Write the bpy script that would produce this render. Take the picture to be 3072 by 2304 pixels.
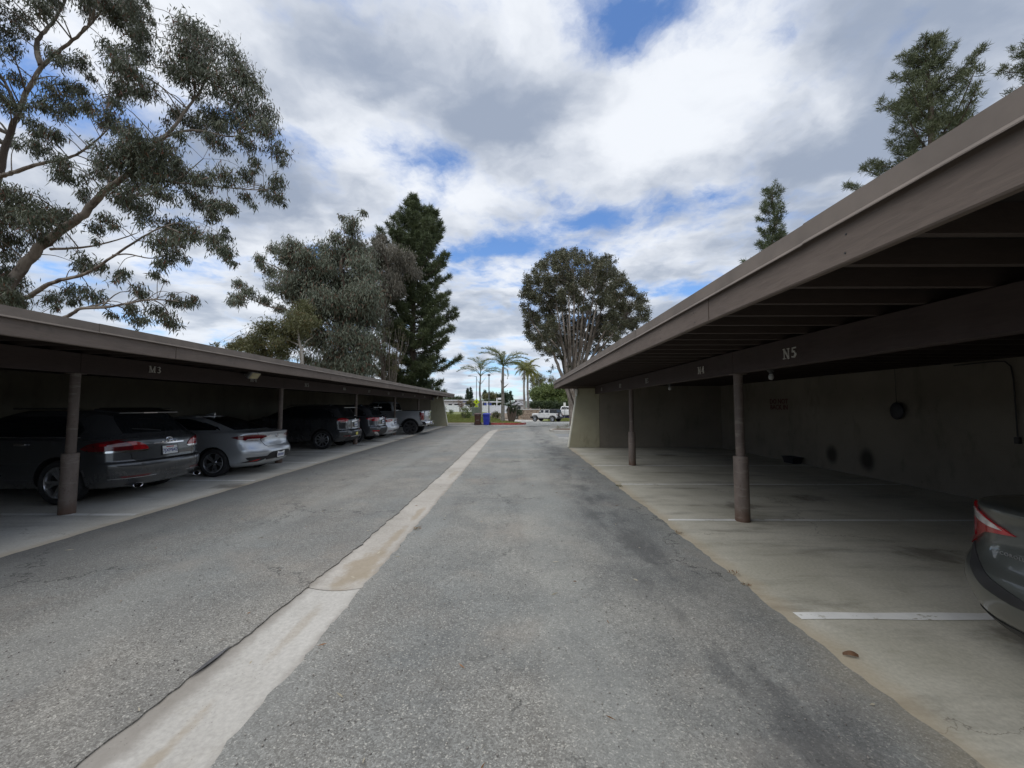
import bpy, bmesh, math, random
import numpy as np
from mathutils import Vector, Matrix

R = math.radians
scene = bpy.context.scene
COL = scene.collection
for _o in list(bpy.data.objects):
    bpy.data.objects.remove(_o, do_unlink=True)

# ------------------------------------------------------------------ camera
cam_data = bpy.data.cameras.new('camera')
cam_data.sensor_width = 36.0
cam_data.lens = 13.52
cam_data.clip_start = 0.05
cam_data.clip_end = 6000
cam = bpy.data.objects.new('camera', cam_data)
COL.objects.link(cam)
cam.location = (0.0, 0.0, 1.65)
cam.rotation_euler = (R(90 + 3.27), 0, R(0.41))
scene.camera = cam


# ------------------------------------------------------------------ node helper
class NB:
    """Short-hand for building node trees; every argument may be a socket or a number."""

    def __init__(s, nt):
        s.nt = nt

    def n(s, t, **kw):
        x = s.nt.nodes.new(t)
        for k, v in kw.items():
            setattr(x, k, v)
        return x

    def put(s, sock, v):
        if isinstance(v, bpy.types.NodeSocket):
            s.nt.links.new(v, sock)
        elif v is not None:
            if hasattr(sock, 'default_value'):
                if isinstance(v, (tuple, list)) and len(v) == 3 and len(sock.default_value) == 4:
                    v = (*v, 1.0)
                sock.default_value = v

    def m(s, op, a, b=None, c=None, clamp=False):
        x = s.n('ShaderNodeMath', operation=op, use_clamp=clamp)
        s.put(x.inputs[0], a); s.put(x.inputs[1], b); s.put(x.inputs[2], c)
        return x.outputs[0]

    def v(s, op, a, b=None, scale=None):
        x = s.n('ShaderNodeVectorMath', operation=op)
        s.put(x.inputs[0], a); s.put(x.inputs[1], b)
        if scale is not None:
            s.put(x.inputs['Scale'], scale)
        return x.outputs['Value'] if op in ('LENGTH', 'DOT_PRODUCT', 'DISTANCE') else x.outputs[0]

    def xyz(s, v):
        x = s.n('ShaderNodeSeparateXYZ'); s.put(x.inputs[0], v)
        return x.outputs

    def comb(s, a, b, c):
        x = s.n('ShaderNodeCombineXYZ')
        s.put(x.inputs[0], a); s.put(x.inputs[1], b); s.put(x.inputs[2], c)
        return x.outputs[0]

    def mix(s, f, a, b, mode='MIX'):
        x = s.n('ShaderNodeMix', data_type='RGBA', blend_type=mode, clamp_factor=True)
        s.put(x.inputs[0], f); s.put(x.inputs[6], a); s.put(x.inputs[7], b)
        return x.outputs[2]

    def rng(s, v, a, b, c=0.0, d=1.0, smooth=True):
        x = s.n('ShaderNodeMapRange', interpolation_type='SMOOTHSTEP' if smooth else 'LINEAR', clamp=True) if smooth else s.n('ShaderNodeMapRange', clamp=True)
        s.put(x.inputs[0], v); s.put(x.inputs[1], a); s.put(x.inputs[2], b); s.put(x.inputs[3], c); s.put(x.inputs[4], d)
        return x.outputs[0]

    def noise(s, vec, scale, detail=4.0, rough=0.55, dist=0.0, color=False):
        x = s.n('ShaderNodeTexNoise', noise_dimensions='3D')
        s.put(x.inputs['Vector'], vec); s.put(x.inputs['Scale'], scale)
        s.put(x.inputs['Detail'], detail); s.put(x.inputs['Roughness'], rough); s.put(x.inputs['Distortion'], dist)
        return x.outputs['Color' if color else 'Fac']

    def voro(s, vec, scale, feature='F1', out='Distance', rand=1.0):
        x = s.n('ShaderNodeTexVoronoi', feature=feature)
        s.put(x.inputs['Vector'], vec); s.put(x.inputs['Scale'], scale); s.put(x.inputs['Randomness'], rand)
        return x.outputs[out]

    def mapv(s, vec, scale=(1, 1, 1), loc=(0, 0, 0), rot=(0, 0, 0)):
        x = s.n('ShaderNodeMapping')
        s.put(x.inputs[0], vec); x.inputs[1].default_value = loc; x.inputs[2].default_value = rot; x.inputs[3].default_value = scale
        return x.outputs[0]

    def bump(s, h, strength=0.3, dist=0.01):
        x = s.n('ShaderNodeBump'); s.put(x.inputs['Height'], h)
        x.inputs['Strength'].default_value = strength; x.inputs['Distance'].default_value = dist
        return x.outputs[0]


# ------------------------------------------------------------------ sky: blue daylight behind broken cloud
SUN_ELEV, SUN_ROT = R(68), R(225)      # sun behind thin cloud, high over the viewer's left shoulder
world = bpy.data.worlds.new('World')
scene.world = world
world.use_nodes = True
wt = world.node_tree
wt.nodes.clear()
w = NB(wt)
sky = w.n('ShaderNodeTexSky', sky_type='NISHITA')
sky.sun_disc = False
sky.sun_elevation = SUN_ELEV
sky.sun_rotation = SUN_ROT
sky.air_density = 1.0
sky.dust_density = 0.4
sky.ozone_density = 2.0
tcw = w.n('ShaderNodeTexCoord').outputs['Generated']
sx, sy, sz = w.xyz(tcw)
zc = w.m('ADD', w.m('MAXIMUM', sz, 0.0), 0.15)
pp = w.comb(w.m('DIVIDE', sx, zc), w.m('DIVIDE', sy, zc), 0.0)
warp = w.noise(pp, 1.3, 2, 0.5, color=True)
warp2 = w.noise(pp, 3.8, 6, 0.6, color=True)
ppw = w.v('ADD', pp, w.v('SCALE', w.v('SUBTRACT', warp, (0.5, 0.5, 0.5)), scale=0.22))
ppw = w.v('ADD', ppw, w.v('SCALE', w.v('SUBTRACT', warp2, (0.5, 0.5, 0.5)), scale=0.18))
n_big = w.noise(w.mapv(ppw, loc=(3.1, 7.7, 0.4)), 1.25, 2, 0.5)
n_det = w.noise(w.mapv(ppw, loc=(1.7, 2.3, 1.9)), 2.9, 8, 0.58)
dens = w.m('ADD', w.m('MULTIPLY', n_big, 0.52), w.m('MULTIPLY', n_det, 0.86))


def blob(cx, cy, rx, ry, amp, rot=0.0):
    q = w.v('SUBTRACT', ppw, (cx, cy, 0.0))
    if rot:
        q = w.mapv(q, rot=(0, 0, rot))
    q = w.v('MULTIPLY', q, (1 / rx, 1 / ry, 0.0))
    d2 = w.v('DOT_PRODUCT', q, q)
    return w.m('MULTIPLY', w.m('EXPONENT', w.m('MULTIPLY', d2, -1.0)), amp)


BLOBS = [(0.25, 0.77, 0.20, 0.11, -0.25, 0.1), (0.03, 0.95, 0.09, 0.20, -0.17, 0.6), (-0.25, 1.19, 0.11, 0.11, -0.15, 0),
         (-0.04, 1.68, 0.17, 0.12, -0.24, 0.2), (0.35, 1.50, 0.18, 0.06, -0.12, 0.1), (0.67, 1.36, 0.06, 0.05, -0.10, 0),
         (1.0, 2.15, 0.14, 0.14, -0.20, 0), (-0.85, 1.72, 0.22, 0.07, -0.15, 0.1), (-0.8, 0.95, 0.06, 0.06, -0.14, 0),
         (0.32, 1.08, 0.16, 0.14, 0.12, 0), (-0.5, 0.95, 0.38, 0.3, 0.14, 0), (0.75, 0.95, 0.35, 0.35, 0.12, 0), (-0.5, 1.7, 0.4, 0.3, 0.06, 0)]
for b in BLOBS:
    dens = w.m('ADD', dens, blob(*b))
mask = w.rng(dens, 0.475, 0.72)
thick = w.rng(dens, 0.55, 0.95)
n_sh = w.noise(w.mapv(ppw, loc=(9.3, 4.1, 5.0)), 1.6, 4, 0.5)
n_sh2 = w.noise(w.mapv(ppw, loc=(0.3, 8.1, 2.0), scale=(1, 1.2, 1)), 3.6, 4, 0.52)
shade = w.m('ADD', w.m('MULTIPLY', n_sh, 1.05), w.m('MULTIPLY', n_sh2, 0.58))
for b in [(-0.33, 0.90, 0.16, 0.22, -0.15, 0.5), (-0.85, 1.25, 0.24, 0.24, -0.24, 0), (1.15, 1.35, 0.45, 0.4, -0.20, 0), (0.95, 0.72, 0.35, 0.3, -0.10, 0), (-0.1, 1.1, 0.14, 0.14, -0.12, 0),
          (0.33, 1.08, 0.15, 0.13, 0.30, 0), (-0.08, 1.38, 0.15, 0.09, 0.24, 0), (-0.75, 0.78, 0.22, 0.16, 0.26, 0), (0.52, 0.92, 0.14, 0.2, 0.20, 0), (0.15, 1.88, 0.35, 0.10, 0.16, 0)]:
    shade = w.m('ADD', shade, blob(*b))
lum = w.rng(w.m('SUBTRACT', shade, w.m('MULTIPLY', thick, 0.16)), 0.50, 0.98)
low = w.rng(sz, 0.0, 0.40)
ccol = w.mix(lum, (2.85, 3.35, 4.3), (7.4, 7.7, 8.2))
ccol = w.mix(w.m('MULTIPLY', w.m('SUBTRACT', 1.0, low), 0.38), ccol, (5.9, 6.6, 7.5))
skyb = w.mix(1.0, sky.outputs[0], (1.0, 1.25, 1.55), 'MULTIPLY')
final = w.mix(mask, skyb, ccol)
bg = w.n('ShaderNodeBackground')
w.put(bg.inputs[0], final)
bg.inputs[1].default_value = 0.068
wo = w.n('ShaderNodeOutputWorld')
wt.links.new(bg.outputs[0], wo.inputs[0])
world.cycles.sampling_method = 'MANUAL'
world.cycles.sample_map_resolution = 512

# ------------------------------------------------------------------ sun (veiled by cloud) and exposure
sl = bpy.data.lights.new('sun', 'SUN')
sl.energy = 1.5
sl.angle = R(95)
sl.color = (1.0, 0.96, 0.90)
sun = bpy.data.objects.new('sun', sl)
COL.objects.link(sun)
sd = Vector((math.sin(SUN_ROT) * math.cos(SUN_ELEV), math.cos(SUN_ROT) * math.cos(SUN_ELEV), math.sin(SUN_ELEV)))
sun.rotation_euler = sd.to_track_quat('Z', 'Y').to_euler()
sun.location = (0, 0, 60)

scene.view_settings.view_transform = 'Standard'
scene.view_settings.look = 'None'
scene.view_settings.exposure = 0.84
scene.view_settings.gamma = 1.0
scene.view_settings.use_curve_mapping = False
scene.render.engine = 'CYCLES'
scene.cycles.use_denoising = True
scene.cycles.max_bounces = 6
scene.cycles.diffuse_bounces = 3
scene.cycles.glossy_bounces = 4
scene.cycles.transparent_max_bounces = 6
scene.cycles.sample_clamp_indirect = 6.0

rnd = random.Random(7)
nrng = np.random.default_rng(11)

# ------------------------------------------------------------------ object helpers
def link(o, parent=None, world_space=True):
    COL.objects.link(o)
    if parent is not None:
        o.parent = parent
        if world_space and 'ORIGIN' in parent:
            o.matrix_parent_inverse = Matrix.Translation(-Vector(parent['ORIGIN']))
    return o


ROOTS = []


def tag(o, label=None, cat=None, group=None, kind=None):
    if label: o['label'] = label
    if cat: o['category'] = cat
    if group: o['group'] = group
    if kind: o['kind'] = kind
    return o


def thing(name, label, cat, loc=(0, 0, 0), rotz=0.0, group=None, local=False):
    """Empty at the base of a thing. local=False: its parts are modelled in world coordinates."""
    o = bpy.data.objects.new(name, None)
    o.empty_display_size = 0.2
    COL.objects.link(o)
    o.location = loc
    o.rotation_euler = (0, 0, rotz)
    if not local:
        o['ORIGIN'] = tuple(float(v) for v in loc)
        ROOTS.append(o)
    return tag(o, label, cat, group)


class MB:
    """Mesh collector: boxes, tubes, lathes and free faces joined into one mesh."""

    def __init__(s):
        s.v = []; s.f = []

    def add(s, vs, fs):
        b = len(s.v)
        s.v.extend([tuple(p) for p in vs])
        s.f.extend([tuple(i + b for i in q) for q in fs])
        return s

    def box(s, x0, x1, y0, y1, z0, z1):
        return s.hexa([(x0, y0, z0), (x1, y0, z0), (x1, y1, z0), (x0, y1, z0), (x0, y0, z1), (x1, y0, z1), (x1, y1, z1), (x0, y1, z1)])

    def hexa(s, p):
        return s.add(p, [(3, 2, 1, 0), (4, 5, 6, 7), (0, 1, 5, 4), (1, 2, 6, 5), (2, 3, 7, 6), (3, 0, 4, 7)])

    def cbox(s, c, d, m=None):
        """box centred at c with size d, optionally turned by matrix m"""
        ps = [Vector((sx * d[0] / 2, sy * d[1] / 2, sz * d[2] / 2)) for sz in (-1, 1) for sx, sy in ((-1, -1), (1, -1), (1, 1), (-1, 1))]
        if m is not None:
            ps = [m @ p for p in ps]
        return s.hexa([p + Vector(c) for p in ps])

    def bbox(s, c, d, b, m=None):
        """box with chamfered edges"""
        bm = bmesh.new()
        bmesh.ops.create_cube(bm, size=1.0)
        for v in bm.verts:
            v.co = Vector((v.co.x * d[0], v.co.y * d[1], v.co.z * d[2]))
        bmesh.ops.bevel(bm, geom=list(bm.edges), offset=b, segments=2, affect='EDGES', profile=0.5)
        bm.verts.index_update()
        vs = [(m @ v.co if m is not None else v.co) + Vector(c) for v in bm.verts]
        fs = [tuple(v.index for v in f.verts) for f in bm.faces]
        bm.free()
        return s.add(vs, fs)

    def tube(s, pts, rad, n=8, cap=True):
        pts = [Vector(p) for p in pts]
        if not hasattr(rad, '__len__'):
            rad = [rad] * len(pts)
        rings = []
        up = Vector((0, 0, 1))
        prev = None
        for i, p in enumerate(pts):
            t = (pts[min(i + 1, len(pts) - 1)] - pts[max(i - 1, 0)])
            if t.length < 1e-9:
                t = Vector((0, 0, 1))
            t.normalize()
            a = prev if prev is not None else (up if abs(t.z) < 0.9 else Vector((1, 0, 0)))
            x = a - t * a.dot(t)
            if x.length < 1e-6:
                x = t.orthogonal()
            x.normalize()
            y = t.cross(x)
            prev = x
            rings.append([p + (x * math.cos(k * 2 * math.pi / n) + y * math.sin(k * 2 * math.pi / n)) * rad[i] for k in range(n)])
        vs = [q for r in rings for q in r]
        fs = []
        for i in range(len(pts) - 1):
            for k in range(n):
                k2 = (k + 1) % n
                fs.append((i * n + k, i * n + k2, (i + 1) * n + k2, (i + 1) * n + k))
        if cap:
            fs.append(tuple(range(n - 1, -1, -1)))
            fs.append(tuple((len(pts) - 1) * n + k for k in range(n)))
        return s.add(vs, fs)

    def lathe(s, prof, n=24, c=(0, 0, 0), axis='Z', cap=True):
        """prof: list of (radius, height)"""
        vs = []
        for r, hgt in prof:
            for k in range(n):
                a = 2 * math.pi * k / n
                if axis == 'Z':
                    p = (r * math.cos(a), r * math.sin(a), hgt)
                elif axis == 'Y':
                    p = (r * math.cos(a), hgt, r * math.sin(a))
                else:
                    p = (hgt, r * math.cos(a), r * math.sin(a))
                vs.append((p[0] + c[0], p[1] + c[1], p[2] + c[2]))
        fs = []
        for i in range(len(prof) - 1):
            for k in range(n):
                k2 = (k + 1) % n
                fs.append((i * n + k, i * n + k2, (i + 1) * n + k2, (i + 1) * n + k))
        if cap:
            fs.append(tuple(range(n - 1, -1, -1)))
            fs.append(tuple((len(prof) - 1) * n + k for k in range(n)))
        return s.add(vs, fs)

    def grid(s, rows):
        """rows: equal-length lists of points"""
        m = len(rows[0])
        vs = [p for r in rows for p in r]
        fs = [(i * m + k, i * m + k + 1, (i + 1) * m + k + 1, (i + 1) * m + k) for i in range(len(rows) - 1) for k in range(m - 1)]
        return s.add(vs, fs)

    def prism(s, poly, z0, z1):
        n = len(poly)
        vs = [(x, y, z0) for x, y in poly] + [(x, y, z1) for x, y in poly]
        fs = [tuple(range(n - 1, -1, -1)), tuple(range(n, 2 * n))] + [(i, (i + 1) % n, n + (i + 1) % n, n + i) for i in range(n)]
        return s.add(vs, fs)

    def xform(s, m):
        s.v = [tuple(m @ Vector(p)) for p in s.v]
        return s

    def mesh(s, name, mat=None, smooth=0):
        me = bpy.data.meshes.new(name)
        me.from_pydata(s.v, [], s.f)
        if mat: me.materials.append(mat)
        finish(me, smooth)
        return me

    def build(s, name, mat=None, parent=None, smooth=0):
        o = bpy.data.objects.new(name, s.mesh(name, mat, smooth))
        return link(o, parent)


def finish(me, smooth=0, recalc=True):
    if recalc:
        bm = bmesh.new(); bm.from_mesh(me)
        bmesh.ops.recalc_face_normals(bm, faces=bm.faces)
        bm.to_mesh(me); bm.free()
    if smooth:
        me.polygons.foreach_set('use_smooth', [True] * len(me.polygons))
        if smooth < 180:
            me.set_sharp_from_angle(angle=R(smooth))
    me.update()


def np_mesh(name, verts, quads, mat=None):
    """mesh from numpy arrays: verts (n,3), quads (m,4) or (m,3)"""
    me = bpy.data.meshes.new(name)
    k = quads.shape[1]
    me.vertices.add(len(verts)); me.vertices.foreach_set('co', verts.astype(np.float32).ravel())
    me.loops.add(quads.size); me.loops.foreach_set('vertex_index', quads.astype(np.int32).ravel())
    me.polygons.add(len(quads)); me.polygons.foreach_set('loop_start', np.arange(0, quads.size, k, dtype=np.int32))
    me.update(calc_edges=True)
    if mat: me.materials.append(mat)
    return me


def obj(name, me, parent=None):
    return link(bpy.data.objects.new(name, me), parent)


def copy_tree(o, parent=None):
    c = o.copy()
    COL.objects.link(c)
    c.parent = parent
    for ch in list(o.children):
        copy_tree(ch, c)
    return c


def text_mesh(txt, size, depth, name='text', bold=0.0, spacing=1.0):
    cu = bpy.data.curves.new(name, 'FONT')
    cu.body = txt; cu.size = size; cu.extrude = depth; cu.offset = bold
    cu.align_x = 'CENTER'; cu.align_y = 'CENTER'; cu.resolution_u = 3; cu.space_character = spacing
    o = bpy.data.objects.new(name, cu); COL.objects.link(o)
    dg = bpy.context.evaluated_depsgraph_get()
    me = bpy.data.meshes.new_from_object(o.evaluated_get(dg))
    bpy.data.objects.remove(o); bpy.data.curves.remove(cu)
    me.materials.clear()
    me.name = name
    return me


# ------------------------------------------------------------------ materials
MAT = {}


def new_mat(name):
    m = bpy.data.materials.new(name)
    m.use_nodes = True
    nt = m.node_tree
    b = nt.nodes['Principled BSDF']
    MAT[name] = m
    return m, NB(nt), b


def plain(name, col, rough=0.6, metal=0.0, coat=0.0, var=0.12, vscale=6.0, bump=0.0, bscale=60.0, spec=0.5):
    """base colour broken up by noise so that no surface is perfectly even"""
    m, nb, b = new_mat(name)
    tc = nb.n('ShaderNodeTexCoord').outputs['Object']
    n1 = nb.noise(tc, vscale, 5, 0.6)
    c0 = tuple(c * (1 - var) for c in col); c1 = tuple(min(1, c * (1 + var)) for c in col)
    nb.put(b.inputs['Base Color'], nb.mix(nb.rng(n1, 0.3, 0.7), c0, c1))
    b.inputs['Roughness'].default_value = rough
    b.inputs['Metallic'].default_value = metal
    b.inputs['Coat Weight'].default_value = coat
    b.inputs['Coat Roughness'].default_value = 0.05
    b.inputs['Specular IOR Level'].default_value = spec
    if bump:
        nb.put(b.inputs['Normal'], nb.bump(nb.noise(tc, bscale, 4, 0.6), bump, 0.01))
    return m

# ------------------------------------------------------------------ ground materials
def mat_asphalt(name, tint=(1, 1, 1), worn=True):
    m, nb, b = new_mat(name)
    tc = nb.n('ShaderNodeTexCoord').outputs['Object']
    X, Y, Z = nb.xyz(tc)
    big = nb.noise(tc, 0.33, 3, 0.5)
    mid = nb.noise(nb.mapv(tc, loc=(4, 9, 2)), 1.6, 6, 0.62)
    streak = nb.noise(nb.mapv(tc, scale=(2.2, 0.28, 1)), 1.0, 5, 0.6)
    base = nb.mix(nb.rng(big, 0.36, 0.62), (0.190, 0.197, 0.199), (0.252, 0.243, 0.230))
    base = nb.mix(nb.m('MULTIPLY', nb.rng(mid, 0.34, 0.70), 0.72), base, (0.145, 0.147, 0.148), 'MIX')
    base = nb.mix(nb.m('MULTIPLY', nb.rng(streak, 0.52, 0.72), 0.40), base, (0.115, 0.117, 0.122))
    # stones of the wearing course
    vc = nb.voro(tc, 125.0, out='Color')
    sv = nb.xyz(vc)[0]
    # the course is coarse and open on the left and along the bottom, tighter elsewhere
    coarse = nb.rng(nb.m('ADD', nb.noise(tc, 0.8, 4, 0.6), nb.m('ADD', nb.rng(X, -2.0, 0.8, 0.22, -0.06), nb.rng(Y, 1.4, 4.5, 0.14, -0.06))), 0.48, 0.74)
    st = nb.m('MULTIPLY_ADD', nb.m('SUBTRACT', sv, 0.45), nb.m('MULTIPLY_ADD', coarse, 0.60, 0.50), 1.0)
    vc2 = nb.voro(nb.mapv(tc, loc=(3, 1, 0)), 36.0, out='Color')
    sv2 = nb.rng(nb.xyz(vc2)[1], 0.0, 1.0, 0.90, 1.11, smooth=False)
    fine = nb.rng(nb.noise(tc, 260, 3, 0.7), 0.25, 0.75, 0.72, 1.28)
    k = nb.m('MULTIPLY', nb.m('MULTIPLY', st, sv2), fine)
    base = nb.mix(1.0, base, nb.comb(k, k, k), 'MULTIPLY')
    gapd = nb.m('MULTIPLY', nb.rng(nb.voro(tc, 125.0, feature='DISTANCE_TO_EDGE'), 0.0, 0.10, 1.0, 0.0), nb.m('MULTIPLY_ADD', coarse, 0.55, 0.12))
    base = nb.mix(gapd, base, (0.055, 0.053, 0.052))
    base = nb.mix(nb.m('MULTIPLY', coarse, 0.25), base, (0.255, 0.225, 0.20))
    pale = nb.rng(sv, 0.93, 0.97)
    base = nb.mix(nb.m('MULTIPLY', pale, 0.45), base, (0.50, 0.47, 0.43))
    warm = nb.rng(nb.noise(nb.mapv(tc, loc=(8, 2, 0)), 0.9, 4, 0.6), 0.52, 0.70)
    base = nb.mix(nb.m('MULTIPLY', warm, 0.22), base, (0.32, 0.265, 0.225))
    pit = nb.m('MULTIPLY', nb.rng(nb.voro(nb.mapv(tc, loc=(2, 7, 0)), 60.0), 0.0, 0.22, 1.0, 0.0), nb.rng(nb.noise(tc, 3.0, 4, 0.6), 0.45, 0.62))
    base = nb.mix(nb.m('MULTIPLY', pit, 0.55), base, (0.05, 0.05, 0.052))
    if worn:
        drips = nb.m('MULTIPLY', nb.rng(nb.voro(nb.mapv(tc, loc=(5, 1, 0)), 2.1), 0.0, 0.13, 1.0, 0.0), nb.rng(nb.noise(tc, 0.7, 3, 0.5), 0.50, 0.60))
        base = nb.mix(nb.m('MULTIPLY', drips, 0.40), base, (0.07, 0.07, 0.072))
        # paths polished by tyres
        wl = nb.m('ADD', X, nb.m('MULTIPLY', nb.m('SUBTRACT', nb.noise(nb.mapv(tc, scale=(1, 0.25, 1)), 1.0, 3, 0.5), 0.5), 1.2))
        trk = nb.rng(nb.m('SINE', nb.m('MULTIPLY', wl, 3.4)), 0.35, 0.95)
        base = nb.mix(nb.m('MULTIPLY', trk, 0.22), base, (0.30, 0.305, 0.30))
        # oil and tyre film that runs along the stalls on the right, broken up
        d1 = nb.m('ABSOLUTE', nb.m('SUBTRACT', X, 1.42))
        band = nb.rng(nb.m('ADD', d1, nb.m('MULTIPLY', nb.noise(tc, 1.1, 3, 0.5), 0.7)), 0.42, 0.86, 1.0, 0.0)
        oil = nb.m('MULTIPLY', band, nb.rng(nb.noise(nb.mapv(tc, scale=(1.6, 0.7, 1), loc=(2, 5, 0)), 1.5, 6, 0.65), 0.42, 0.62))
        base = nb.mix(nb.m('MULTIPLY', oil, 0.62), base, (0.065, 0.065, 0.070))
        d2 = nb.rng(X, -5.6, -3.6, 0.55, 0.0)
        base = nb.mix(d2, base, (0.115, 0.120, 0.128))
        # sand washed over the edge of the slab
        sand = nb.m('MULTIPLY', nb.rng(nb.m('ADD', X, nb.m('MULTIPLY', nb.noise(tc, 2.3, 5, 0.65), 0.55)), 2.05, 2.42), nb.rng(Y, 0.4, 3.6, 0.85, 0.10))
        base = nb.mix(sand, base, (0.36, 0.31, 0.23))
        # hairline cracks
        cw = nb.v('ADD', tc, nb.v('SCALE', nb.v('SUBTRACT', nb.noise(tc, 2.2, 5, 0.65, color=True), (0.5, 0.5, 0.5)), scale=1.1))
        ce = nb.voro(cw, 0.42, feature='DISTANCE_TO_EDGE')
        cm = nb.m('MULTIPLY', nb.rng(ce, 0.0, 0.009, 1.0, 0.0), nb.rng(nb.noise(tc, 0.55, 2, 0.5), 0.46, 0.55))
        base = nb.mix(nb.m('MULTIPLY', cm, 0.8), base, (0.04, 0.04, 0.04))
    base = nb.mix(1.0, base, tuple(a_ * b_ for a_, b_ in zip(tint, (1.02, 1.04, 1.0))), 'MULTIPLY')
    nb.put(b.inputs['Base Color'], base)
    b.inputs['Roughness'].default_value = 0.86
    b.inputs['Specular IOR Level'].default_value = 0.35
    hgt = nb.m('ADD', nb.m('MULTIPLY', sv, 0.6), nb.m('MULTIPLY', nb.noise(tc, 140, 4, 0.7), 0.8))
    nb.put(b.inputs['Normal'], nb.bump(hgt, 0.9, 0.005))
    return m


def mat_concrete(name, c0, c1, stain=0.5, edge=None, cracks=True, mud=()):
    m, nb, b = new_mat(name)
    tc = nb.n('ShaderNodeTexCoord').outputs['Object']
    X, Y, Z = nb.xyz(tc)
    n1 = nb.noise(tc, 0.9, 6, 0.62)
    n2 = nb.noise(nb.mapv(tc, scale=(0.55, 2.2, 1), loc=(7, 3, 1)), 1.3, 6, 0.65)
    n3 = nb.noise(tc, 38, 5, 0.7)
    base = nb.mix(nb.rng(n1, 0.32, 0.68), c0, c1)
    base = nb.mix(nb.m('MULTIPLY', nb.rng(n2, 0.50, 0.74), stain), base, tuple(c * 0.42 for c in c0))
    base = nb.mix(nb.m('MULTIPLY', nb.rng(nb.noise(nb.mapv(tc, loc=(1, 6, 3)), 2.4, 5, 0.7), 0.56, 0.76), 0.35), base, (0.20, 0.17, 0.10))
    g = nb.rng(n3, 0.2, 0.8, 0.84, 1.15)
    base = nb.mix(1.0, base, nb.comb(g, g, g), 'MULTIPLY')
    sp = nb.rng(nb.voro(tc, 55, out='Distance'), 0.0, 0.16, 1.0, 0.0)
    spm = nb.m('MULTIPLY', sp, nb.rng(nb.noise(tc, 5, 3, 0.6), 0.52, 0.66))
    base = nb.mix(nb.m('MULTIPLY', spm, 0.5), base, (0.07, 0.06, 0.05))
    if cracks:
        cw = nb.v('ADD', tc, nb.v('SCALE', nb.v('SUBTRACT', nb.noise(tc, 1.4, 6, 0.65, color=True), (0.5, 0.5, 0.5)), scale=0.9))
        ce = nb.voro(nb.mapv(cw, scale=(0.55, 1, 1)), 0.34, feature='DISTANCE_TO_EDGE')
        cm = nb.m('MULTIPLY', nb.rng(ce, 0.0, 0.0028, 1.0, 0.0), nb.rng(nb.noise(tc, 0.4, 2, 0.5), 0.40, 0.50))
        base = nb.mix(nb.m('MULTIPLY', cm, 0.55), base, (0.08, 0.07, 0.055))
    if edge is not None:
        # sandy silt lying along the outer edge of the slab
        d = nb.m('ABSOLUTE', nb.m('SUBTRACT', X, edge))
        e = nb.rng(nb.m('ADD', d, nb.m('MULTIPLY', nb.noise(tc, 3.2, 5, 0.6), 0.26)), 0.14, 0.38, 1.0, 0.0)
        base = nb.mix(nb.m('MULTIPLY', e, 0.55), base, (0.40, 0.32, 0.21))
        # tyre tracks across the stalls
        tr = nb.noise(nb.mapv(tc, scale=(0.35, 1.9, 1), loc=(3, 1, 5)), 1.0, 5, 0.62)
        base = nb.mix(nb.m('MULTIPLY', nb.rng(tr, 0.54, 0.70), 0.34), base, (0.13, 0.115, 0.095))
        ob = nb.m('ADD', nb.voro(nb.mapv(tc, loc=(4, 2, 0), scale=(0.8, 1, 1)), 0.62), nb.m('MULTIPLY', nb.m('SUBTRACT', nb.noise(tc, 5.0, 5, 0.65), 0.5), 0.30))
        base = nb.mix(nb.rng(ob, 0.10, 0.24, 0.55, 0.0), base, (0.075, 0.062, 0.05))
    if mud:
        # dirt packed along both edges
        ed = nb.m('ADD', nb.m('ABSOLUTE', nb.m('ADD', nb.m('MULTIPLY_ADD', Y, -0.009, X), 1.66)), nb.m('MULTIPLY', nb.noise(tc, 6.0, 5, 0.65), 0.14))
        base = nb.mix(nb.m('MULTIPLY', nb.rng(ed, 0.24, 0.36), 0.65), base, (0.18, 0.16, 0.135))
        gr = nb.m('MULTIPLY', nb.rng(nb.voro(tc, 42.0), 0.0, 0.20, 1.0, 0.0), nb.rng(nb.noise(nb.mapv(tc, scale=(2.0, 0.7, 1)), 2.5, 4, 0.6), 0.47, 0.57))
        base = nb.mix(nb.m('MULTIPLY', gr, 0.8), base, (0.09, 0.08, 0.07))
    for (mx, my, rx, ry, amp) in mud:
        # dried silt left in the dish of the gutter
        q = nb.v('MULTIPLY', nb.v('SUBTRACT', tc, (mx, my, 0.0)), (1 / rx, 1 / ry, 0.0))
        dd = nb.m('ADD', nb.v('LENGTH', q), nb.m('MULTIPLY', nb.m('SUBTRACT', nb.noise(nb.mapv(tc, scale=(1, 0.6, 1)), 7.0, 6, 0.65), 0.5), 1.5))
        mk = nb.m('MULTIPLY', nb.rng(dd, 0.35, 1.0, 1.0, 0.0), amp)
        base = nb.mix(mk, base, nb.mix(nb.noise(tc, 30, 4, 0.7), (0.22, 0.175, 0.115), (0.34, 0.285, 0.205)))
    nb.put(b.inputs['Base Color'], base)
    b.inputs['Roughness'].default_value = 0.82
    b.inputs['Specular IOR Level'].default_value = 0.3
    nb.put(b.inputs['Normal'], nb.bump(nb.m('ADD', nb.m('MULTIPLY', n3, 0.4), nb.noise(tc, 170, 3, 0.7)), 0.22, 0.003))
    return m


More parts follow.
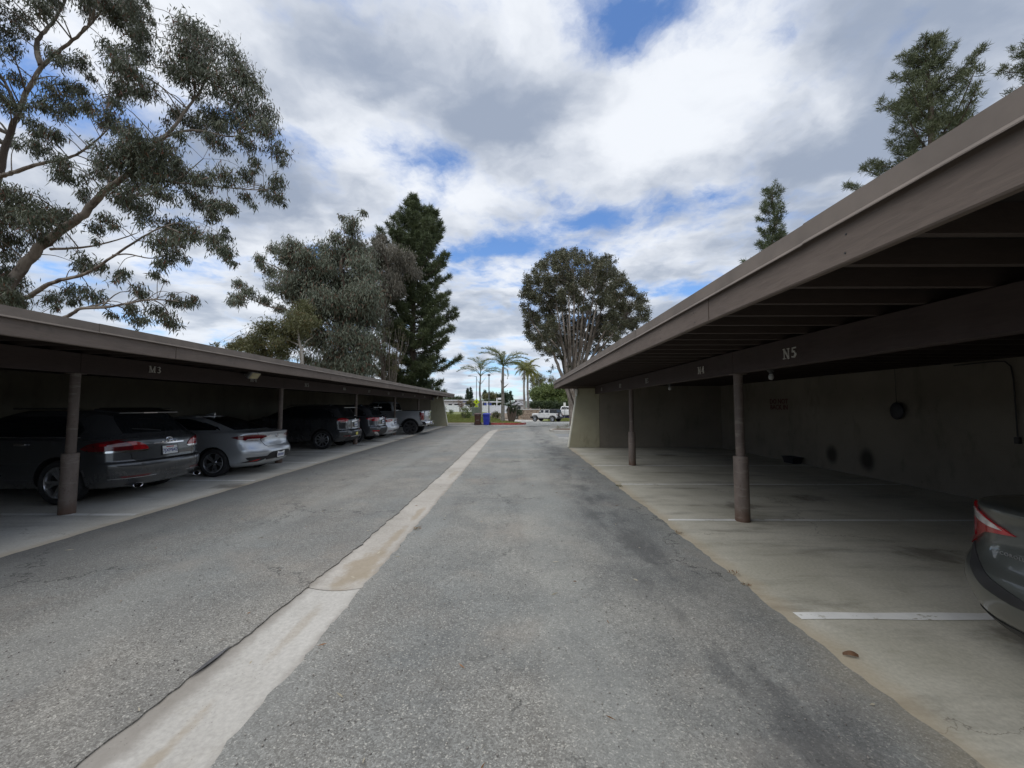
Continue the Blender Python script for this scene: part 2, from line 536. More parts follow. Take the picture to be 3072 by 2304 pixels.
def mat_paint_worn(name, col, under, lo=0.60, hi=0.66):
    m, nb, b = new_mat(name)
    tc = nb.n('ShaderNodeTexCoord').outputs['Object']
    n = nb.noise(nb.mapv(tc, scale=(1.0, 1.6, 1)), 5.5, 8, 0.68)
    n2 = nb.noise(tc, 40, 4, 0.7)
    dirt = nb.rng(nb.noise(tc, 2.0, 5, 0.6), 0.35, 0.7)
    c = nb.mix(nb.m('MULTIPLY', dirt, 0.5), col, tuple(x * 0.62 for x in col))
    k = nb.rng(nb.m('ADD', n, nb.m('MULTIPLY', nb.m('SUBTRACT', n2, 0.5), 0.25)), lo, hi)
    nb.put(b.inputs['Base Color'], nb.mix(k, c, under))
    b.inputs['Roughness'].default_value = 0.7
    return m


mat_asphalt('asphalt')
mat_asphalt('asphalt_street', (1.35, 1.35, 1.35), worn=False)
mat_concrete('pad_right', (0.44, 0.42, 0.34), (0.56, 0.535, 0.45), 0.6, edge=2.12)
mat_concrete('pad_left', (0.52, 0.505, 0.455), (0.62, 0.61, 0.56), 0.42, edge=-5.6)
mat_concrete('gutter_concrete', (0.34, 0.318, 0.282), (0.425, 0.40, 0.362), 0.25, cracks=False, mud=[(-1.58, 4.05, 0.24, 0.7, 0.75), (-1.52, 5.0, 0.09, 0.6, 0.6), (-1.50, 6.1, 0.08, 0.55, 0.6), (-1.5, 9.5, 0.12, 0.9, 0.35)])
mat_concrete('gutter_new', (0.375, 0.36, 0.328), (0.455, 0.44, 0.408), 0.12, cracks=False, mud=[(-1.70, 1.85, 0.06, 0.45, 0.6), (-1.63, 2.95, 0.07, 0.45, 0.35)])
mat_concrete('kerb_concrete', (0.36, 0.35, 0.32), (0.46, 0.45, 0.42), 0.4, cracks=False)
mat_concrete('sidewalk_concrete', (0.56, 0.54, 0.50), (0.64, 0.62, 0.58), 0.2, cracks=False)
mat_paint_worn('kerb_red', (0.34, 0.055, 0.045), (0.34, 0.29, 0.26), 0.56, 0.66)
mat_paint_worn('line_white', (0.84, 0.84, 0.80), (0.42, 0.40, 0.32), 0.58, 0.64)
mat_paint_worn('line_faded', (0.55, 0.55, 0.51), (0.38, 0.37, 0.31), 0.54, 0.64)
mat_paint_worn('line_blue', (0.16, 0.24, 0.46), (0.13, 0.13, 0.14), 0.60, 0.70)
mat_paint_worn('line_road', (0.72, 0.72, 0.70), (0.15, 0.15, 0.15), 0.62, 0.72)
plain('soil', (0.17, 0.125, 0.085), 0.95, var=0.35, vscale=2.5, bump=0.6, bscale=30)
plain('mulch', (0.10, 0.065, 0.04), 0.95, var=0.5, vscale=14, bump=0.9, bscale=45)
plain('lawn_base', (0.15, 0.17, 0.055), 0.95, var=0.35, vscale=3)
plain('mud', (0.24, 0.19, 0.125), 0.95, var=0.3, vscale=18, bump=0.7, bscale=60)
plain('asphalt_tar', (0.085, 0.085, 0.088), 0.8, var=0.3, vscale=9, bump=0.5)


# ------------------------------------------------------------------ ground shapes
def fnoise(t, seed, amp=1.0):
    return amp * (math.sin(t * 3.1 + seed) * 0.35 + math.sin(t * 7.7 + seed * 2.3) * 0.3 + math.sin(t * 17.3 + seed * 5.1) * 0.2 + math.sin(t * 41.0 + seed * 1.7) * 0.15)


def lerp_tab(tab, y):
    if y <= tab[0][0]: return tab[0][1]
    for (a, va), (b, vb) in zip(tab, tab[1:]):
        if y <= b:
            t = (y - a) / (b - a)
            return va + (vb - va) * t
    return tab[-1][1]


def smooth01(t):
    t = max(0.0, min(1.0, t))
    return t * t * (3 - 2 * t)


def street_z(y):
    return -0.0287 * max(0.0, min(y, 80.0) - 34.0)


def lawn_z(x, y):
    hi = 0.13 + 0.024 * max(0.0, y - 35.0)
    lo = street_z(y) + 0.12
    k = smooth01((x + 5.0) / 5.2)
    return hi * (1 - k) + lo * k


GL = [(-9, -2.06), (0, -2.03), (1.84, -2.01), (3.65, -1.89), (5.1, -1.83), (9.7, -1.77), (19.1, -1.81), (23.1, -1.79), (24.8, -1.72), (26.27, -1.58), (27.8, -1.15), (29.25, -0.52), (30.4, 0.15), (31.4, 0.95), (32.2, 2.2), (32.6, 3.6)]
GR = [(-9, -1.44), (0, -1.42), (1.84, -1.40), (3.6, -1.38), (4.95, -1.36), (9.7, -1.29), (19.1, -1.27), (23.1, -1.25), (24.3, -1.17), (25.4, -1.0), (26.6, -0.62), (27.7, -0.16), (28.9, 0.32), (30.2, 0.92), (31.2, 1.65), (32.0, 3.2), (32.3, 4.0)]


def frange(a, b, d):
    n = max(1, int(round((b - a) / d)))
    return [a + (b - a) * i / n for i in range(n + 1)]


# wide base sheet out to the horizon (falls away beyond the end of the lane)
mb = MB()
ys = [-60, -30, 0, 33, 34, 40, 50, 60, 80, 120, 300, 900, 4000]
xs = [-3500, -800, -200, -60, -20, -4, 2, 20, 60, 200, 800, 3500]
mb.grid([[(x, y, -0.10 + (street_z(y) - 0.25 if y > 34 else 0)) for x in xs] for y in ys])
tag(mb.build('ground', MAT['soil']), kind='structure')


def strip(name, mat, ys, fl, fr, z, n=8, zf=None):
    rows = []
    for y in ys:
        a, b = fl(y), fr(y)
        rows.append([(a + (b - a) * i / n, y, z if zf is None else zf(a + (b - a) * i / n, y) + z) for i in range(n + 1)])
    m = MB().grid(rows)
    # downward skirt so that the edge has thickness
    vs, fs = [], []
    for side in (0, n):
        for i in range(len(rows) - 1):
            p, q = rows[i][side], rows[i + 1][side]
            k = len(vs)
            vs += [p, q, (q[0], q[1], q[2] - 0.05), (p[0], p[1], p[2] - 0.05)]
            fs.append((k, k + 1, k + 2, k + 3))
    m.add(vs, fs)
    return tag(m.build(name, MAT[mat]), kind='structure')


YS = frange(-9, 14, 0.06) + frange(14.2, 32.2, 0.2)
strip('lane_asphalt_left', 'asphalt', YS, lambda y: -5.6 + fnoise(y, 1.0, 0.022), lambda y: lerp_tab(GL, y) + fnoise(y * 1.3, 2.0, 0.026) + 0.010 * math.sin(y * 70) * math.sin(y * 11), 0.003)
YS = frange(-9, 15.3, 0.06)
strip('lane_asphalt_right', 'asphalt', YS, lambda y: lerp_tab(GR, y) + fnoise(y * 1.2, 4.0, 0.026) + 0.012 * math.sin(y * 77) * math.sin(y * 9), lambda y: 2.12 + fnoise(y * 0.9, 3.0, 0.034) + 0.012 * math.sin(y * 90) * math.sin(y * 13), 0.003)
strip('parking_asphalt', 'asphalt', frange(15.3, 32.25, 0.25), lambda y: lerp_tab(GR, y) + fnoise(y, 4.0, 0.02), lambda y: 14.0, 0.003, n=14)
strip('street_asphalt', 'asphalt_street', frange(32.2, 84, 0.6), lambda y: -7.0 if y < 33.9 else (-3.0 if y < 36 else -3.0 + 0.07 * (y - 36)), lambda y: 60.0, 0.0025, n=30, zf=lambda x, y: street_z(y))

# fill sheet closing the gap where the gutter runs out
tag(MB().grid([[(x, y, -0.034) for x in (-2.5, 2, 6, 9)] for y in (27, 30, 32.4)]).build('lane_base', MAT['asphalt']), kind='structure')
# concrete gutter down the lane: separate slabs in a shallow dish
gut = thing('lane_gutter', 'pale concrete drainage gutter running down the middle of the asphalt lane', 'gutter', (0, 0, 0))
gut['kind'] = 'structure'
joints = [-9, -3.2, 3.62, 9.15, 9.95, 15.2, 20.4, 24.2, 26.6, 28.6, 30.2, 31.3]


def gut_pts(y):
    """left and right edge point that face one another at distance y of the left edge"""
    L = Vector((lerp_tab(GL, y), y, 0))
    if y < 22:
        Rr = Vector((lerp_tab(GR, y), y, 0))
    else:
        best, Rr = 1e9, None
        for yy in frange(20, 32.3, 0.1):
            p = Vector((lerp_tab(GR, yy), yy, 0))
            if (p - L).length < best:
                best = (p - L).length; Rr = p
    return L, Rr


for a, b in zip(joints, joints[1:]):
    rows = []
    for y in frange(a + 0.006, b - 0.006, 0.35 if b < 22 else 0.2):
        L, Q = gut_pts(y)
        L = L + (L - Q).normalized() * 0.06; Q2 = Q + (Q - L).normalized() * 0.06
        row = []
        for k in range(9):
            t = k / 8
            p = L.lerp(Q2, t)
            wob = 0.0
            if abs(y - 3.62) < 0.02:
                wob = -0.05 * math.sin(t * math.pi) * (1 if y < 3.62 else 1)
            row.append((p.x, p.y + wob, -0.003 - 0.018 * (1 - (2 * t - 1) ** 2)))
        rows.append(row)
    s = MB().grid(rows)
    first, last = rows[0], rows[-1]
    for row in (first, last):
        s.add(list(row) + [(p[0], p[1], p[2] - 0.07) for p in row], [(i, i + 1, 10 + i, 9 + i) for i in range(8)])
    s.build('gutter_slab', MAT['gutter_new' if a < 3.6 else 'gutter_concrete'], gut, smooth=50)

# tar patching where the asphalt meets the gutter
for (y0, y1, sx, ex) in [(2.42, 2.72, 'L', 0.020)]:
    rows = []
    for i in range(9):
        t = i / 8
        y = y0 + (y1 - y0) * t
        e = lerp_tab(GL if sx == 'L' else GR, y)
        wdt = ex * math.sin(math.pi * t) + 0.002
        rows.append([(e - wdt * 0.8, y, 0.009), (e + wdt * 0.6, y, 0.009)])
    tag(MB().grid(rows).build('tar_patch', MAT['asphalt_tar']), kind='structure')

# parking slabs under the two carports
PITCH_R, PITCH_L = 2.55, 2.68


def slab(name, mat, x0, x1, y0, y1, z, edge_left):
    rows = []
    for y in frange(y0, y1, 0.12):
        xa = x0 + (fnoise(y * 0.9, 3.0, 0.02) if edge_left else 0)
        xb = x1 + (0 if edge_left else fnoise(y, 1.0, 0.02))
        row = [(xa, y, z - 0.08), (xa, y, z - 0.006), (xa + 0.012, y, z)] if edge_left else [(xa, y, z)]
        row += [(xa + (xb - xa) * i / 6, y, z) for i in range(1, 6)]
        row += [(xb, y, z)] if edge_left else [(xb - 0.012, y, z), (xb, y, z - 0.006), (xb, y, z - 0.08)]
        rows.append(row)
    return tag(MB().grid(rows).build(name, MAT[mat]), kind='structure')


slab('parking_slab_right', 'pad_right', 2.03, 8.3, -9, 15.45, 0.0, True)
slab('parking_slab_left', 'pad_left', -11.85, -5.50, -9, 31.9, 0.0, False)

# painted stall lines
for k in range(-3, 5):
    y = 3.14 + PITCH_R * k
    if y > 15: break
    near = (k == 0)
    wdt = 0.10 if near else 0.075
    x0 = 2.22 + 0.05 * math.sin(k * 3.3)
    s = MB()
    s.grid([[(x0 + (8.1 - x0) * i / 20, y - wdt / 2 + 0.006 * math.sin(i * 1.3 + k), 0.004) for i in range(21)], [(x0 + 0.03 * math.sin(k) + (8.1 - x0) * i / 20, y + wdt / 2 + 0.005 * math.sin(i * 2.1 + k), 0.004) for i in range(21)]])
    tag(s.build('stall_line', MAT['line_white']), kind='structure')
for k in range(-3, 10):
    y = 5.9 + PITCH_L * k
    if y > 31: break
    s = MB()
    s.grid([[(-11.6 + (5.85) * i / 20, y - 0.055 + 0.004 * math.sin(i + k), 0.004) for i in range(21)], [(-11.6 + 5.85 * i / 20, y + 0.055 + 0.004 * math.sin(i * 1.7 + k), 0.004) for i in range(21)]])
    tag(s.build('stall_line', MAT['line_white']), kind='structure')

# bay markings beyond the right carport
for (y, x0, x1, mt, wd) in [(22.0, 2.3, 8, 'line_blue', 0.10), (20.0, 2.25, 8, 'line_road', 0.12), (19.3, 2.45, 8, 'line_road', 0.10), (21.1, 2.3, 8, 'line_blue', 0.09)]:
    tag(MB().grid([[(x0, y - wd / 2, 0.010), (x1, y - wd / 2, 0.010)], [(x0, y + wd / 2, 0.010), (x1, y + wd / 2, 0.010)]]).build('bay_marking', MAT[mt]), kind='structure')


# ------------------------------------------------------------------ kerbs, lawn, pavement beyond the lane
def kerb(name, pts, mat, label, wdt=0.16, hgt=0.15, zf=None, ramp_end=False):
    zf = zf or (lambda x, y: 0.0)
    n = len(pts)
    rows = []
    for i, (x, y) in enumerate(pts):
        a = Vector(pts[max(0, i - 1)]); b = Vector(pts[min(n - 1, i + 1)])
        t = (b - a).normalized(); nr = Vector((-t.y, t.x))
        z = zf(x, y); h = hgt
        if ramp_end and i >= n - 2:
            h = hgt * (0.55 if i == n - 2 else 0.08)
        prof = [(-wdt / 2, -0.1), (-wdt / 2, h - 0.02), (-wdt / 2 + 0.02, h), (wdt / 2 - 0.02, h), (wdt / 2, h - 0.02), (wdt / 2, -0.1)]
        rows.append([(x + nr.x * q, y + nr.y * q, z + zz) for q, zz in prof])
    s = MB().grid(rows)
    s.add(rows[0], [tuple(range(6))]); s.add(rows[-1], [tuple(range(6))])
    o = s.build(name, MAT[mat], None, smooth=40)
    return tag(o, label, 'kerb')


kerb('kerb', [(x, 33.85 + 0.02 * x) for x in frange(-9, -2.15, 0.8)], 'kerb_concrete', 'weathered grey kerb between the lane end and the lawn')
kerb('red_kerb', [(-2.13, 33.80), (-1.2, 33.80), (-0.2, 33.80), (0.25, 33.86), (0.62, 34.05), (0.85, 34.5), (0.95, 35.2)], 'kerb_red', 'red painted no-parking kerb right of the blue bin', ramp_end=False, hgt=0.17, zf=lambda x, y: street_z(y))
kerb('kerb', [(0.95, 35.35), (0.7, 38.0), (0.0, 42.0), (-1.0, 46.0), (-2.2, 50), (-3.6, 55)], 'kerb_concrete', 'pale kerb curving back from the red kerb along the street', zf=lambda x, y: street_z(y))

lw = MB()
rows = []
for y in frange(33.95, 66, 0.8):
    xr = lerp_tab([(33.9, 0.5), (35, 0.85), (38, 0.55), (42, -0.1), (46, -1.2), (50, -2.4), (55, -3.8), (66, -5)], y)
    rows.append([(-30 + (xr + 30) * (i / 24) ** 0.6, y, lawn_z(-30 + (xr + 30) * (i / 24) ** 0.6, y) if y > 34.2 else 0.12) for i in range(25)])
lw.grid(rows)
lawn = tag(lw.build('lawn_ground', MAT['lawn_base'], None, smooth=60), kind='structure')
# bare soil strip behind the kerb
tag(MB().grid([[(-9, y, 0.135 + 0.012 * i + 0.004), (-5, y, 0.135 + 0.012 * i + 0.004), (-1.6, y, 0.13 + 0.01 * i)] for i, y in enumerate((33.95, 34.4, 34.9))]).build('soil_bed', MAT['soil']), kind='structure')

# footpath on the far side of the lawn
sw = MB()
sw.grid([[(x, y + d, street_z(y + d) * 0.6 + 0.16) for d in (0, 0.8, 1.7)] for x, y in [(-4.6, 53.5), (-3.0, 51.2), (-1.4, 49.0), (0.2, 47.4), (2.0, 46.8)]])
tag(sw.build('footpath', MAT['sidewalk_concrete']), kind='structure')
# far kerb line and pavement beyond the street
sw = MB()
sw.grid([[(x, y + d, street_z(y + d) + z) for d, z in ((0, -0.02), (0.02, 0.14), (1.6, 0.16))] for x, y in [(-1.0, 64.5), (1.0, 64), (4, 64.5), (9, 66), (20, 70), (40, 78)]])
tag(sw.build('pavement', MAT['sidewalk_concrete']), kind='structure')

# grassy bank on the right, with the raised drive the pickup stands on
gb = MB()
gb.grid([[(x, y, max(street_z(y) + 0.05, zz * smooth01((x - 4.2) / 1.2) + (street_z(y) + 0.05) * (1 - smooth01((x - 4.2) / 1.2)))) for x in (4.2, 4.8, 5.4, 7, 12, 20)] for y, zz in ((57.2, -0.60), (58.2, -0.40), (59.2, -0.325), (65, -0.325))])
tag(gb.build('bank', MAT['lawn_base']), kind='structure')
tag(MB().box(5.2, 20, 59.4, 64.5, -0.45, -0.30).build('raised_drive', MAT['sidewalk_concrete']), kind='structure')
# planted island in front of the bays at the right end
isl = [(2.35, 24.9), (2.55, 24.5), (3.2, 24.3), (8, 24.3), (8, 26.4), (3.2, 26.4), (2.6, 26.1), (2.35, 25.6)]
kerb('island_kerb', isl + [isl[0]], 'kerb_concrete', 'pale kerb round the planted island by the bay markings', hgt=0.14)
tag(MB().prism([(x + (0.08 if x < 3 else 0), y + (0.08 if y < 25 else -0.08)) for x, y in isl], 0.0, 0.13).build('island_soil', MAT['mulch']), kind='structure')

# ------------------------------------------------------------------ carport materials
def mat_wood(name, col, grain_axis='Y'):
    m, nb, b = new_mat(name)
    tc = nb.n('ShaderNodeTexCoord').outputs['Object']
    sc = (5, 1.0, 8) if grain_axis == 'Y' else (1.0, 5, 8)
    g = nb.noise(nb.mapv(tc, scale=sc), 6.0, 6, 0.68, 0.6)
    w1 = nb.noise(tc, 1.1, 5, 0.6)
    knots = nb.rng(nb.voro(nb.mapv(tc, scale=(1, 1, 1.6) if grain_axis == 'Y' else (1, 1, 1.6)), 2.6), 0.0, 0.05, 1.0, 0.0)
    c = nb.mix(nb.rng(g, 0.30, 0.72), tuple(x * 0.84 for x in col), tuple(x * 1.12 for x in col))
    c = nb.mix(nb.m('MULTIPLY', nb.rng(w1, 0.45, 0.70), 0.45), c, tuple(min(1, x * 1.28 + 0.01) for x in col))
    c = nb.mix(nb.m('MULTIPLY', nb.rng(nb.noise(nb.mapv(tc, loc=(5, 5, 5)), 2.7, 5, 0.65), 0.58, 0.72), 0.4), c, (0.06, 0.055, 0.045))
    c = nb.mix(nb.m('MULTIPLY', knots, 0.7), c, (0.02, 0.016, 0.013))
    nb.put(b.inputs['Base Color'], c)
    b.inputs['Roughness'].default_value = 0.75
    nb.put(b.inputs['Normal'], nb.bump(g, 0.35, 0.004))
    return m


def mat_stucco(name, col, dark, soot=()):
    m, nb, b = new_mat(name)
    tc = nb.n('ShaderNodeTexCoord').outputs['Object']
    n1 = nb.noise(tc, 0.7, 5, 0.6)
    n2 = nb.noise(nb.mapv(tc, scale=(1, 1, 0.35), loc=(2, 2, 2)), 2.6, 6, 0.68)
    c = nb.mix(nb.rng(n1, 0.3, 0.7), tuple(x * 0.86 for x in col), tuple(x * 1.10 for x in col))
    c = nb.mix(nb.m('MULTIPLY', nb.rng(n2, 0.52, 0.74), 0.55), c, dark)
    spots = nb.m('MULTIPLY', nb.rng(nb.voro(tc, 3.2), 0.0, 0.10, 1, 0), nb.rng(nb.noise(tc, 1.9, 3, 0.5), 0.5, 0.62))
    c = nb.mix(nb.m('MULTIPLY', spots, 0.6), c, tuple(x * 0.4 for x in dark))
    for (py, pz, pr) in soot:
        # exhaust soot at tail-pipe height
        q = nb.m('ADD', nb.v('LENGTH', nb.v('MULTIPLY', nb.v('SUBTRACT', tc, (0.0, py, pz)), (0.0, 1.0, 0.75))), nb.m('MULTIPLY', nb.m('SUBTRACT', n2, 0.5), 0.12))
        c = nb.mix(nb.rng(q, pr * 0.3, pr, 0.85, 0.0), c, (0.03, 0.027, 0.023))
    nb.put(b.inputs['Base Color'], c)
    b.inputs['Roughness'].default_value = 0.92
    b.inputs['Specular IOR Level'].default_value = 0.2
    nb.put(b.inputs['Normal'], nb.bump(nb.noise(tc, 55, 5, 0.7), 0.45, 0.012))
    return m


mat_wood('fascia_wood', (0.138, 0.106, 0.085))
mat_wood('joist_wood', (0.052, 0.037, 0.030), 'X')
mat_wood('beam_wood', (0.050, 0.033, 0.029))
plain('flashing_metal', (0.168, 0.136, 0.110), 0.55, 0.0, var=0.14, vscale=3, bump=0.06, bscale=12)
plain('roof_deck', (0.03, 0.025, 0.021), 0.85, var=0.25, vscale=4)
plain('roofing_gravel', (0.32, 0.30, 0.27), 0.95, var=0.4, vscale=40, bump=0.9, bscale=70)
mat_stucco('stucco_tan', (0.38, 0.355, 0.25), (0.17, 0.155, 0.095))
mat_stucco('stucco_shaded', (0.25, 0.222, 0.178), (0.125, 0.108, 0.082), soot=[(10.12, 0.40, 0.24), (9.13, 0.40, 0.26), (4.6, 0.4, 0.25)])  # darker copy of the tan stucco: shade under the roof put into the colour
mat_stucco('stucco_shaded_left', (0.165, 0.15, 0.115), (0.09, 0.08, 0.055))  # darker again: the left carport's deeper shade painted into the wall colour
mat_stucco('stucco_edge_lit', (0.68, 0.66, 0.55), (0.36, 0.33, 0.25))  # brightness of the lit wing-wall edges put into a paler colour
plain('soot', (0.03, 0.028, 0.024), 0.95)


def mat_column(name, col):
    m, nb, b = new_mat(name)
    tc = nb.n('ShaderNodeTexCoord').outputs['Object']
    X, Y, Z = nb.xyz(tc)
    n1 = nb.noise(nb.mapv(tc, scale=(1, 1, 0.4)), 7, 6, 0.65)
    c = nb.mix(nb.rng(n1, 0.3, 0.7), tuple(x * 0.8 for x in col), tuple(x * 1.2 for x in col))
    rust = nb.m('MULTIPLY', nb.rng(nb.m('ADD', Z, nb.m('MULTIPLY', n1, 0.3)), 0.16, 0.40, 1, 0), 0.75)
    c = nb.mix(rust, c, (0.105, 0.055, 0.032))
    chips = nb.rng(nb.noise(nb.mapv(tc, loc=(3, 3, 1)), 21, 5, 0.7), 0.60, 0.66)
    c = nb.mix(nb.m('MULTIPLY', chips, 0.6), c, (0.085, 0.055, 0.04))
    scuff = nb.m('MULTIPLY', nb.rng(nb.noise(nb.mapv(tc, scale=(1, 1, 6), loc=(1, 4, 2)), 3.0, 5, 0.65), 0.56, 0.66), 0.45)
    c = nb.mix(scuff, c, (0.27, 0.24, 0.21))
    nb.put(b.inputs['Base Color'], c)
    b.inputs['Roughness'].default_value = 0.6
    nb.put(b.inputs['Normal'], nb.bump(n1, 0.2, 0.006))
    return m


mat_column('column_brown', (0.130, 0.100, 0.084))
mat_column('column_sleeve', (0.165, 0.130, 0.109))
plain('letter_white', (0.55, 0.53, 0.48), 0.6, var=0.25, vscale=30)
plain('letter_grey', (0.34, 0.33, 0.31), 0.6, var=0.3, vscale=30)
plain('letter_red', (0.115, 0.035, 0.032), 0.8, var=0.35, vscale=20)
plain('lamp_yellowed', (0.62, 0.55, 0.33), 0.35, var=0.15)
plain('lamp_dim', (0.30, 0.30, 0.28), 0.3, var=0.1)
plain('lamp_white', (0.78, 0.77, 0.72), 0.35, var=0.08)
plain('metal_grey', (0.30, 0.30, 0.30), 0.45, 0.6, var=0.15)
plain('metal_dark', (0.05, 0.048, 0.045), 0.5, 0.3, var=0.2)

# slab-serif letters as strokes on a 0..1 grid (width given), for the stall numbers
GLYPH = {
    'N': (0.92, [((.16, 0), (.16, 1), .07), ((.16, 1), (.76, 0), .17), ((.76, 0), (.76, 1), .07), ((.0, .03), (.34, .03), .06), ((.0, .97), (.22, .97), .06), ((.6, .97), (.92, .97), .06)]),
    'M': (1.12, [((.16, 0), (.16, 1), .07), ((.18, 1), (.56, .05), .16), ((.56, .05), (.94, 1), .07), ((.94, 0), (.94, 1), .16), ((0, .03), (.34, .03), .06), ((0, .97), (.2, .97), .06), ((.78, .03), (1.12, .03), .06), ((.94, .97), (1.12, .97), .06)]),
    '1': (0.5, [((.25, 0), (.25, 1), .16), ((.05, .03), (.47, .03), .06), ((.08, .80), (.25, .98), .07)]),
    '2': (0.62, [((.06, .72), (.16, .92), .09), ((.16, .92), (.36, .97), .08), ((.36, .97), (.52, .78), .14), ((.52, .78), (.44, .55), .13), ((.44, .55), (.06, .06), .09), ((.05, .07), (.56, .07), .13)]),
    '3': (0.62, [((.06, .90), (.32, .97), .08), ((.32, .97), (.50, .78), .14), ((.50, .78), (.28, .54), .10), ((.28, .54), (.54, .30), .14), ((.54, .30), (.34, .03), .13), ((.34, .03), (.04, .10), .09)]),
    '4': (0.66, [((.46, 0), (.46, 1), .15), ((.46, .98), (.03, .32), .07), ((.03, .30), (.64, .30), .09), ((.28, .03), (.62, .03), .06)]),
    '5': (0.62, [((.12, .94), (.55, .94), .12), ((.13, .96), (.09, .56), .07), ((.09, .56), (.36, .62), .09), ((.36, .62), (.54, .34), .15), ((.54, .34), (.34, .04), .14), ((.34, .04), (.04, .10), .10)]),
    '6': (0.62, [((.50, .95), (.26, .82), .08), ((.26, .82), (.11, .40), .15), ((.11, .40), (.22, .06), .12), ((.22, .06), (.40, .05), .08), ((.40, .05), (.53, .30), .14), ((.53, .30), (.38, .56), .12), ((.38, .56), (.14, .48), .07)]),
    '7': (0.60, [((.05, .93), (.56, .93), .13), ((.56, .93), (.22, 0), .12), ((.05, .95), (.05, .78), .06)]),
    '8': (0.62, [((.30, .97), (.10, .76), .11), ((.10, .76), (.30, .54), .10), ((.30, .54), (.52, .28), .13), ((.52, .28), (.30, .03), .11), ((.30, .03), (.08, .27), .13), ((.08, .27), (.30, .54), .10), ((.30, .54), (.50, .76), .10), ((.50, .76), (.30, .97), .11)]),
    '9': (0.62, [((.12, .05), (.36, .18), .08), ((.36, .18), (.51, .60), .15), ((.51, .60), (.40, .94), .12), ((.40, .94), (.22, .95), .08), ((.22, .95), (.09, .70), .14), ((.09, .70), (.24, .44), .12), ((.24, .44), (.48, .52), .07)]),
    '0': (0.64, [((.31, .97), (.10, .62), .13), ((.10, .62), (.10, .38), .15), ((.10, .38), (.31, .03), .13), ((.31, .03), (.53, .38), .13), ((.53, .38), (.53, .62), .15), ((.53, .62), (.31, .97), .13)]),
}


def sign_letters(txt, hgt, gap=0.28, depth=0.008):
    """letters in the local x/z plane, facing -y, centred"""
    mb = MB()
    wid = sum(GLYPH[c][0] for c in txt) + gap * (len(txt) - 1)
    x = -wid / 2
    k = 0
    for c in txt:
        for (a, b, t) in GLYPH[c][1]:
            k += 1
            a = Vector(a); b = Vector(b)
            d = (b - a).normalized(); n = Vector((-d.y, d.x)) * t / 2
            a2 = a - d * 0.02; b2 = b + d * 0.02
            dd = depth + 0.0003 * k
            q = [a2 - n, b2 - n, b2 + n, a2 + n]
            mb.hexa([((p.x + x) * hgt, 0.0, (p.y - 0.5) * hgt) for p in q] + [((p.x + x) * hgt, -dd, (p.y - 0.5) * hgt) for p in q])
        x += GLYPH[c][0] + gap
    return mb


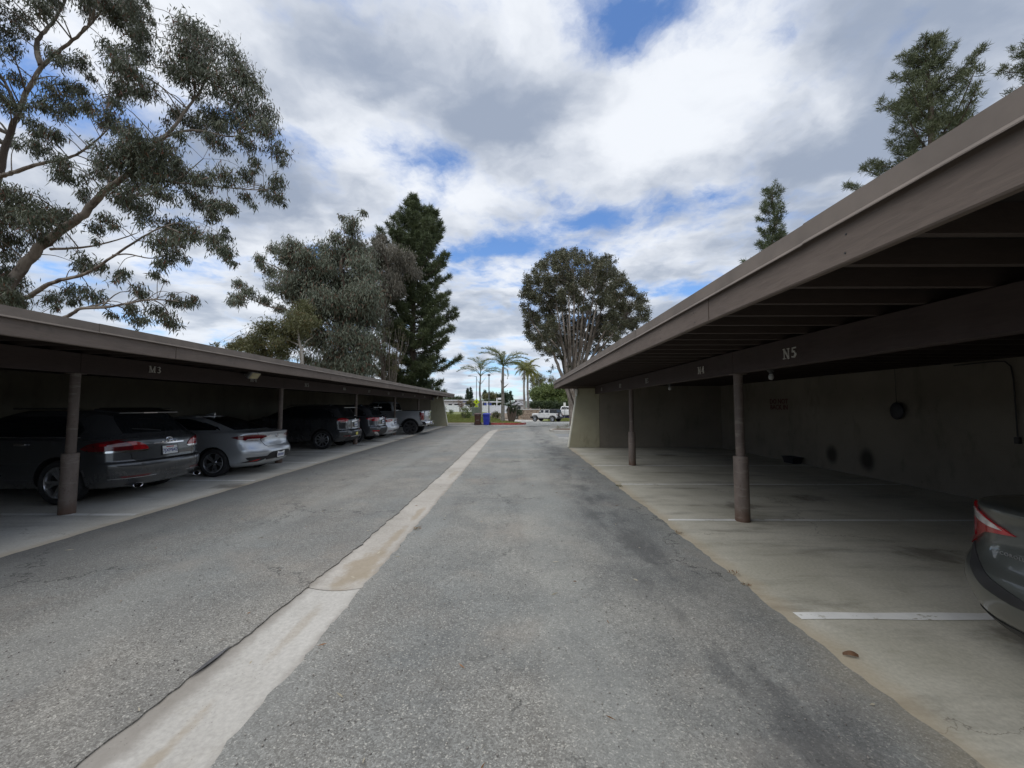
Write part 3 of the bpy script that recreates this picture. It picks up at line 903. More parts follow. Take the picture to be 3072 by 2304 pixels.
def carport(side, y0, y1, xf, xedge, xcol, xback, cols, pitch_j, jphase, letters, label, fin_base, fin_top, zb0, zb1, flash_ph, roof_y1):
    """side=+1: stalls lie towards +X of the lane; -1: towards -X."""
    s = side
    root = thing('carport', label, 'carport', (xedge, y1, 0))
    ZT = 2.655            # top of the roof edge
    zf0, zf1 = 2.355, 2.56  # fascia board
    # roof deck and gravel
    xa, xb = sorted((xf, xback + s * 0.35))
    MB().box(xa + 0.05, xb, y0 + 0.03, roof_y1 - 0.03, 2.60, 2.635).build('roof_deck', MAT['roof_deck'], root)
    MB().box(xa + 0.07, xb - 0.02, y0 + 0.05, roof_y1 - 0.05, 2.6365, 2.648).build('roof_gravel', MAT['roofing_gravel'], root)
    # fascia boards and the metal edge above them, in lengths
    ys = [y0] + [flash_ph + 2.97 * k for k in range(-8, 14) if y0 + 0.5 < flash_ph + 2.97 * k < roof_y1 - 0.3] + [roof_y1]
    for i, (a, b) in enumerate(zip(ys, ys[1:])):
        o = 0.004 * math.sin(i * 2.7)
        fl = MB()
        x_out = xf - s * (0.020 + o * 0.3)
        prof = [(x_out, zf1 - 0.012), (x_out - s * 0.012, zf1 - 0.022), (x_out - s * 0.012, zf1 - 0.016), (x_out - s * 0.002, zf1), (x_out - s * 0.002, ZT), (xf + s * 0.06, ZT + 0.004), (xf + s * 0.06, ZT - 0.02), (x_out + s * 0.004, ZT - 0.02)]
        fl.grid([[(px, yy, pz + o * 0.4) for px, pz in prof + [prof[0]]] for yy in (a + 0.0015, b - 0.0015)])
        fl.build('flashing', MAT['flashing_metal'], root)
    bl = [y0] + [flash_ph + 1.1 + 4.88 * k for k in range(-6, 10) if y0 + 0.5 < flash_ph + 1.1 + 4.88 * k < roof_y1 - 0.3] + [roof_y1]
    for i, (a, b) in enumerate(zip(bl, bl[1:])):
        fb = MB()
        rows = []
        bo = s * 0.004 * math.sin(i * 4.1)
        for yy in frange(a + 0.003, b - 0.003, 0.25):
            dz = 0.003 * math.sin(yy * 1.7 + i)
            rows.append([(xf + bo, yy, zf1 + 0.02), (xf + bo, yy, zf0 + 0.008 + dz), (xf + bo + s * 0.006, yy, zf0 + dz), (xf + s * 0.042, yy, zf0 + dz), (xf + s * 0.042, yy, zf1 + 0.02)])
        fb.grid(rows)
        fb.add(rows[0], [tuple(range(5))]); fb.add(rows[-1], [tuple(range(5))])
        fbo = fb.build('fascia_board', MAT['fascia_wood'], root)
        if s > 0 and b < 9:
            # rusty nail heads, two per stud near the viewer
            for q_ in range(int((b - a) / 0.82)):
                yn = a + 0.25 + 0.82 * q_ + 0.02 * math.sin(q_ * 5)
                for zn in (zf0 + 0.045, zf0 + 0.135):
                    MB().lathe([(0.001, -0.003), (0.005, -0.0025), (0.006, 0.001)], 8, (0, 0, 0), axis='X').xform(Matrix.Translation((xf + bo, yn + 0.01 * math.sin(zn * 99 + q_), zn)) @ (Matrix.Identity(4) if s > 0 else Matrix.Rotation(math.pi, 4, 'Z'))).build('nail', MAT['metal_dark'], fbo)
    # end fascia across the far end
    MB().box(*sorted((xf + s * 0.001, xback + s * 0.35)), roof_y1 - 0.04, roof_y1, zf0 + 0.004, zf1 + 0.03).build('end_fascia', MAT['fascia_wood'], root)
    # joists
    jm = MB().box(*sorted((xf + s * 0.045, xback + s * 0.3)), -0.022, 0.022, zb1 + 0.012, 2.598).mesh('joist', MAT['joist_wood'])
    k = math.ceil((y0 + 0.1 - jphase) / pitch_j)
    while jphase + pitch_j * k < roof_y1 - 0.1:
        o = obj('joist', jm, root)
        o.location = (0, jphase + pitch_j * k + 0.01 * math.sin(k * 1.9), 0)
        k += 1
    # beam in lengths between the columns, with the stall numbers on it
    cb = [y0 + 0.1] + list(cols) + [y1 - 0.02]
    beams = []
    for a, b in zip(cb, cb[1:]):
        if b - a < 0.2: continue
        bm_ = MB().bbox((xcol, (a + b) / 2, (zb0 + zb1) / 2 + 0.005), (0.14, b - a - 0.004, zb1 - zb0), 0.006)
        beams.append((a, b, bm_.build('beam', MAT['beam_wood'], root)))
    for txt, yy, mt in letters:
        par = next((o for a, b, o in beams if a <= yy <= b), beams[-1][2])
        lm = sign_letters(txt, 0.118)
        # right side: letters face -X (read with +Y to the left); left side: face +X
        m = Matrix.Rotation(R(-90) if s > 0 else R(90), 4, 'Z')
        lm.xform(Matrix.Translation((xcol - s * 0.0705, yy, (2.265 if s > 0 else 2.335))) @ m)
        o = lm.build('stall_number', MAT[mt], par)
        o['label'] = 'pale stall number %s fixed to the beam' % txt
    # columns with a thicker sleeve at car height
    for yy in cols:
        c = MB().lathe([(0.061, 0.90), (0.061, zb0 + 0.002)], 24, (xcol, yy, 0)).build('column', MAT['column_brown'], root, smooth=50)
        MB().lathe([(0.098, -0.01), (0.098, 0.91), (0.094, 0.922), (0.06, 0.924)], 28, (xcol, yy, 0)).build('sleeve', MAT['column_sleeve'], c, smooth=50)
        MB().box(xcol - 0.085, xcol + 0.085, yy - 0.085, yy + 0.085, zb0 - 0.012, zb0 + 0.001).build('cap_plate', MAT['column_brown'], c)
    # back wall and end wall with the raking fin
    MB().box(*sorted((xback, xback + s * 0.2)), y0, y1 + 0.2, 0.0, zb1 + 0.008).build('back_wall', MAT['stucco_shaded' if s > 0 else 'stucco_shaded_left'], root)
    # blocking between the joists over the back wall
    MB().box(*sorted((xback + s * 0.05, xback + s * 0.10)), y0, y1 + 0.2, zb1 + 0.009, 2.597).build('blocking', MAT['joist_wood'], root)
    xm = xcol + s * 0.10
    MB().box(*sorted((xm, xback - s * 0.002)), y1, y1 + 0.2, 0.0, zb1 + 0.006).build('end_wall', MAT['stucco_shaded'], root)
    fin = MB()
    q = [(fin_base, 0.0), (xm - s * 0.012, 0.0), (xm - s * 0.012, zf0 - 0.004), (fin_top, zf0 - 0.004)]
    fin.hexa([(q[0][0], y1 - 0.01, q[0][1]), (q[1][0], y1 - 0.01, 0), (q[1][0], y1 + 0.21, 0), (q[0][0], y1 + 0.21, 0), (q[3][0], y1 - 0.01, q[3][1]), (q[2][0], y1 - 0.01, q[2][1]), (q[2][0], y1 + 0.21, q[2][1]), (q[3][0], y1 + 0.21, q[3][1])])
    f = fin.build('wing_wall', MAT['stucco_tan'], root)
    # light on the raking edge, put in as a paler strip
    e = MB()
    for yy in (y1 - 0.014,):
        p0 = Vector((fin_base, yy, 0.02)); p1 = Vector((fin_top, yy, zf0 - 0.03))
        e.hexa([(p0.x - s * 0.006, yy, p0.z), (p0.x + s * 0.035, yy, p0.z), (p0.x + s * 0.035, yy + 0.228, p0.z), (p0.x - s * 0.006, yy + 0.228, p0.z),
                (p1.x - s * 0.006, yy, p1.z), (p1.x + s * 0.035, yy, p1.z), (p1.x + s * 0.035, yy + 0.228, p1.z), (p1.x - s * 0.006, yy + 0.228, p1.z)])
    e.build('lit_edge', MAT['stucco_edge_lit'], f)
    # near end, behind the viewer
    MB().box(*sorted((xm, xback - s * 0.002)), y0, y0 + 0.2, 0.0, zb1 + 0.006).build('end_wall', MAT['stucco_shaded'], root)
    return root


cr = carport(+1, -8.9, 15.4, 1.62, 2.12, 3.28, 8.22, [0.45, 5.66, 10.86], 0.41, 1.36,
             [('N6', 1.9, 'letter_white'), ('N5', 4.48, 'letter_white'), ('N4', 6.62, 'letter_white'), ('N3', 9.34, 'letter_grey'), ('N2', 11.7, 'letter_grey'), ('N1', 14.2, 'letter_grey')],
             'long flat-roofed brown carport along the right side, stalls numbered N', 2.13, 2.49, 2.12, 2.44, 2.09, 15.95)
cl = carport(-1, -8.9, 31.8, -5.10, -5.6, -6.87, -11.75, [0.55, 5.95, 11.25, 16.6, 22.0, 27.4], 0.41, 1.5,
             [('M2', 4.5, 'letter_grey'), ('M3', 7.19, 'letter_white'), ('M4', 9.93, 'letter_grey'), ('M5', 12.5, 'letter_grey'), ('M6', 15.3, 'letter_grey'), ('M7', 17.9, 'letter_grey'), ('M8', 20.65, 'letter_grey'), ('M9', 23.3, 'letter_grey'), ('M10', 26.1, 'letter_grey'), ('M11', 29.0, 'letter_grey')],
             'long flat-roofed brown carport along the left side, cars parked beneath', -5.52, -5.93, 2.16, 2.47, 4.62, 32.5)

# things on the walls and beams -------------------------------------------------
# red stencilled warning on the back wall of the right carport
wr = thing('wall_notice', 'faded red DO NOT BACK IN lettering on the dark back wall', 'notice', (8.215, 12.05, 1.5))
for line, z in (('DO NOT', 1.785), ('BACK IN', 1.605)):
    me = text_mesh(line, 0.205, 0.0015, 'lettering', bold=0.006)
    me.materials.append(MAT['letter_red'])
    me.transform(Matrix.Translation((8.2165, 12.05, z)) @ Matrix.Rotation(R(-90), 4, 'Z') @ Matrix.Rotation(R(90), 4, 'X'))
    obj('lettering', me, wr)

# hanging parking ball
pb = thing('hanging_pad', 'dark oval pad hanging on a cord against the back wall', 'pad', (8.13, 8.26, 1.36))
pbm = MB()
rows = []
for i in range(15):
    a_ = R(-90 + 180 * i / 14)
    rows.append([(8.13 + 0.045 * math.cos(a_) ** 0.6 * math.cos(t_), 8.26 + 0.15 * max(0.02, math.cos(a_)) * math.sin(t_), 1.545 + 0.185 * math.sin(a_)) for t_ in [2 * math.pi * k / 24 for k in range(25)]])
pbm.grid(rows)
plain('rubber_dark', (0.018, 0.019, 0.024), 0.5)
pbm.build('pad', MAT['rubber_dark'], pb, smooth=60)
MB().tube([(8.13, 8.26, 1.72), (8.13, 8.26, 2.44)], 0.005, 6).build('cord', MAT['metal_dark'], pb)
# conduit with switch box
cd = thing('wall_conduit', 'thin dark conduit dropping down the back wall to a small box', 'conduit', (8.2, 6.35, 1.05))
MB().tube([(8.19, 7.2, 2.40), (8.19, 6.6, 2.41), (8.19, 6.45, 2.39), (8.19, 6.38, 2.30), (8.19, 6.36, 2.1), (8.19, 6.36, 1.15)], 0.010, 8).build('pipe', MAT['metal_dark'], cd, smooth=60)
MB().bbox((8.185, 6.36, 1.09), (0.05, 0.07, 0.11), 0.01).build('switch_box', MAT['metal_dark'], cd)
# plastic tub at the foot of the wall
tb = thing('plastic_tub', 'dark plastic tub lying at the foot of the back wall', 'tub', (8.0, 11.25, 0.01))
t_ = MB()
rows = [[(8.0 + dx * k, 11.25 + dy * k, z) for dx, dy in ((-.14, -.22), (.14, -.22), (.14, .22), (-.14, .22), (-.14, -.22))] for k, z in ((0.82, 0.012), (1.0, 0.17), (1.12, 0.175), (1.12, 0.195), (0.94, 0.19), (0.78, 0.03))]
t_.grid(rows); t_.add(rows[-1][:4], [(0, 1, 2, 3)]); t_.add(rows[0][:4], [(0, 1, 2, 3)])
t_.build('tub_body', MAT['rubber_dark'], tb)
# bare bulbs under the right beam
for k, (yy, lab) in enumerate(((5.05, 'white bulb lamp under the beam near the stall number N5'), (8.35, 'small white bulb lamp under the beam between N4 and N3'))):
    b_ = thing('bulb_lamp', lab, 'lamp', (3.42, yy, 2.02), group='bulb lamps under the right beam')
    MB().lathe([(0.045, 2.128), (0.045, 2.108), (0.025, 2.095), (0.025, 2.07)], 16, (3.36, yy, 0)).build('lamp_holder', MAT['metal_dark'], b_, smooth=50)
    MB().lathe([(0.018, 2.072), (0.030, 2.045), (0.033, 2.025), (0.026, 2.003), (0.010, 1.992), (0.001, 1.990)], 16, (3.36, yy, 0)).build('bulb', MAT['lamp_dim'], b_, smooth=60)

# flood light on the left beam
fl = thing('flood_light', 'yellowed square flood light on the left beam above M4', 'flood light', (-6.72, 9.6, 2.42))
m_ = Matrix.Rotation(R(35), 4, 'Y')
MB().bbox((-6.58, 9.60, 2.43), (0.10, 0.34, 0.20), 0.02, m_).build('housing', MAT['metal_grey'], fl, smooth=40)
MB().bbox((-6.545, 9.60, 2.41), (0.05, 0.30, 0.165), 0.012, m_).build('lens', MAT['lamp_yellowed'], fl, smooth=40)
MB().tube([(-6.80, 9.6, 2.44), (-6.64, 9.6, 2.45)], 0.02, 8).build('bracket', MAT['metal_grey'], fl)
# lamps at the far end of the left carport
fl = thing('flood_light', 'small white lamp under the far end of the left roof', 'flood light', (-6.35, 31.6, 2.3))
MB().lathe([(0.02, 0.10), (0.045, 0.06), (0.055, -0.06), (0.075, -0.12), (0.06, -0.125)], 14).xform(Matrix.Translation((-6.35, 31.62, 2.36)) @ Matrix.Rotation(R(30), 4, 'Y')).build('lamp_head', MAT['lamp_white'], fl, smooth=50)
MB().bbox((-6.72, 31.72, 2.22), (0.13, 0.12, 0.26), 0.015).build('junction_box', MAT['metal_grey'], fl)
MB().tube([(-6.35, 31.62, 2.40), (-6.35, 31.7, 2.47)], 0.014, 6).build('stem', MAT['metal_grey'], fl)
fl = thing('flood_light', 'white cone lamp at the top of the right wing wall', 'flood light', (2.47, 15.3, 2.1))
MB().lathe([(0.03, 0.12), (0.065, 0.10), (0.062, 0.0), (0.035, -0.14), (0.02, -0.17)], 14, (2.46, 15.34, 2.21)).build('lamp_head', MAT['lamp_white'], fl, smooth=50)
MB().tube([(2.46, 15.34, 2.32), (2.46, 15.37, 2.36)], 0.012, 6).build('stem', MAT['metal_grey'], fl)

# ------------------------------------------------------------------ car materials
def mat_paint(name, col, metal=0.35, rough=0.26, coat=1.0):
    m, nb, b = new_mat(name)
    tc = nb.n('ShaderNodeTexCoord').outputs['Object']
    X, Y, Z = nb.xyz(tc)
    fl = nb.noise(tc, 900, 2, 0.5)
    dust = nb.m('MULTIPLY', nb.rng(nb.noise(nb.mapv(tc, scale=(1, 1, 0.6)), 3.0, 6, 0.65), 0.35, 0.75), nb.rng(Z, 0.15, 0.75, 0.45, 0.06))
    c = nb.mix(fl, tuple(x * 0.92 for x in col), tuple(x * 1.08 for x in col))
    nb.put(b.inputs['Base Color'], nb.mix(dust, c, (0.22, 0.20, 0.17)))
    b.inputs['Metallic'].default_value = metal
    nb.put(b.inputs['Roughness'], nb.rng(dust, 0.0, 0.6, rough, rough + 0.25))
    b.inputs['Coat Weight'].default_value = coat
    b.inputs['Coat Roughness'].default_value = 0.03
    return m


mat_paint('paint_graphite', (0.060, 0.064, 0.070))
mat_paint('paint_silver', (0.50, 0.53, 0.56), 0.6, 0.28)
mat_paint('paint_charcoal', (0.040, 0.043, 0.048))
mat_paint('paint_slate', (0.055, 0.060, 0.070))
mat_paint('paint_white', (0.72, 0.72, 0.71), 0.0, 0.35)
mat_paint('paint_pale_silver', (0.68, 0.69, 0.70), 0.4, 0.34)
mat_paint('paint_truck_grey', (0.30, 0.315, 0.33), 0.5, 0.36)
mat_paint('paint_olive_grey', (0.085, 0.093, 0.086), 0.45, 0.34)
mat_paint('paint_blue', (0.03, 0.035, 0.17), 0.2, 0.35)
plain('car_glass', (0.010, 0.012, 0.014), 0.06, var=0.2, spec=0.5)
plain('trim_black', (0.018, 0.018, 0.019), 0.55, var=0.2)
plain('gap_black', (0.006, 0.006, 0.006), 0.8, var=0.1)
plain('tyre_rubber', (0.022, 0.022, 0.023), 0.85, var=0.3, vscale=20, bump=0.3, bscale=90)
plain('chrome', (0.72, 0.72, 0.74), 0.12, 1.0, var=0.05)
plain('rim_alloy', (0.52, 0.53, 0.55), 0.28, 0.9, var=0.08)
plain('rim_dark', (0.03, 0.03, 0.032), 0.45, 0.4, var=0.2)
plain('lamp_red', (0.34, 0.010, 0.014), 0.10, 0.0, 1.0, var=0.25, vscale=14)
plain('lamp_red_dark', (0.115, 0.006, 0.010), 0.10, 0.0, 1.0, var=0.3, vscale=14)
plain('lamp_clear', (0.62, 0.58, 0.56), 0.10, 0.2, 1.0, var=0.2, vscale=20)
plain('lamp_amber', (0.45, 0.14, 0.02), 0.15, 0.0, 1.0)
plain('plate_white', (0.72, 0.73, 0.72), 0.45, var=0.06, vscale=20)
plain('plate_blue', (0.03, 0.05, 0.22), 0.5)
plain('plate_yellow', (0.62, 0.55, 0.10), 0.5, var=0.1)
plain('plate_red', (0.45, 0.04, 0.04), 0.5)


def pchip(vals, t):
    """monotone cubic through equally spaced values at parameter t"""
    n = len(vals)
    i = min(max(int(t), 0), n - 2)
    f = t - i

    def tan(k):
        if k <= 0 or k >= n - 1: return 0.0 if n < 3 else (vals[1] - vals[0] if k <= 0 else vals[-1] - vals[-2])
        a, b = vals[k] - vals[k - 1], vals[k + 1] - vals[k]
        return 0.0 if a * b <= 0 else 2 * a * b / (a + b)
    m0, m1 = tan(i), tan(i + 1)
    f2, f3 = f * f, f * f * f
    return (2 * f3 - 3 * f2 + 1) * vals[i] + (f3 - 2 * f2 + f) * m0 + (-2 * f3 + 3 * f2) * vals[i + 1] + (f3 - f2) * m1


class Shape:
    """Body skin as a stack of plan outlines. Level: z, xr, xf, w, rear corner (rx, ry), front corner (rx, ry)."""

    def __init__(s, levels, bow=0.06, taper=0.05, crown=0.035):
        s.L = levels; s.bow = bow; s.taper = taper; s.crown = crown
        s.cols = list(zip(*levels))

    def lev(s, t):
        return [pchip(c, t) for c in s.cols]

    def t_of_z(s, z):
        zs = s.cols[0]
        lo, hi = 0.0, len(zs) - 1.0
        for _ in range(30):
            m = (lo + hi) / 2
            if pchip(zs, m) < z: lo = m
            else: hi = m
        return (lo + hi) / 2

    def outline(s, t, NR=9, NC=8, NS=26):
        """half outline from the rear centre to the front centre (y >= 0)"""
        z, xr, xf, w, rxr, ryr, rxf, ryf = s.lev(t)
        xm, hl = (xr + xf) / 2, max(0.05, (xf - xr) / 2)
        pts = []
        ye = max(0.02, w - ryr)
        for i in range(NR):
            pts.append((xr, ye * i / NR))
        for i in range(NC):
            a = math.pi / 2 * i / NC
            pts.append((xr + rxr * (1 - math.cos(a)), ye + ryr * math.sin(a)))
        for i in range(NS):
            pts.append((xr + rxr + (xf - rxf - xr - rxr) * i / NS, w))
        yf = max(0.02, w - ryf)
        for i in range(NC):
            a = math.pi / 2 * (1 - i / NC)
            pts.append((xf - rxf * (1 - math.cos(a)), yf + ryf * math.sin(a)))
        for i in range(NR + 1):
            pts.append((xf, yf * (1 - i / NR)))
        out = []
        for x, y in pts:
            u = (x - xm) / hl
            k = 1 - s.taper * abs(u) ** 3
            b = s.bow * (y / max(w, 0.01)) ** 2
            bx = b * (1 if u < 0 else -1) * abs(u) ** 4
            out.append(Vector((x + bx, y * k, z)))
        return out

    def mesh(s, nt=44):
        T = len(s.L) - 1
        rings = []
        for i in range(nt + 1):
            h = s.outline(T * i / nt)
            rings.append(h + [Vector((p.x, -p.y, p.z)) for p in reversed(h[1:-1])])
        n = len(rings[0])
        top = rings[-1]
        cx = (top[0].x + top[len(s.outline(T)) - 1].x) / 2
        c = Vector((cx, 0, top[0].z))
        for f in (0.93, 0.8, 0.6, 0.35):
            rings.append([c + (p - c) * f + Vector((0, 0, s.crown * (1 - f * f))) for p in top])
        vs = [p for r in rings for p in r]
        fs = []
        for i in range(len(rings) - 1):
            for k in range(n):
                k2 = (k + 1) % n
                fs.append((i * n + k, i * n + k2, (i + 1) * n + k2, (i + 1) * n + k))
        vs.append(c + Vector((0, 0, s.crown)))
        ci = len(vs) - 1
        b = (len(rings) - 1) * n
        for k in range(n):
            fs.append((b + k, b + (k + 1) % n, ci))
        fs.append(tuple(range(n - 1, -1, -1)))
        m = MB(); m.add(vs, fs)
        return m

    def at(s, z, where, val, side=1, off=0.0):
        """point on the skin: where 'y' = on the rear face at |y|=val; 'x' = on the side at x=val; 'f' = front face at |y|"""
        h = s.outline(s.t_of_z(z), 14, 12, 40)
        return s._on(h, s._len(h, where, val), side, off)

    def _len(s, h, where, val):
        acc = 0.0
        if where == 'f':
            tot = sum((b - a).length for a, b in zip(h, h[1:]))
            for a, b in zip(reversed(h), list(reversed(h))[1:]):
                d = (b - a).length
                if b.y >= val:
                    f = (val - a.y) / max(1e-6, b.y - a.y)
                    return tot - acc - d * max(0, min(1, f))
                acc += d
            return tot - acc
        for a, b in zip(h, h[1:]):
            d = (b - a).length
            if where == 'y' and b.y >= val - 1e-9:
                f = (val - a.y) / max(1e-6, b.y - a.y)
                return acc + d * max(0, min(1, f))
            if where == 'x' and b.x >= val:
                f = (val - a.x) / max(1e-6, b.x - a.x)
                return acc + d * max(0, min(1, f))
            acc += d
        return acc

    def _on(s, h, l, side, off):
        for a, b in zip(h, h[1:]):
            d = (b - a).length
            if l <= d or b is h[-1]:
                f = max(0, min(1, l / max(1e-6, d)))
                p = a.lerp(b, f)
                tdir = (b - a).normalized()
                nr = Vector((-tdir.y, tdir.x, 0)) if True else None
                if nr.dot(p - Vector((sum(q.x for q in h) / len(h), 0, p.z))) < 0:
                    nr = -nr
                p = p + nr * off
                return Vector((p.x, p.y * side, p.z))
            l -= d
        return h[-1].copy()

    def patch(s, rows, side=1, off=0.006, nu=12, nv=6, depth=0.02):
        """rows: (z, start, end) with start/end = ('x'|'y'|'f', value); interpolated smoothly in z. Mirrored by side; side=0: symmetrical across the rear."""
        zs = [r[0] for r in rows]
        data = []
        T = len(rows) - 1
        for i in range(nv * T + 1):
            t = i / nv
            z = pchip(zs, t)
            h = s.outline(s.t_of_z(z), 14, 12, 40)
            k = min(int(t), T - 1); f = t - k
            la = [s._len(h, *rows[j][1]) for j in (k, k + 1)]
            lb = [s._len(h, *rows[j][2]) for j in (k, k + 1)]
            a = la[0] + (la[1] - la[0]) * f
            b = lb[0] + (lb[1] - lb[0]) * f
            if side == 0:
                pts = []
                for j in range(-nu, nu + 1):
                    u = abs(j) / nu
                    pts.append(s._on(h, a * u, 1 if j >= 0 else -1, off))
            else:
                pts = [s._on(h, a + (b - a) * j / nu, side, off) for j in range(nu + 1)]
            data.append(pts)
        m = MB().grid(data)
        # rim running back into the body
        loop = data[0][:] + [r[-1] for r in data[1:]] + list(reversed(data[-1][:-1])) + [r[0] for r in reversed(data[1:-1])]
        c = Vector((2.3, 0, sum(p.z for p in loop) / len(loop)))
        inn = []
        for p in loop:
            d = Vector((c.x - p.x, -p.y, 0))
            inn.append(p + d.normalized() * depth)
        n = len(loop)
        m.add(loop + inn, [(i, (i + 1) % n, n + (i + 1) % n, n + i) for i in range(n)])
        return m

    def seam(s, pts, side=1, r=0.005, off=0.0, dense=5):
        """thin line over the skin; pts: (z, where, val)"""
        out = []
        for a, b in zip(pts, pts[1:]):
            for i in range(dense):
                f = i / dense
                z = a[0] + (b[0] - a[0]) * f
                if a[1] == b[1]:
                    out.append(s.at(z, a[1], a[2] + (b[2] - a[2]) * f, side, off))
                else:
                    h = s.outline(s.t_of_z(z), 14, 12, 40)
                    l = s._len(h, a[1], a[2]) * (1 - f) + s._len(h, b[1], b[2]) * f
                    out.append(s._on(h, l, side, off))
        out.append(s.at(pts[-1][0], pts[-1][1], pts[-1][2], side, off))
        return MB().tube(out, r, 5)


def wheel_meshes(rad, wid, kind):
    """tyre and rim about the local Y axis, outer face towards +y"""
    h = wid / 2
    rr = rad * 0.70
    ty = MB().lathe([(rr, -h * 0.8), (rad * 0.86, -h), (rad * 0.965, -h * 0.85), (rad, -h * 0.6), (rad * 0.994, -h * 0.3), (rad * 0.994, -h * 0.28), (rad, 0), (rad * 0.994, h * 0.28), (rad, h * 0.6), (rad * 0.965, h * 0.85), (rad * 0.86, h), (rr + 0.012, h * 0.86), (rr, h * 0.8), (rr * 0.98, 0.0), (rr, -h * 0.8)], 36, axis='Y', cap=False).mesh('tyre', MAT['tyre_rubber'], 40)
    rim = MB()
    rim.lathe([(rr * 1.0, h * 0.72), (rr * 1.01, h * 0.86), (rr * 0.955, h * 0.90), (rr * 0.93, h * 0.80), (rr * 0.90, h * 0.2)], 36, axis='Y', cap=False)
    rim.lathe([(0.001, h * 0.62), (rr * 0.20, h * 0.60), (rr * 0.26, h * 0.45)], 20, axis='Y', cap=False)
    dk = MB().lathe([(0.001, h * 0.05), (rr * 0.5, h * 0.1), (rr * 0.92, h * 0.2)], 30, axis='Y', cap=False).mesh('brake', MAT['gap_black'], 40)
    nsp = {'five_twin': 5, 'ten': 10, 'six': 6, 'five': 5, 'seven': 7}[kind]
    for k in range(nsp):
        a0 = 2 * math.pi * k / nsp
        offs = (-0.17, 0.17) if kind == 'five_twin' else (0.0,)
        for da in offs:
            a = a0 + da
            wi, wo = (0.085, 0.11) if kind == 'five_twin' else ((0.13, 0.085) if kind == 'ten' else (0.20, 0.22))
            ri, ro = rr * 0.16, rr * 0.95
            ai = a0 + da * 0.5
            p = []
            for (r_, aa, ww, yt) in ((ri, ai, wi, h * 0.58), (ro, a, wo, h * 0.80)):
                c = Vector((math.cos(aa), 0, math.sin(aa))) * r_
                tg = Vector((-math.sin(aa), 0, math.cos(aa))) * rr * ww
                p.append((c, tg, yt))
            (c0, t0, y0), (c1, t1, y1) = p
            Yv = Vector((0, 1, 0))
            rim.hexa([c0 - t0 + Yv * (y0 - 0.03), c1 - t1 + Yv * (y1 - 0.03), c1 + t1 + Yv * (y1 - 0.03), c0 + t0 + Yv * (y0 - 0.03),
                      c0 - t0 * 0.7 + Yv * y0, c1 - t1 * 0.7 + Yv * y1, c1 + t1 * 0.7 + Yv * y1, c0 + t0 * 0.7 + Yv * y0])
    rm = rim.mesh('rim', MAT['rim_dark' if kind == 'seven' else 'rim_alloy'], 35)
    return ty, rm, dk


def body_with_arches(car, shape_mb, axles, track, rad, paint, arch=1.16, depth=0.30):
    """cut the wheel arches out of a closed body skin"""
    o = shape_mb.build('body', MAT[paint], None)
    cut = MB()
    for ax in axles:
        for sd_ in (-1, 1):
            y0, y1 = sorted((sd_ * (track + 0.5), sd_ * (track - depth)))
            cut.lathe([(rad * arch, y0), (rad * arch, y1)], 32, (ax, 0, rad), axis='Y')
    co = cut.build('cutter', MAT['gap_black'], None)
    co.data.materials.clear(); co.data.materials.append(MAT['gap_black'])
    md = o.modifiers.new('b', 'BOOLEAN')
    md.operation = 'DIFFERENCE'; md.object = co; md.solver = 'EXACT'
    try:
        md.material_mode = 'TRANSFER'
    except Exception:
        pass
    dg = bpy.context.evaluated_depsgraph_get()
    me = bpy.data.meshes.new_from_object(o.evaluated_get(dg))
    old = o.data
    o.modifiers.clear()
    o.data = me
    bpy.data.meshes.remove(old)
    cm = co.data
    bpy.data.objects.remove(co); bpy.data.meshes.remove(cm)
    me.polygons.foreach_set('use_smooth', [True] * len(me.polygons))
    me.set_sharp_from_angle(angle=R(38))
    o.parent = car
    return o


def put_wheels(car, axles, track, rad, wid, kind):
    ty, rm, dk = wheel_meshes(rad, wid, kind)
    for ax in axles:
        for sd_ in (-1, 1):
            o = obj('wheel', ty, car)
            o.location = (ax, sd_ * (track - wid / 2), rad)
            if sd_ < 0: o.rotation_euler = (0, 0, math.pi)
            o.rotation_euler.y = rnd.uniform(0, 1.2)
            obj('rim', rm, o)
            obj('brake_disc', dk, o)


def plate(car, loc, txt, tilt=8.0, frame='trim_black', strip='plate_red', wid=0.305, hgt=0.155, plate_mat='plate_white'):
    """licence plate facing -x"""
    p = MB().bbox((0, 0, 0), (0.008, wid, hgt), 0.003)
    m = Matrix.Translation(loc) @ Matrix.Rotation(R(tilt), 4, 'Y')
    o = p.xform(m).build('licence_plate', MAT[plate_mat], car)
    f = MB()
    for z in (-hgt / 2 - 0.006, hgt / 2 + 0.006):
        f.cbox((0.001, 0, z), (0.014, wid + 0.024, 0.014))
    for y in (-wid / 2 - 0.006, wid / 2 + 0.006):
        f.cbox((0.001, y, 0), (0.014, 0.012, hgt))
    f.xform(m).build('plate_frame', MAT[frame], o)
    if not txt:
        # characters too small to read: a row of dark marks
        for i_ in range(7):
            MB().cbox((-0.005, -0.105 + 0.035 * i_, -0.012), (0.002, 0.020, 0.062)).xform(m).build('plate_mark', MAT['plate_blue'], o)
    if txt:
        me = text_mesh(txt, 0.088, 0.001, 'plate_text', bold=0.001)
        me.materials.append(MAT['plate_blue'])
        me.transform(m @ Matrix.Translation((-0.0055, 0, -0.012)) @ Matrix.Rotation(R(-90), 4, 'Z') @ Matrix.Rotation(R(90), 4, 'X'))
        obj('plate_text', me, o)
        MB().cbox((-0.005, 0, hgt * 0.36), (0.002, wid * 0.5, 0.018)).xform(m).build('plate_heading', MAT[strip], o)
    return o


def P(car, mb, name, mat, smooth=40, parent=None):
    o = mb.build(name, MAT[mat], parent or car, smooth)
    return o


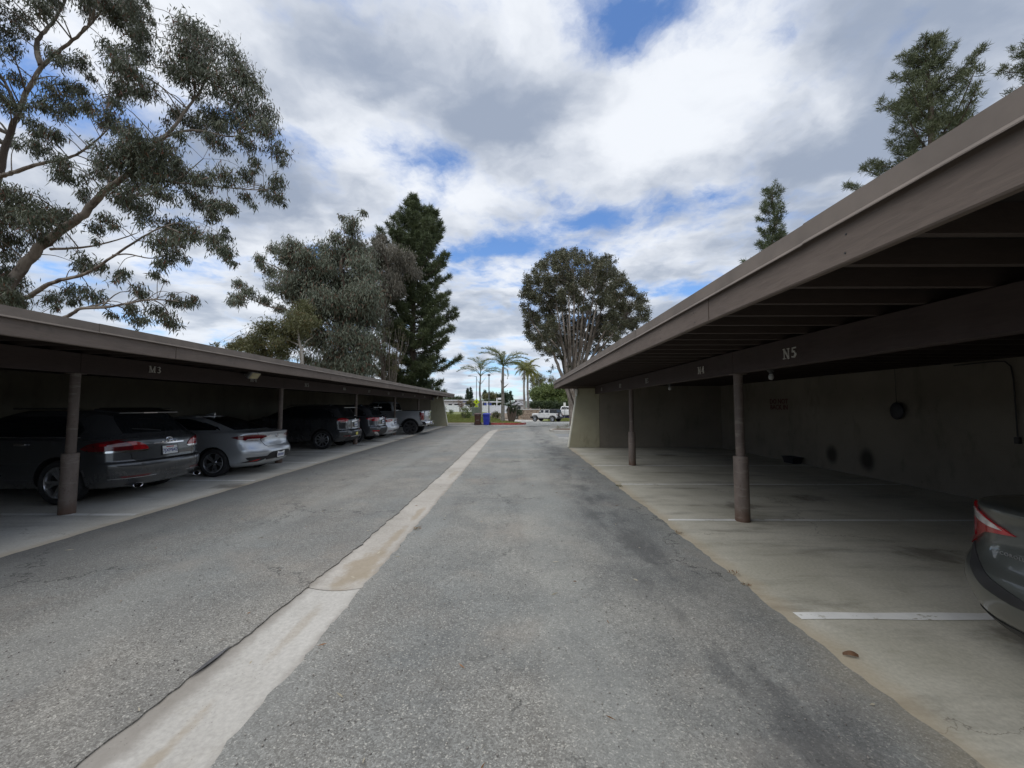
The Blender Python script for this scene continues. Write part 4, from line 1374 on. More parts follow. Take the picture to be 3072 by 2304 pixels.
def car_root(name, label, cat, x, y, face, yaw=0.0, group=None):
    """face=-1: rear towards +X (nose to -X); face=+1: rear towards -X"""
    return thing(name, label, cat, (x, y, 0.0), (math.pi if face < 0 else 0.0) + R(yaw), group, local=True)


# =================================================================== graphite crossover in stall M3
def crossover_a():
    S = Shape([
        (0.24, 0.26, 4.55, 0.80, .40, .40, .5, .45), (0.31, 0.10, 4.68, 0.885, .38, .40, .5, .5), (0.46, 0.015, 4.77, 0.925, .36, .42, .5, .5),
        (0.60, 0.0, 4.79, 0.940, .36, .42, .5, .5), (0.675, 0.02, 4.78, 0.945, .36, .42, .5, .5), (0.70, 0.075, 4.77, 0.947, .34, .40, .5, .5), (0.82, 0.085, 4.70, 0.95, .36, .40, .5, .5),
        (0.98, 0.10, 4.45, 0.950, .38, .40, .5, .5), (1.06, 0.13, 4.10, 0.940, .40, .40, .5, .5), (1.11, 0.20, 3.75, 0.905, .40, .36, .5, .5),
        (1.16, 0.27, 3.52, 0.872, .38, .34, .5, .5), (1.36, 0.46, 3.02, 0.785, .36, .30, .5, .45), (1.50, 0.60, 2.66, 0.715, .34, .30, .5, .42), (1.565, 0.72, 2.42, 0.66, .32, .30, .5, .40)],
        bow=0.10, taper=0.045)
    car = car_root('crossover_car', 'dark graphite crossover wagon behind the nearest left column, under M3', 'car', -6.47, 7.32, -1, -1.5)
    rad = 0.37
    ax = (1.12, 3.90)
    body_with_arches(car, S.mesh(), ax, 0.93, rad, 'paint_graphite')
    put_wheels(car, ax, 0.93, rad, 0.24, 'five_twin')
    P(car, S.patch([(1.17, ('y', .62), ('y', .62)), (1.30, ('y', .60), ('y', .6)), (1.42, ('y', .56), ('y', .6)), (1.485, ('y', .52), ('y', .6))], 0, 0.004), 'rear_window', 'car_glass')
    for sd_ in (-1, 1):
        P(car, S.patch([(1.13, ('x', .85), ('x', 3.35)), (1.25, ('x', .82), ('x', 3.16)), (1.40, ('x', 1.0), ('x', 2.80)), (1.47, ('x', 1.25), ('x', 2.60))], sd_, 0.003, nu=20), 'side_window', 'car_glass')
        P(car, S.seam([(1.12, 'x', .80), (1.12, 'x', 3.4)], sd_, 0.008, 0.004), 'window_trim', 'chrome')
        # wrap-round tail lamp: outer half on the wing, inner on the tailgate
        P(car, S.patch([(0.885, ('x', .62), ('y', .64)), (0.93, ('x', .74), ('y', .60)), (1.00, ('x', .62), ('y', .66)), (1.055, ('x', .36), ('y', .74)), (1.075, ('x', .22), ('y', .80))], sd_, 0.012), 'tail_lamp', 'lamp_red_dark')
        P(car, S.patch([(0.888, ('y', .635), ('y', .40)), (0.94, ('y', .62), ('y', .42)), (1.00, ('y', .66), ('y', .50)), (1.035, ('y', .70), ('y', .60))], sd_, 0.013), 'tailgate_lamp', 'lamp_red')
        P(car, S.patch([(0.855, ('x', .45), ('y', .43)), (0.888, ('x', .50), ('y', .36))], sd_, 0.014, nv=3), 'lamp_strip', 'chrome')
        P(car, S.patch([(0.97, ('x', .44), ('x', .36)), (1.01, ('x', .44), ('x', .36))], sd_, 0.014, nu=4, nv=3), 'lamp_ring', 'lamp_red')
        P(car, S.patch([(0.425, ('y', .74), ('y', .42)), (0.455, ('y', .80), ('y', .38))], sd_, 0.006, nv=3), 'reflector', 'lamp_red_dark')
        P(car, S.seam([(0.415, 'y', .86), (0.415, 'y', .30)], sd_, 0.006, 0.006), 'reflector_trim', 'chrome')
        # tailgate shut line
        P(car, S.seam([(1.10, 'y', .80), (0.86, 'y', .66), (0.74, 'y', .64), (0.695, 'y', .56)], sd_, 0.006, 0.001), 'panel_gap', 'gap_black')
        # exhaust tip
        tip = MB()
        pr = []
        for k in range(18):
            a = 2 * math.pi * k / 18
            pr.append((0.085 * math.cos(a), 0.04 * math.sin(a)))
        rings = []
        for xx, sc in ((0.30, 0.8), (0.06, 1.0), (0.055, 1.06), (0.05, 1.0), (0.055, 0.86), (0.2, 0.8)):
            rings.append([(xx, sd_ * 0.60 + p * sc, 0.285 + q * sc) for p, q in pr] + [(xx, sd_ * 0.60 + pr[0][0] * sc, 0.285 + pr[0][1] * sc)])
        tip.grid(rings)
        P(car, tip, 'exhaust_tip', 'chrome')
        P(car, MB().tube([(0.9, sd_ * 0.84, 1.60), (1.2, sd_ * 0.70, 1.605), (2.3, sd_ * 0.68, 1.60)], [0.008, 0.014, 0.014], 6), 'roof_rail', 'trim_black')
    # rear bumper step, spoiler, wiper, badge
    P(car, S.patch([(0.672, ('y', .58), ('y', .58)), (0.698, ('y', .62), ('y', .6))], 0, 0.004, nv=3), 'bumper_slot', 'gap_black')
    sp = MB()
    sp.hexa([(0.50, -.58, 1.515), (0.95, -.60, 1.545), (0.95, .60, 1.545), (0.50, .58, 1.515), (0.50, -.56, 1.535), (0.95, -.58, 1.60), (0.95, .58, 1.60), (0.50, .56, 1.535)])
    o = P(car, sp, 'roof_spoiler', 'paint_graphite')
    P(car, MB().cbox((0.499, 0, 1.523), (0.006, 0.26, 0.014)), 'brake_lamp', 'lamp_clear', parent=o)
    P(car, MB().tube([S.at(1.19, 'y', 0.0, 1, .02), S.at(1.22, 'y', .2, 1, .025), S.at(1.245, 'y', .46, 1, .02)], 0.008, 6), 'rear_wiper', 'trim_black')
    pl = plate(car, S.at(0.86, 'y', 0, 1, 0.012) + Vector((0.004, 0, -0.03)), '7JXP842')
    # round badge of crossing ovals
    bx = S.at(1.03, 'y', 0, 1, 0.004)
    bd = MB()
    for (a, b, zc) in ((0.062, 0.042, 0), (0.020, 0.036, 0.004), (0.040, 0.016, 0.012)):
        bd.tube([(bx.x - 0.004, a * math.cos(t), 1.03 + zc + b * math.sin(t)) for t in [2 * math.pi * k / 20 for k in range(21)]], 0.0065, 6)
    P(car, bd, 'badge', 'chrome')
    P(car, S.patch([(0.95, ('y', .30), ('y', .3)), (0.975, ('y', .30), ('y', .3))], 0, 0.008, nv=3), 'garnish', 'chrome')
    q = S.at(0.99, 'y', .0, 1, 0.006)
    for k in range(5):
        P(car, MB().cbox((q.x - 0.001, -0.14 + 0.07 * k, 0.985), (0.004, 0.035, 0.022)), 'garnish_letter', 'chrome')
    # mirrors and door handles
    for sd_ in (-1, 1):
        P(car, MB().bbox((3.2, sd_ * 1.0, 1.12), (0.12, 0.2, 0.15), 0.03), 'mirror', 'paint_graphite')
        for xx in (1.75, 2.75):
            q = S.at(1.0, 'x', xx, sd_, 0.02)
            P(car, MB().bbox(q, (0.2, 0.03, 0.03), 0.008), 'door_handle', 'chrome')
    return car


crossover_a()


# =================================================================== sedans
def sedan(kind):
    near = kind == 'silver'
    S = Shape([
        (0.20, 0.30, 4.30, 0.76, .42, .40, .5, .45), (0.27, 0.14, 4.46, 0.85, .40, .42, .5, .5), (0.40, 0.035, 4.55, 0.885, .40, .44, .5, .5),
        (0.52, 0.0, 4.58, 0.90, .40, .46, .5, .5), (0.60, 0.015, 4.585, 0.905, .40, .46, .5, .5), (0.68, 0.075, 4.57, 0.905, .38, .44, .5, .5), (0.80, 0.12, 4.50, 0.90, .38, .44, .5, .5),
        (0.92, 0.125, 4.30, 0.895, .38, .44, .5, .5), (0.995, 0.10, 4.0, 0.875, .40, .44, .5, .5), (1.02, 0.135, 3.82, 0.855, .42, .44, .5, .5), (1.035, 0.42, 3.62, 0.83, .44, .42, .5, .5),
        (1.07, 0.62, 3.42, 0.795, .44, .36, .5, .5), (1.20, 0.98, 3.05, 0.725, .42, .32, .5, .45), (1.32, 1.36, 2.72, 0.655, .40, .30, .5, .42), (1.395, 1.74, 2.42, 0.60, .30, .28, .4, .40)],
        bow=0.13, taper=0.055)
    if kind == 'silver':
        car = car_root('sedan_car', 'silver sedan parked next to the graphite crossover, under M4', 'car', -5.98, 9.88, -1, 1.0)
        paint = 'paint_silver'
    elif kind == 'white':
        car = car_root('sedan_car', 'pale silver sedan between a dark SUV and the grey pickup', 'car', -6.18, 20.3, -1, 0)
        paint = 'paint_pale_silver'
    else:
        car = car_root('sedan_car', 'olive-grey sedan at the right edge, tail lamp towards the lane', 'car', 2.84, 1.97, +1, -1.0)
        paint = 'paint_olive_grey'
    rad = 0.325
    ax = (1.06, 3.72)
    body_with_arches(car, S.mesh(48), ax, 0.89, rad, paint, 1.13)
    put_wheels(car, ax, 0.89, rad, 0.215, 'five_twin')
    P(car, S.patch([(1.075, ('y', .60), ('y', .6)), (1.18, ('y', .57), ('y', .6)), (1.30, ('y', .52), ('y', .6)), (1.375, ('y', .44), ('y', .6))], 0, 0.004, nv=5), 'rear_window', 'car_glass')
    for sd_ in (-1, 1):
        P(car, S.patch([(1.075, ('x', 1.00), ('x', 3.10)), (1.15, ('x', 1.12), ('x', 2.98)), (1.26, ('x', 1.50), ('x', 2.72)), (1.34, ('x', 1.85), ('x', 2.45))], sd_, 0.003, nu=20), 'side_window', 'car_glass')
        P(car, S.seam([(0.5, 'x', 1.62), (1.0, 'x', 1.55)], sd_, 0.004, 0.0), 'door_gap', 'gap_black')
        q = S.at(0.93, 'x', 1.72, sd_, 0.02)
        P(car, MB().bbox(q, (0.19, 0.03, 0.03), 0.008), 'door_handle', 'chrome')
        P(car, MB().bbox((3.05, sd_ * 0.93, 1.03), (0.12, 0.18, 0.12), 0.03), 'mirror', paint)
        if kind == 'silver':
            P(car, S.patch([(0.825, ('x', .34), ('y', .62)), (0.865, ('x', .52), ('y', .50)), (0.905, ('x', .66), ('y', .33)), (0.945, ('x', .50), ('y', .46)), (0.965, ('x', .30), ('y', .66))], sd_, 0.010), 'tail_lamp', 'lamp_red_dark')
            P(car, S.patch([(0.830, ('y', .80), ('y', .575)), (0.868, ('y', .76), ('y', .555))], sd_, 0.014, nv=3), 'reversing_lamp', 'lamp_clear')
            P(car, S.patch([(0.315, ('x', .46), ('y', .62)), (0.36, ('x', .30), ('y', .50)), (0.425, ('y', .82), ('y', .48)), (0.44, ('y', .78), ('y', .46))], sd_, 0.006), 'reflector_bezel', 'trim_black')
            P(car, S.patch([(0.335, ('x', .33), ('y', .66)), (0.385, ('x', .16), ('y', .58))], sd_, 0.011, nv=3), 'reflector', 'lamp_red')
            P(car, S.seam([(1.01, 'y', .62), (0.965, 'y', .60), (0.86, 'y', .56), (0.70, 'y', .47), (0.665, 'y', .40)], sd_, 0.005, 0.001), 'boot_gap', 'gap_black')
        elif kind == 'white':
            P(car, S.patch([(0.83, ('x', .30), ('y', .60)), (0.88, ('x', .52), ('y', .40)), (0.94, ('x', .40), ('y', .36)), (0.965, ('x', .20), ('y', .50))], sd_, 0.010), 'tail_lamp', 'lamp_red')
            P(car, S.patch([(0.875, ('y', .74), ('y', .50)), (0.905, ('y', .74), ('y', .50))], sd_, 0.015, nv=3), 'reversing_lamp', 'lamp_clear')
            P(car, S.patch([(0.36, ('y', .72), ('y', .50)), (0.40, ('y', .72), ('y', .50))], sd_, 0.006, nv=3), 'reflector', 'lamp_red_dark')
        else:
            # sharp three-cornered lamp: high outer corner, long inner tip, curved lower edge
            P(car, S.patch([(0.715, ('y', .82), ('y', .755)), (0.77, ('x', .31), ('y', .70)), (0.835, ('x', .35), ('y', .60)), (0.868, ('x', .37), ('y', .40)), (0.895, ('x', .39), ('y', .47)), (0.955, ('x', .40), ('y', .68)), (0.99, ('x', .38), ('y', .79))], sd_, 0.012, nv=5), 'tail_lamp', 'lamp_red')
            P(car, S.patch([(0.882, ('y', .56), ('y', .47)), (0.905, ('y', .74), ('y', .52)), (0.93, ('y', .79), ('y', .61)), (0.955, ('y', .81), ('y', .72))], sd_, 0.017, nv=4), 'reversing_lamp', 'lamp_clear')
            P(car, S.patch([(0.78, ('x', .29), ('y', .845)), (0.95, ('x', .36), ('y', .86))], sd_, 0.016, nv=4), 'side_lamp', 'lamp_red_dark')
            # boot lid with a deep black crease down to the plate recess
            P(car, S.patch([(0.50, ('y', .34), ('y', .0)), (0.535, ('y', .50), ('y', .20)), (0.60, ('y', .62), ('y', .46)), (0.67, ('y', .70), ('y', .62)), (0.735, ('y', .765), ('y', .74))], sd_, 0.006, nv=6), 'crease_trim', 'trim_black')
            P(car, S.patch([(0.205, ('x', .62), ('y', .05)), (0.27, ('x', .50), ('y', .05)), (0.335, ('x', .28), ('y', .05))], sd_, 0.008, nv=4), 'bumper_skirt', 'trim_black')
            P(car, S.seam([(0.97, 'y', .70), (0.90, 'y', .60), (0.86, 'y', .50)], sd_, 0.004, 0.001), 'boot_gap', 'gap_black')
    if kind == 'silver':
        P(car, S.patch([(0.345, ('y', .44), ('y', .4)), (0.40, ('y', .50), ('y', .5)), (0.50, ('y', .40), ('y', .4)), (0.53, ('y', .30), ('y', .3))], 0, 0.006), 'plate_recess', 'trim_black')
        plate(car, S.at(0.44, 'y', 0, 1, 0.014), None, -4)
        P(car, S.patch([(0.665, ('y', .40), ('y', .4)), (0.672, ('y', .40), ('y', .4))], 0, 0.002, nv=2), 'boot_gap', 'gap_black')
        bx = S.at(0.90, 'y', 0, 1, 0.004)
        bd = MB().tube([(bx.x - 0.004, 0.058 * math.cos(t), 0.90 + 0.03 * math.sin(t)) for t in [2 * math.pi * k / 20 for k in range(21)]], 0.006, 6)
        bd.tube([(bx.x - 0.004, -0.028, 0.875), (bx.x - 0.004, -0.016, 0.925)], 0.006, 6).tube([(bx.x - 0.004, 0.016, 0.875), (bx.x - 0.004, 0.028, 0.925)], 0.006, 6).tube([(bx.x - 0.004, -0.02, 0.894), (bx.x - 0.004, 0.02, 0.906)], 0.005, 6)
        P(car, bd, 'badge', 'chrome')
        P(car, MB().cbox((0, 0, 0), (0.004, 0.19, 0.028)).xform(Matrix.Translation((bx.x - 0.005, 0.33, 0.905))), 'model_lettering', 'chrome')
        fin = MB().hexa([(1.95, -.02, 1.425), (1.72, -.025, 1.41), (1.72, .025, 1.41), (1.95, .02, 1.425), (1.76, -.006, 1.475), (1.715, -.008, 1.475), (1.715, .008, 1.475), (1.76, .006, 1.475)])
        P(car, fin, 'antenna_fin', paint)
        P(car, S.seam([(1.385, 'y', .50), (1.385, 'y', 0.0)], 1, 0.006, 0.004), 'window_trim', 'chrome')
        P(car, S.seam([(1.385, 'y', .50), (1.385, 'y', 0.0)], -1, 0.006, 0.004), 'window_trim', 'chrome')
    elif kind == 'white':
        P(car, S.patch([(0.335, ('y', .46), ('y', .4)), (0.44, ('y', .40), ('y', .4))], 0, 0.005, nv=3), 'bumper_insert', 'trim_black')
        plate(car, S.at(0.80, 'y', 0, 1, 0.012), None, 4)
        P(car, S.patch([(0.665, ('y', .46), ('y', .4)), (0.672, ('y', .46), ('y', .4))], 0, 0.002, nv=2), 'boot_gap', 'gap_black')
        P(car, S.patch([(0.885, ('y', .22), ('y', .2)), (0.91, ('y', .22), ('y', .2))], 0, 0.008, nv=2), 'garnish', 'chrome')
    else:
        plate(car, S.at(0.62, 'y', 0, 1, 0.012), None, -10)
        me = text_mesh('COROLLA', 0.030, 0.0015, 'model_lettering', spacing=1.2)
        me.materials.append(MAT['metal_grey'])
        q = S.at(0.75, 'y', .40, 1, 0.006)
        me.transform(Matrix.Translation((q.x - 0.002, 0.40, 0.75)) @ Matrix.Rotation(R(-90 - 6), 4, 'Z') @ Matrix.Rotation(R(90), 4, 'X'))
        obj('model_lettering', me, car)
    return car


sedan('silver')
sedan('white')
sedan('olive')


# =================================================================== two compact SUVs
def suv(kind):
    S = Shape([
        (0.28, 0.26, 4.40, 0.78, .36, .36, .5, .45), (0.36, 0.10, 4.56, 0.875, .36, .38, .5, .5), (0.50, 0.02, 4.64, 0.905, .34, .40, .5, .5),
        (0.62, 0.0, 4.66, 0.915, .34, .40, .5, .5), (0.70, 0.03, 4.66, 0.92, .34, .40, .5, .5), (0.76, 0.09, 4.64, 0.92, .32, .38, .5, .5), (0.95, 0.10, 4.50, 0.92, .34, .38, .5, .5),
        (1.10, 0.11, 4.10, 0.915, .36, .38, .5, .5), (1.17, 0.16, 3.72, 0.885, .36, .36, .5, .5), (1.22, 0.24, 3.50, 0.855, .36, .34, .5, .5), (1.40, 0.36, 3.08, 0.785, .34, .32, .5, .45),
        (1.56, 0.47, 2.70, 0.715, .32, .30, .5, .42), (1.635, 0.58, 2.46, 0.655, .30, .30, .5, .40)], bow=0.11, taper=0.045)
    if kind == 'charcoal':
        car = car_root('compact_suv', 'charcoal compact SUV with bright spoked rear wheel, parked under M6', 'SUV', -6.33, 15.56, -1, 1.0)
        paint = 'paint_charcoal'
    else:
        car = car_root('compact_suv', 'dark slate SUV with silver lower bumper, left of the pale sedan', 'SUV', -6.12, 18.15, -1, 0.5)
        paint = 'paint_slate'
    rad = 0.365
    ax = (1.02, 3.73)
    body_with_arches(car, S.mesh(44), ax, 0.905, rad, paint, 1.16)
    put_wheels(car, ax, 0.905, rad, 0.225, 'ten' if kind == 'charcoal' else 'six')
    P(car, S.patch([(1.23, ('y', .62), ('y', .6)), (1.36, ('y', .60), ('y', .6)), (1.50, ('y', .56), ('y', .6)), (1.56, ('y', .52), ('y', .6))], 0, 0.004), 'rear_window', 'car_glass')
    sp = MB().hexa([(0.34, -.56, 1.575), (0.95, -.60, 1.61), (0.95, .60, 1.61), (0.34, .56, 1.575), (0.34, -.54, 1.60), (0.95, -.58, 1.668), (0.95, .58, 1.668), (0.34, .54, 1.60)])
    P(car, sp, 'roof_spoiler', paint)
    fin = MB().hexa([(1.35, -.02, 1.66), (1.12, -.025, 1.65), (1.12, .025, 1.65), (1.35, .02, 1.66), (1.16, -.006, 1.725), (1.11, -.008, 1.725), (1.11, .008, 1.725), (1.16, .006, 1.725)])
    P(car, fin, 'antenna_fin', paint)
    for sd_ in (-1, 1):
        P(car, S.patch([(1.20, ('x', .60), ('x', 3.30)), (1.32, ('x', .62), ('x', 3.10)), (1.46, ('x', .85), ('x', 2.82)), (1.55, ('x', 1.1), ('x', 2.60))], sd_, 0.003, nu=20), 'side_window', 'car_glass')
        P(car, MB().bbox((3.15, sd_ * 0.97, 1.16), (0.12, 0.2, 0.15), 0.03), 'mirror', paint)
        P(car, MB().tube([(0.9, sd_ * 0.64, 1.64), (1.1, sd_ * 0.64, 1.69), (2.3, sd_ * 0.64, 1.68), (2.5, sd_ * 0.64, 1.63)], 0.014, 6), 'roof_rail', 'trim_black')
        # black wheel-arch lips
        for a_ in ax:
            pts = []
            for k in range(13):
                t = R(-8 + 196 * k / 12)
                zz = rad + rad * 1.19 * math.sin(t)
                if zz < 0.30: continue
                pts.append(S.at(zz, 'x', a_ + rad * 1.19 * math.cos(t), sd_, 0.0))
            P(car, MB().tube(pts, 0.028, 6), 'arch_trim', 'trim_black')
        if kind == 'charcoal':
            P(car, S.patch([(1.02, ('x', .22), ('y', .68)), (1.07, ('x', .42), ('y', .60)), (1.13, ('x', .46), ('y', .56)), (1.175, ('x', .40), ('y', .66)), (1.195, ('x', .30), ('y', .74))], sd_, 0.014), 'tail_lamp', 'lamp_red')
            P(car, S.patch([(1.02, ('y', .84), ('y', .66)), (1.05, ('y', .84), ('y', .63))], sd_, 0.018, nv=3), 'reversing_lamp', 'lamp_clear')
            P(car, S.patch([(0.48, ('y', .80), ('y', .56)), (0.52, ('y', .80), ('y', .56))], sd_, 0.008, nv=3), 'reflector', 'lamp_red_dark')
        else:
            P(car, S.patch([(0.97, ('x', .26), ('y', .60)), (1.03, ('x', .46), ('y', .42)), (1.09, ('x', .56), ('y', .40)), (1.13, ('x', .40), ('y', .52))], sd_, 0.014), 'tail_lamp', 'lamp_red')
            P(car, S.patch([(1.02, ('x', .36), ('y', .84)), (1.07, ('x', .42), ('y', .84))], sd_, 0.018, nv=3), 'indicator', 'lamp_amber')
            P(car, S.patch([(0.50, ('y', .82), ('y', .56)), (0.56, ('y', .84), ('y', .58))], sd_, 0.010, nv=3), 'reflector', 'lamp_red')
            P(car, S.patch([(0.30, ('y', .50), ('y', .2)), (0.40, ('y', .72), ('y', .54)), (0.50, ('y', .78), ('y', .68))], sd_, 0.012), 'skid_plate', 'chrome')
        P(car, S.seam([(1.18, 'y', .74), (1.0, 'y', .66), (0.80, 'y', .62), (0.735, 'y', .54)], sd_, 0.005, 0.001), 'panel_gap', 'gap_black')
    P(car, S.patch([(0.285, ('y', .66), ('y', .5)), (0.40, ('y', .66), ('y', .6)), (0.56, ('y', .50), ('y', .5)), (0.66, ('y', .46), ('y', .5))], 0, 0.005), 'bumper_insert', 'trim_black')
    plate(car, S.at(0.92, 'y', 0, 1, 0.012), None, 4)
    P(car, S.patch([(1.035, ('y', .36), ('y', .4)), (1.06, ('y', .38), ('y', .4))], 0, 0.012, nv=2), 'garnish', 'chrome')
    P(car, MB().lathe([(0.001, -0.012), (0.04, -0.010), (0.05, 0)], 18, axis='X').xform(Matrix.Translation(S.at(1.12, 'y', 0, 1, 0.004))), 'badge', 'chrome')
    if kind == 'charcoal':
        P(car, MB().cbox(S.at(0.56, 'y', .10, 1, 0.012), (0.006, 0.20, 0.11)), 'bumper_sticker', 'plate_yellow')
        P(car, S.patch([(0.455, ('y', .52), ('y', .5)), (0.478, ('y', .54), ('y', .5))], 0, 0.012, nv=2), 'bumper_strip', 'chrome')
        P(car, S.patch([(1.25, ('y', .50), ('y', .34)), (1.275, ('y', .48), ('y', .36))], -1, 0.007, nv=2), 'window_sticker', 'plate_white')
    return car


suv('charcoal')
suv('slate')


# =================================================================== grey pickup
def pickup(name, label, paint, x, y, z, rot, simple=False):
    car = thing(name, label, 'pickup', (x, y, z), rot, local=True)
    rad = 0.42
    ax = (1.00, 4.75)
    wh = 0.98
    # load bed and lower body (open box)
    S = Shape([(0.50, 0.24, 5.60, 0.93, .12, .14, .4, .4), (0.60, 0.20, 5.74, 0.985, .10, .12, .4, .45), (0.85, 0.20, 5.80, 1.005, .10, .12, .4, .45), (1.08, 0.20, 5.78, 1.01, .10, .12, .4, .45),
               (1.20, 0.205, 5.66, 1.0, .10, .12, .4, .45), (1.34, 0.21, 4.9, 0.985, .09, .11, .4, .42), (1.36, 0.22, 4.6, 0.975, .09, .11, .4, .42)], bow=0.02, taper=0.02, crown=0.0)
    body_with_arches(car, S.mesh(30), ax, wh, rad, paint, 1.20, 0.34)
    put_wheels(car, ax, wh + 0.005, rad, 0.27, 'six' if simple else 'seven')
    # bed opening
    P(car, MB().box(0.30, 1.86, -0.80, 0.80, 1.362, 1.366), 'bed_cover', 'trim_black')
    for sd_ in (-1, 1):
        P(car, MB().bbox((1.08, sd_ * 0.905, 1.372), (1.62, 0.14, 0.03), 0.01), 'bed_rail', 'trim_black')
    # cab
    C = Shape([(1.30, 1.94, 4.25, 0.965, .10, .12, .4, .3), (1.38, 1.96, 4.12, 0.945, .10, .12, .4, .3), (1.62, 2.03, 3.75, 0.86, .12, .14, .4, .3), (1.84, 2.12, 3.38, 0.775, .16, .18, .35, .3), (1.90, 2.22, 3.22, 0.72, .2, .2, .3, .3)], bow=0.03, taper=0.03, crown=0.03)
    P(car, C.mesh(20), 'cab', paint, 35)
    P(car, C.patch([(1.40, ('y', .72), ('y', .7)), (1.60, ('y', .69), ('y', .7)), (1.80, ('y', .60), ('y', .7))], 0, 0.004), 'rear_window', 'car_glass')
    for sd_ in (-1, 1):
        P(car, C.patch([(1.38, ('x', 2.10), ('x', 3.88)), (1.60, ('x', 2.16), ('x', 3.58)), (1.80, ('x', 2.26), ('x', 3.25))], sd_, 0.004, nu=16), 'side_window', 'car_glass')
        P(car, C.seam([(1.365, 'x', 2.05), (1.365, 'x', 3.95)], sd_, 0.014, 0.004), 'window_trim', 'chrome')
        P(car, C.seam([(1.37, 'x', 2.08), (1.60, 'x', 2.14), (1.80, 'x', 2.22)], sd_, 0.014, 0.006), 'window_trim', 'chrome')
        P(car, C.seam([(1.38, 'x', 2.95), (1.82, 'x', 2.85)], sd_, 0.02, 0.0), 'pillar', paint)
        P(car, MB().bbox((3.72, sd_ * 1.12, 1.42), (0.13, 0.24, 0.26), 0.04), 'mirror', 'trim_black')
        # tall tail lamp with bright surround
        P(car, S.patch([(0.82, ('x', .40), ('y', .84)), (1.06, ('x', .44), ('y', .82)), (1.30, ('x', .46), ('y', .84))], sd_, 0.010, nu=8), 'lamp_surround', 'chrome')
        P(car, S.patch([(0.85, ('x', .36), ('y', .88)), (1.06, ('x', .40), ('y', .86)), (1.27, ('x', .42), ('y', .88))], sd_, 0.018, nu=8), 'tail_lamp', 'lamp_red_dark')
        for a_ in ax:
            pts = []
            for k in range(15):
                t = R(-12 + 204 * k / 14)
                zz = rad + rad * 1.22 * math.sin(t)
                if zz < 0.52: continue
                pts.append(S.at(zz, 'x', a_ + rad * 1.22 * math.cos(t), sd_, 0.004))
            P(car, MB().tube(pts, 0.03, 6), 'arch_trim', 'trim_black')
        for xx in (2.35, 3.3):
            P(car, MB().bbox(S.at(1.16, 'x', xx, sd_, 0.02), (0.22, 0.03, 0.035), 0.01), 'door_handle', 'chrome')
        P(car, S.seam([(0.62, 'x', 1.92), (1.32, 'x', 1.92)], sd_, 0.006, 0.0), 'panel_gap', 'gap_black')
        P(car, MB().box(2.0, 4.1, *sorted((sd_ * 0.95, sd_ * 1.09)), 0.40, 0.46), 'side_step', 'trim_black')
    # tailgate: stepped panel with handle and raised letters
    P(car, MB().bbox((0.195, 0, 1.08), (0.05, 1.62, 0.50), 0.02), 'tailgate', paint)
    P(car, MB().bbox((0.17, 0, 1.335), (0.09, 1.66, 0.045), 0.015), 'tailgate_lip', 'chrome')
    P(car, MB().bbox((0.165, 0, 1.22), (0.03, 0.30, 0.075), 0.01), 'tailgate_handle', 'chrome')
    P(car, MB().bbox((0.168, 0, 1.03), (0.02, 0.9, 0.20), 0.008), 'tailgate_panel', paint)
    # chrome bumper with corner steps and plate pocket
    b = P(car, MB().bbox((0.10, 0, 0.66), (0.24, 1.60, 0.20), 0.04), 'rear_bumper', 'chrome' )
    for sd_ in (-1, 1):
        P(car, MB().bbox((0.16, sd_ * 0.89, 0.63), (0.30, 0.22, 0.25), 0.05), 'bumper_corner', 'chrome')
        P(car, MB().bbox((0.15, sd_ * 1.004, 0.63), (0.22, 0.012, 0.13), 0.004), 'bumper_step', 'trim_black')
    plate(car, (-0.028, 0, 0.68), None, 0)
    P(car, MB().box(0.10, 0.5, -0.05, 0.05, 0.44, 0.54), 'tow_hitch', 'metal_dark')
    P(car, MB().box(0.5, 5.3, -0.55, 0.55, 0.42, 0.56), 'chassis', 'gap_black')
    # front end
    P(car, MB().bbox((5.72, 0, 0.62), (0.22, 1.86, 0.24), 0.05), 'front_bumper', 'chrome')
    P(car, MB().bbox((5.775, 0, 0.95), (0.06, 1.2, 0.32), 0.03), 'grille', 'trim_black')
    for sd_ in (-1, 1):
        P(car, S.patch([(0.86, ('f', .64), ('x', 5.50)), (1.08, ('f', .62), ('x', 5.40))], sd_, 0.008, nu=8), 'headlamp', 'lamp_clear')
    P(car, C.patch([(1.36, ('f', .80), ('f', .0)), (1.60, ('f', .74), ('f', .0)), (1.82, ('f', .62), ('f', .0))], 1, 0.004), 'windscreen', 'car_glass')
    P(car, C.patch([(1.36, ('f', .80), ('f', .0)), (1.60, ('f', .74), ('f', .0)), (1.82, ('f', .62), ('f', .0))], -1, 0.004), 'windscreen', 'car_glass')
    return car


pickup('pickup_truck', 'grey pickup at the far end of the left carport, tailgate out', 'paint_truck_grey', -5.03, 23.12, 0.0, math.pi)

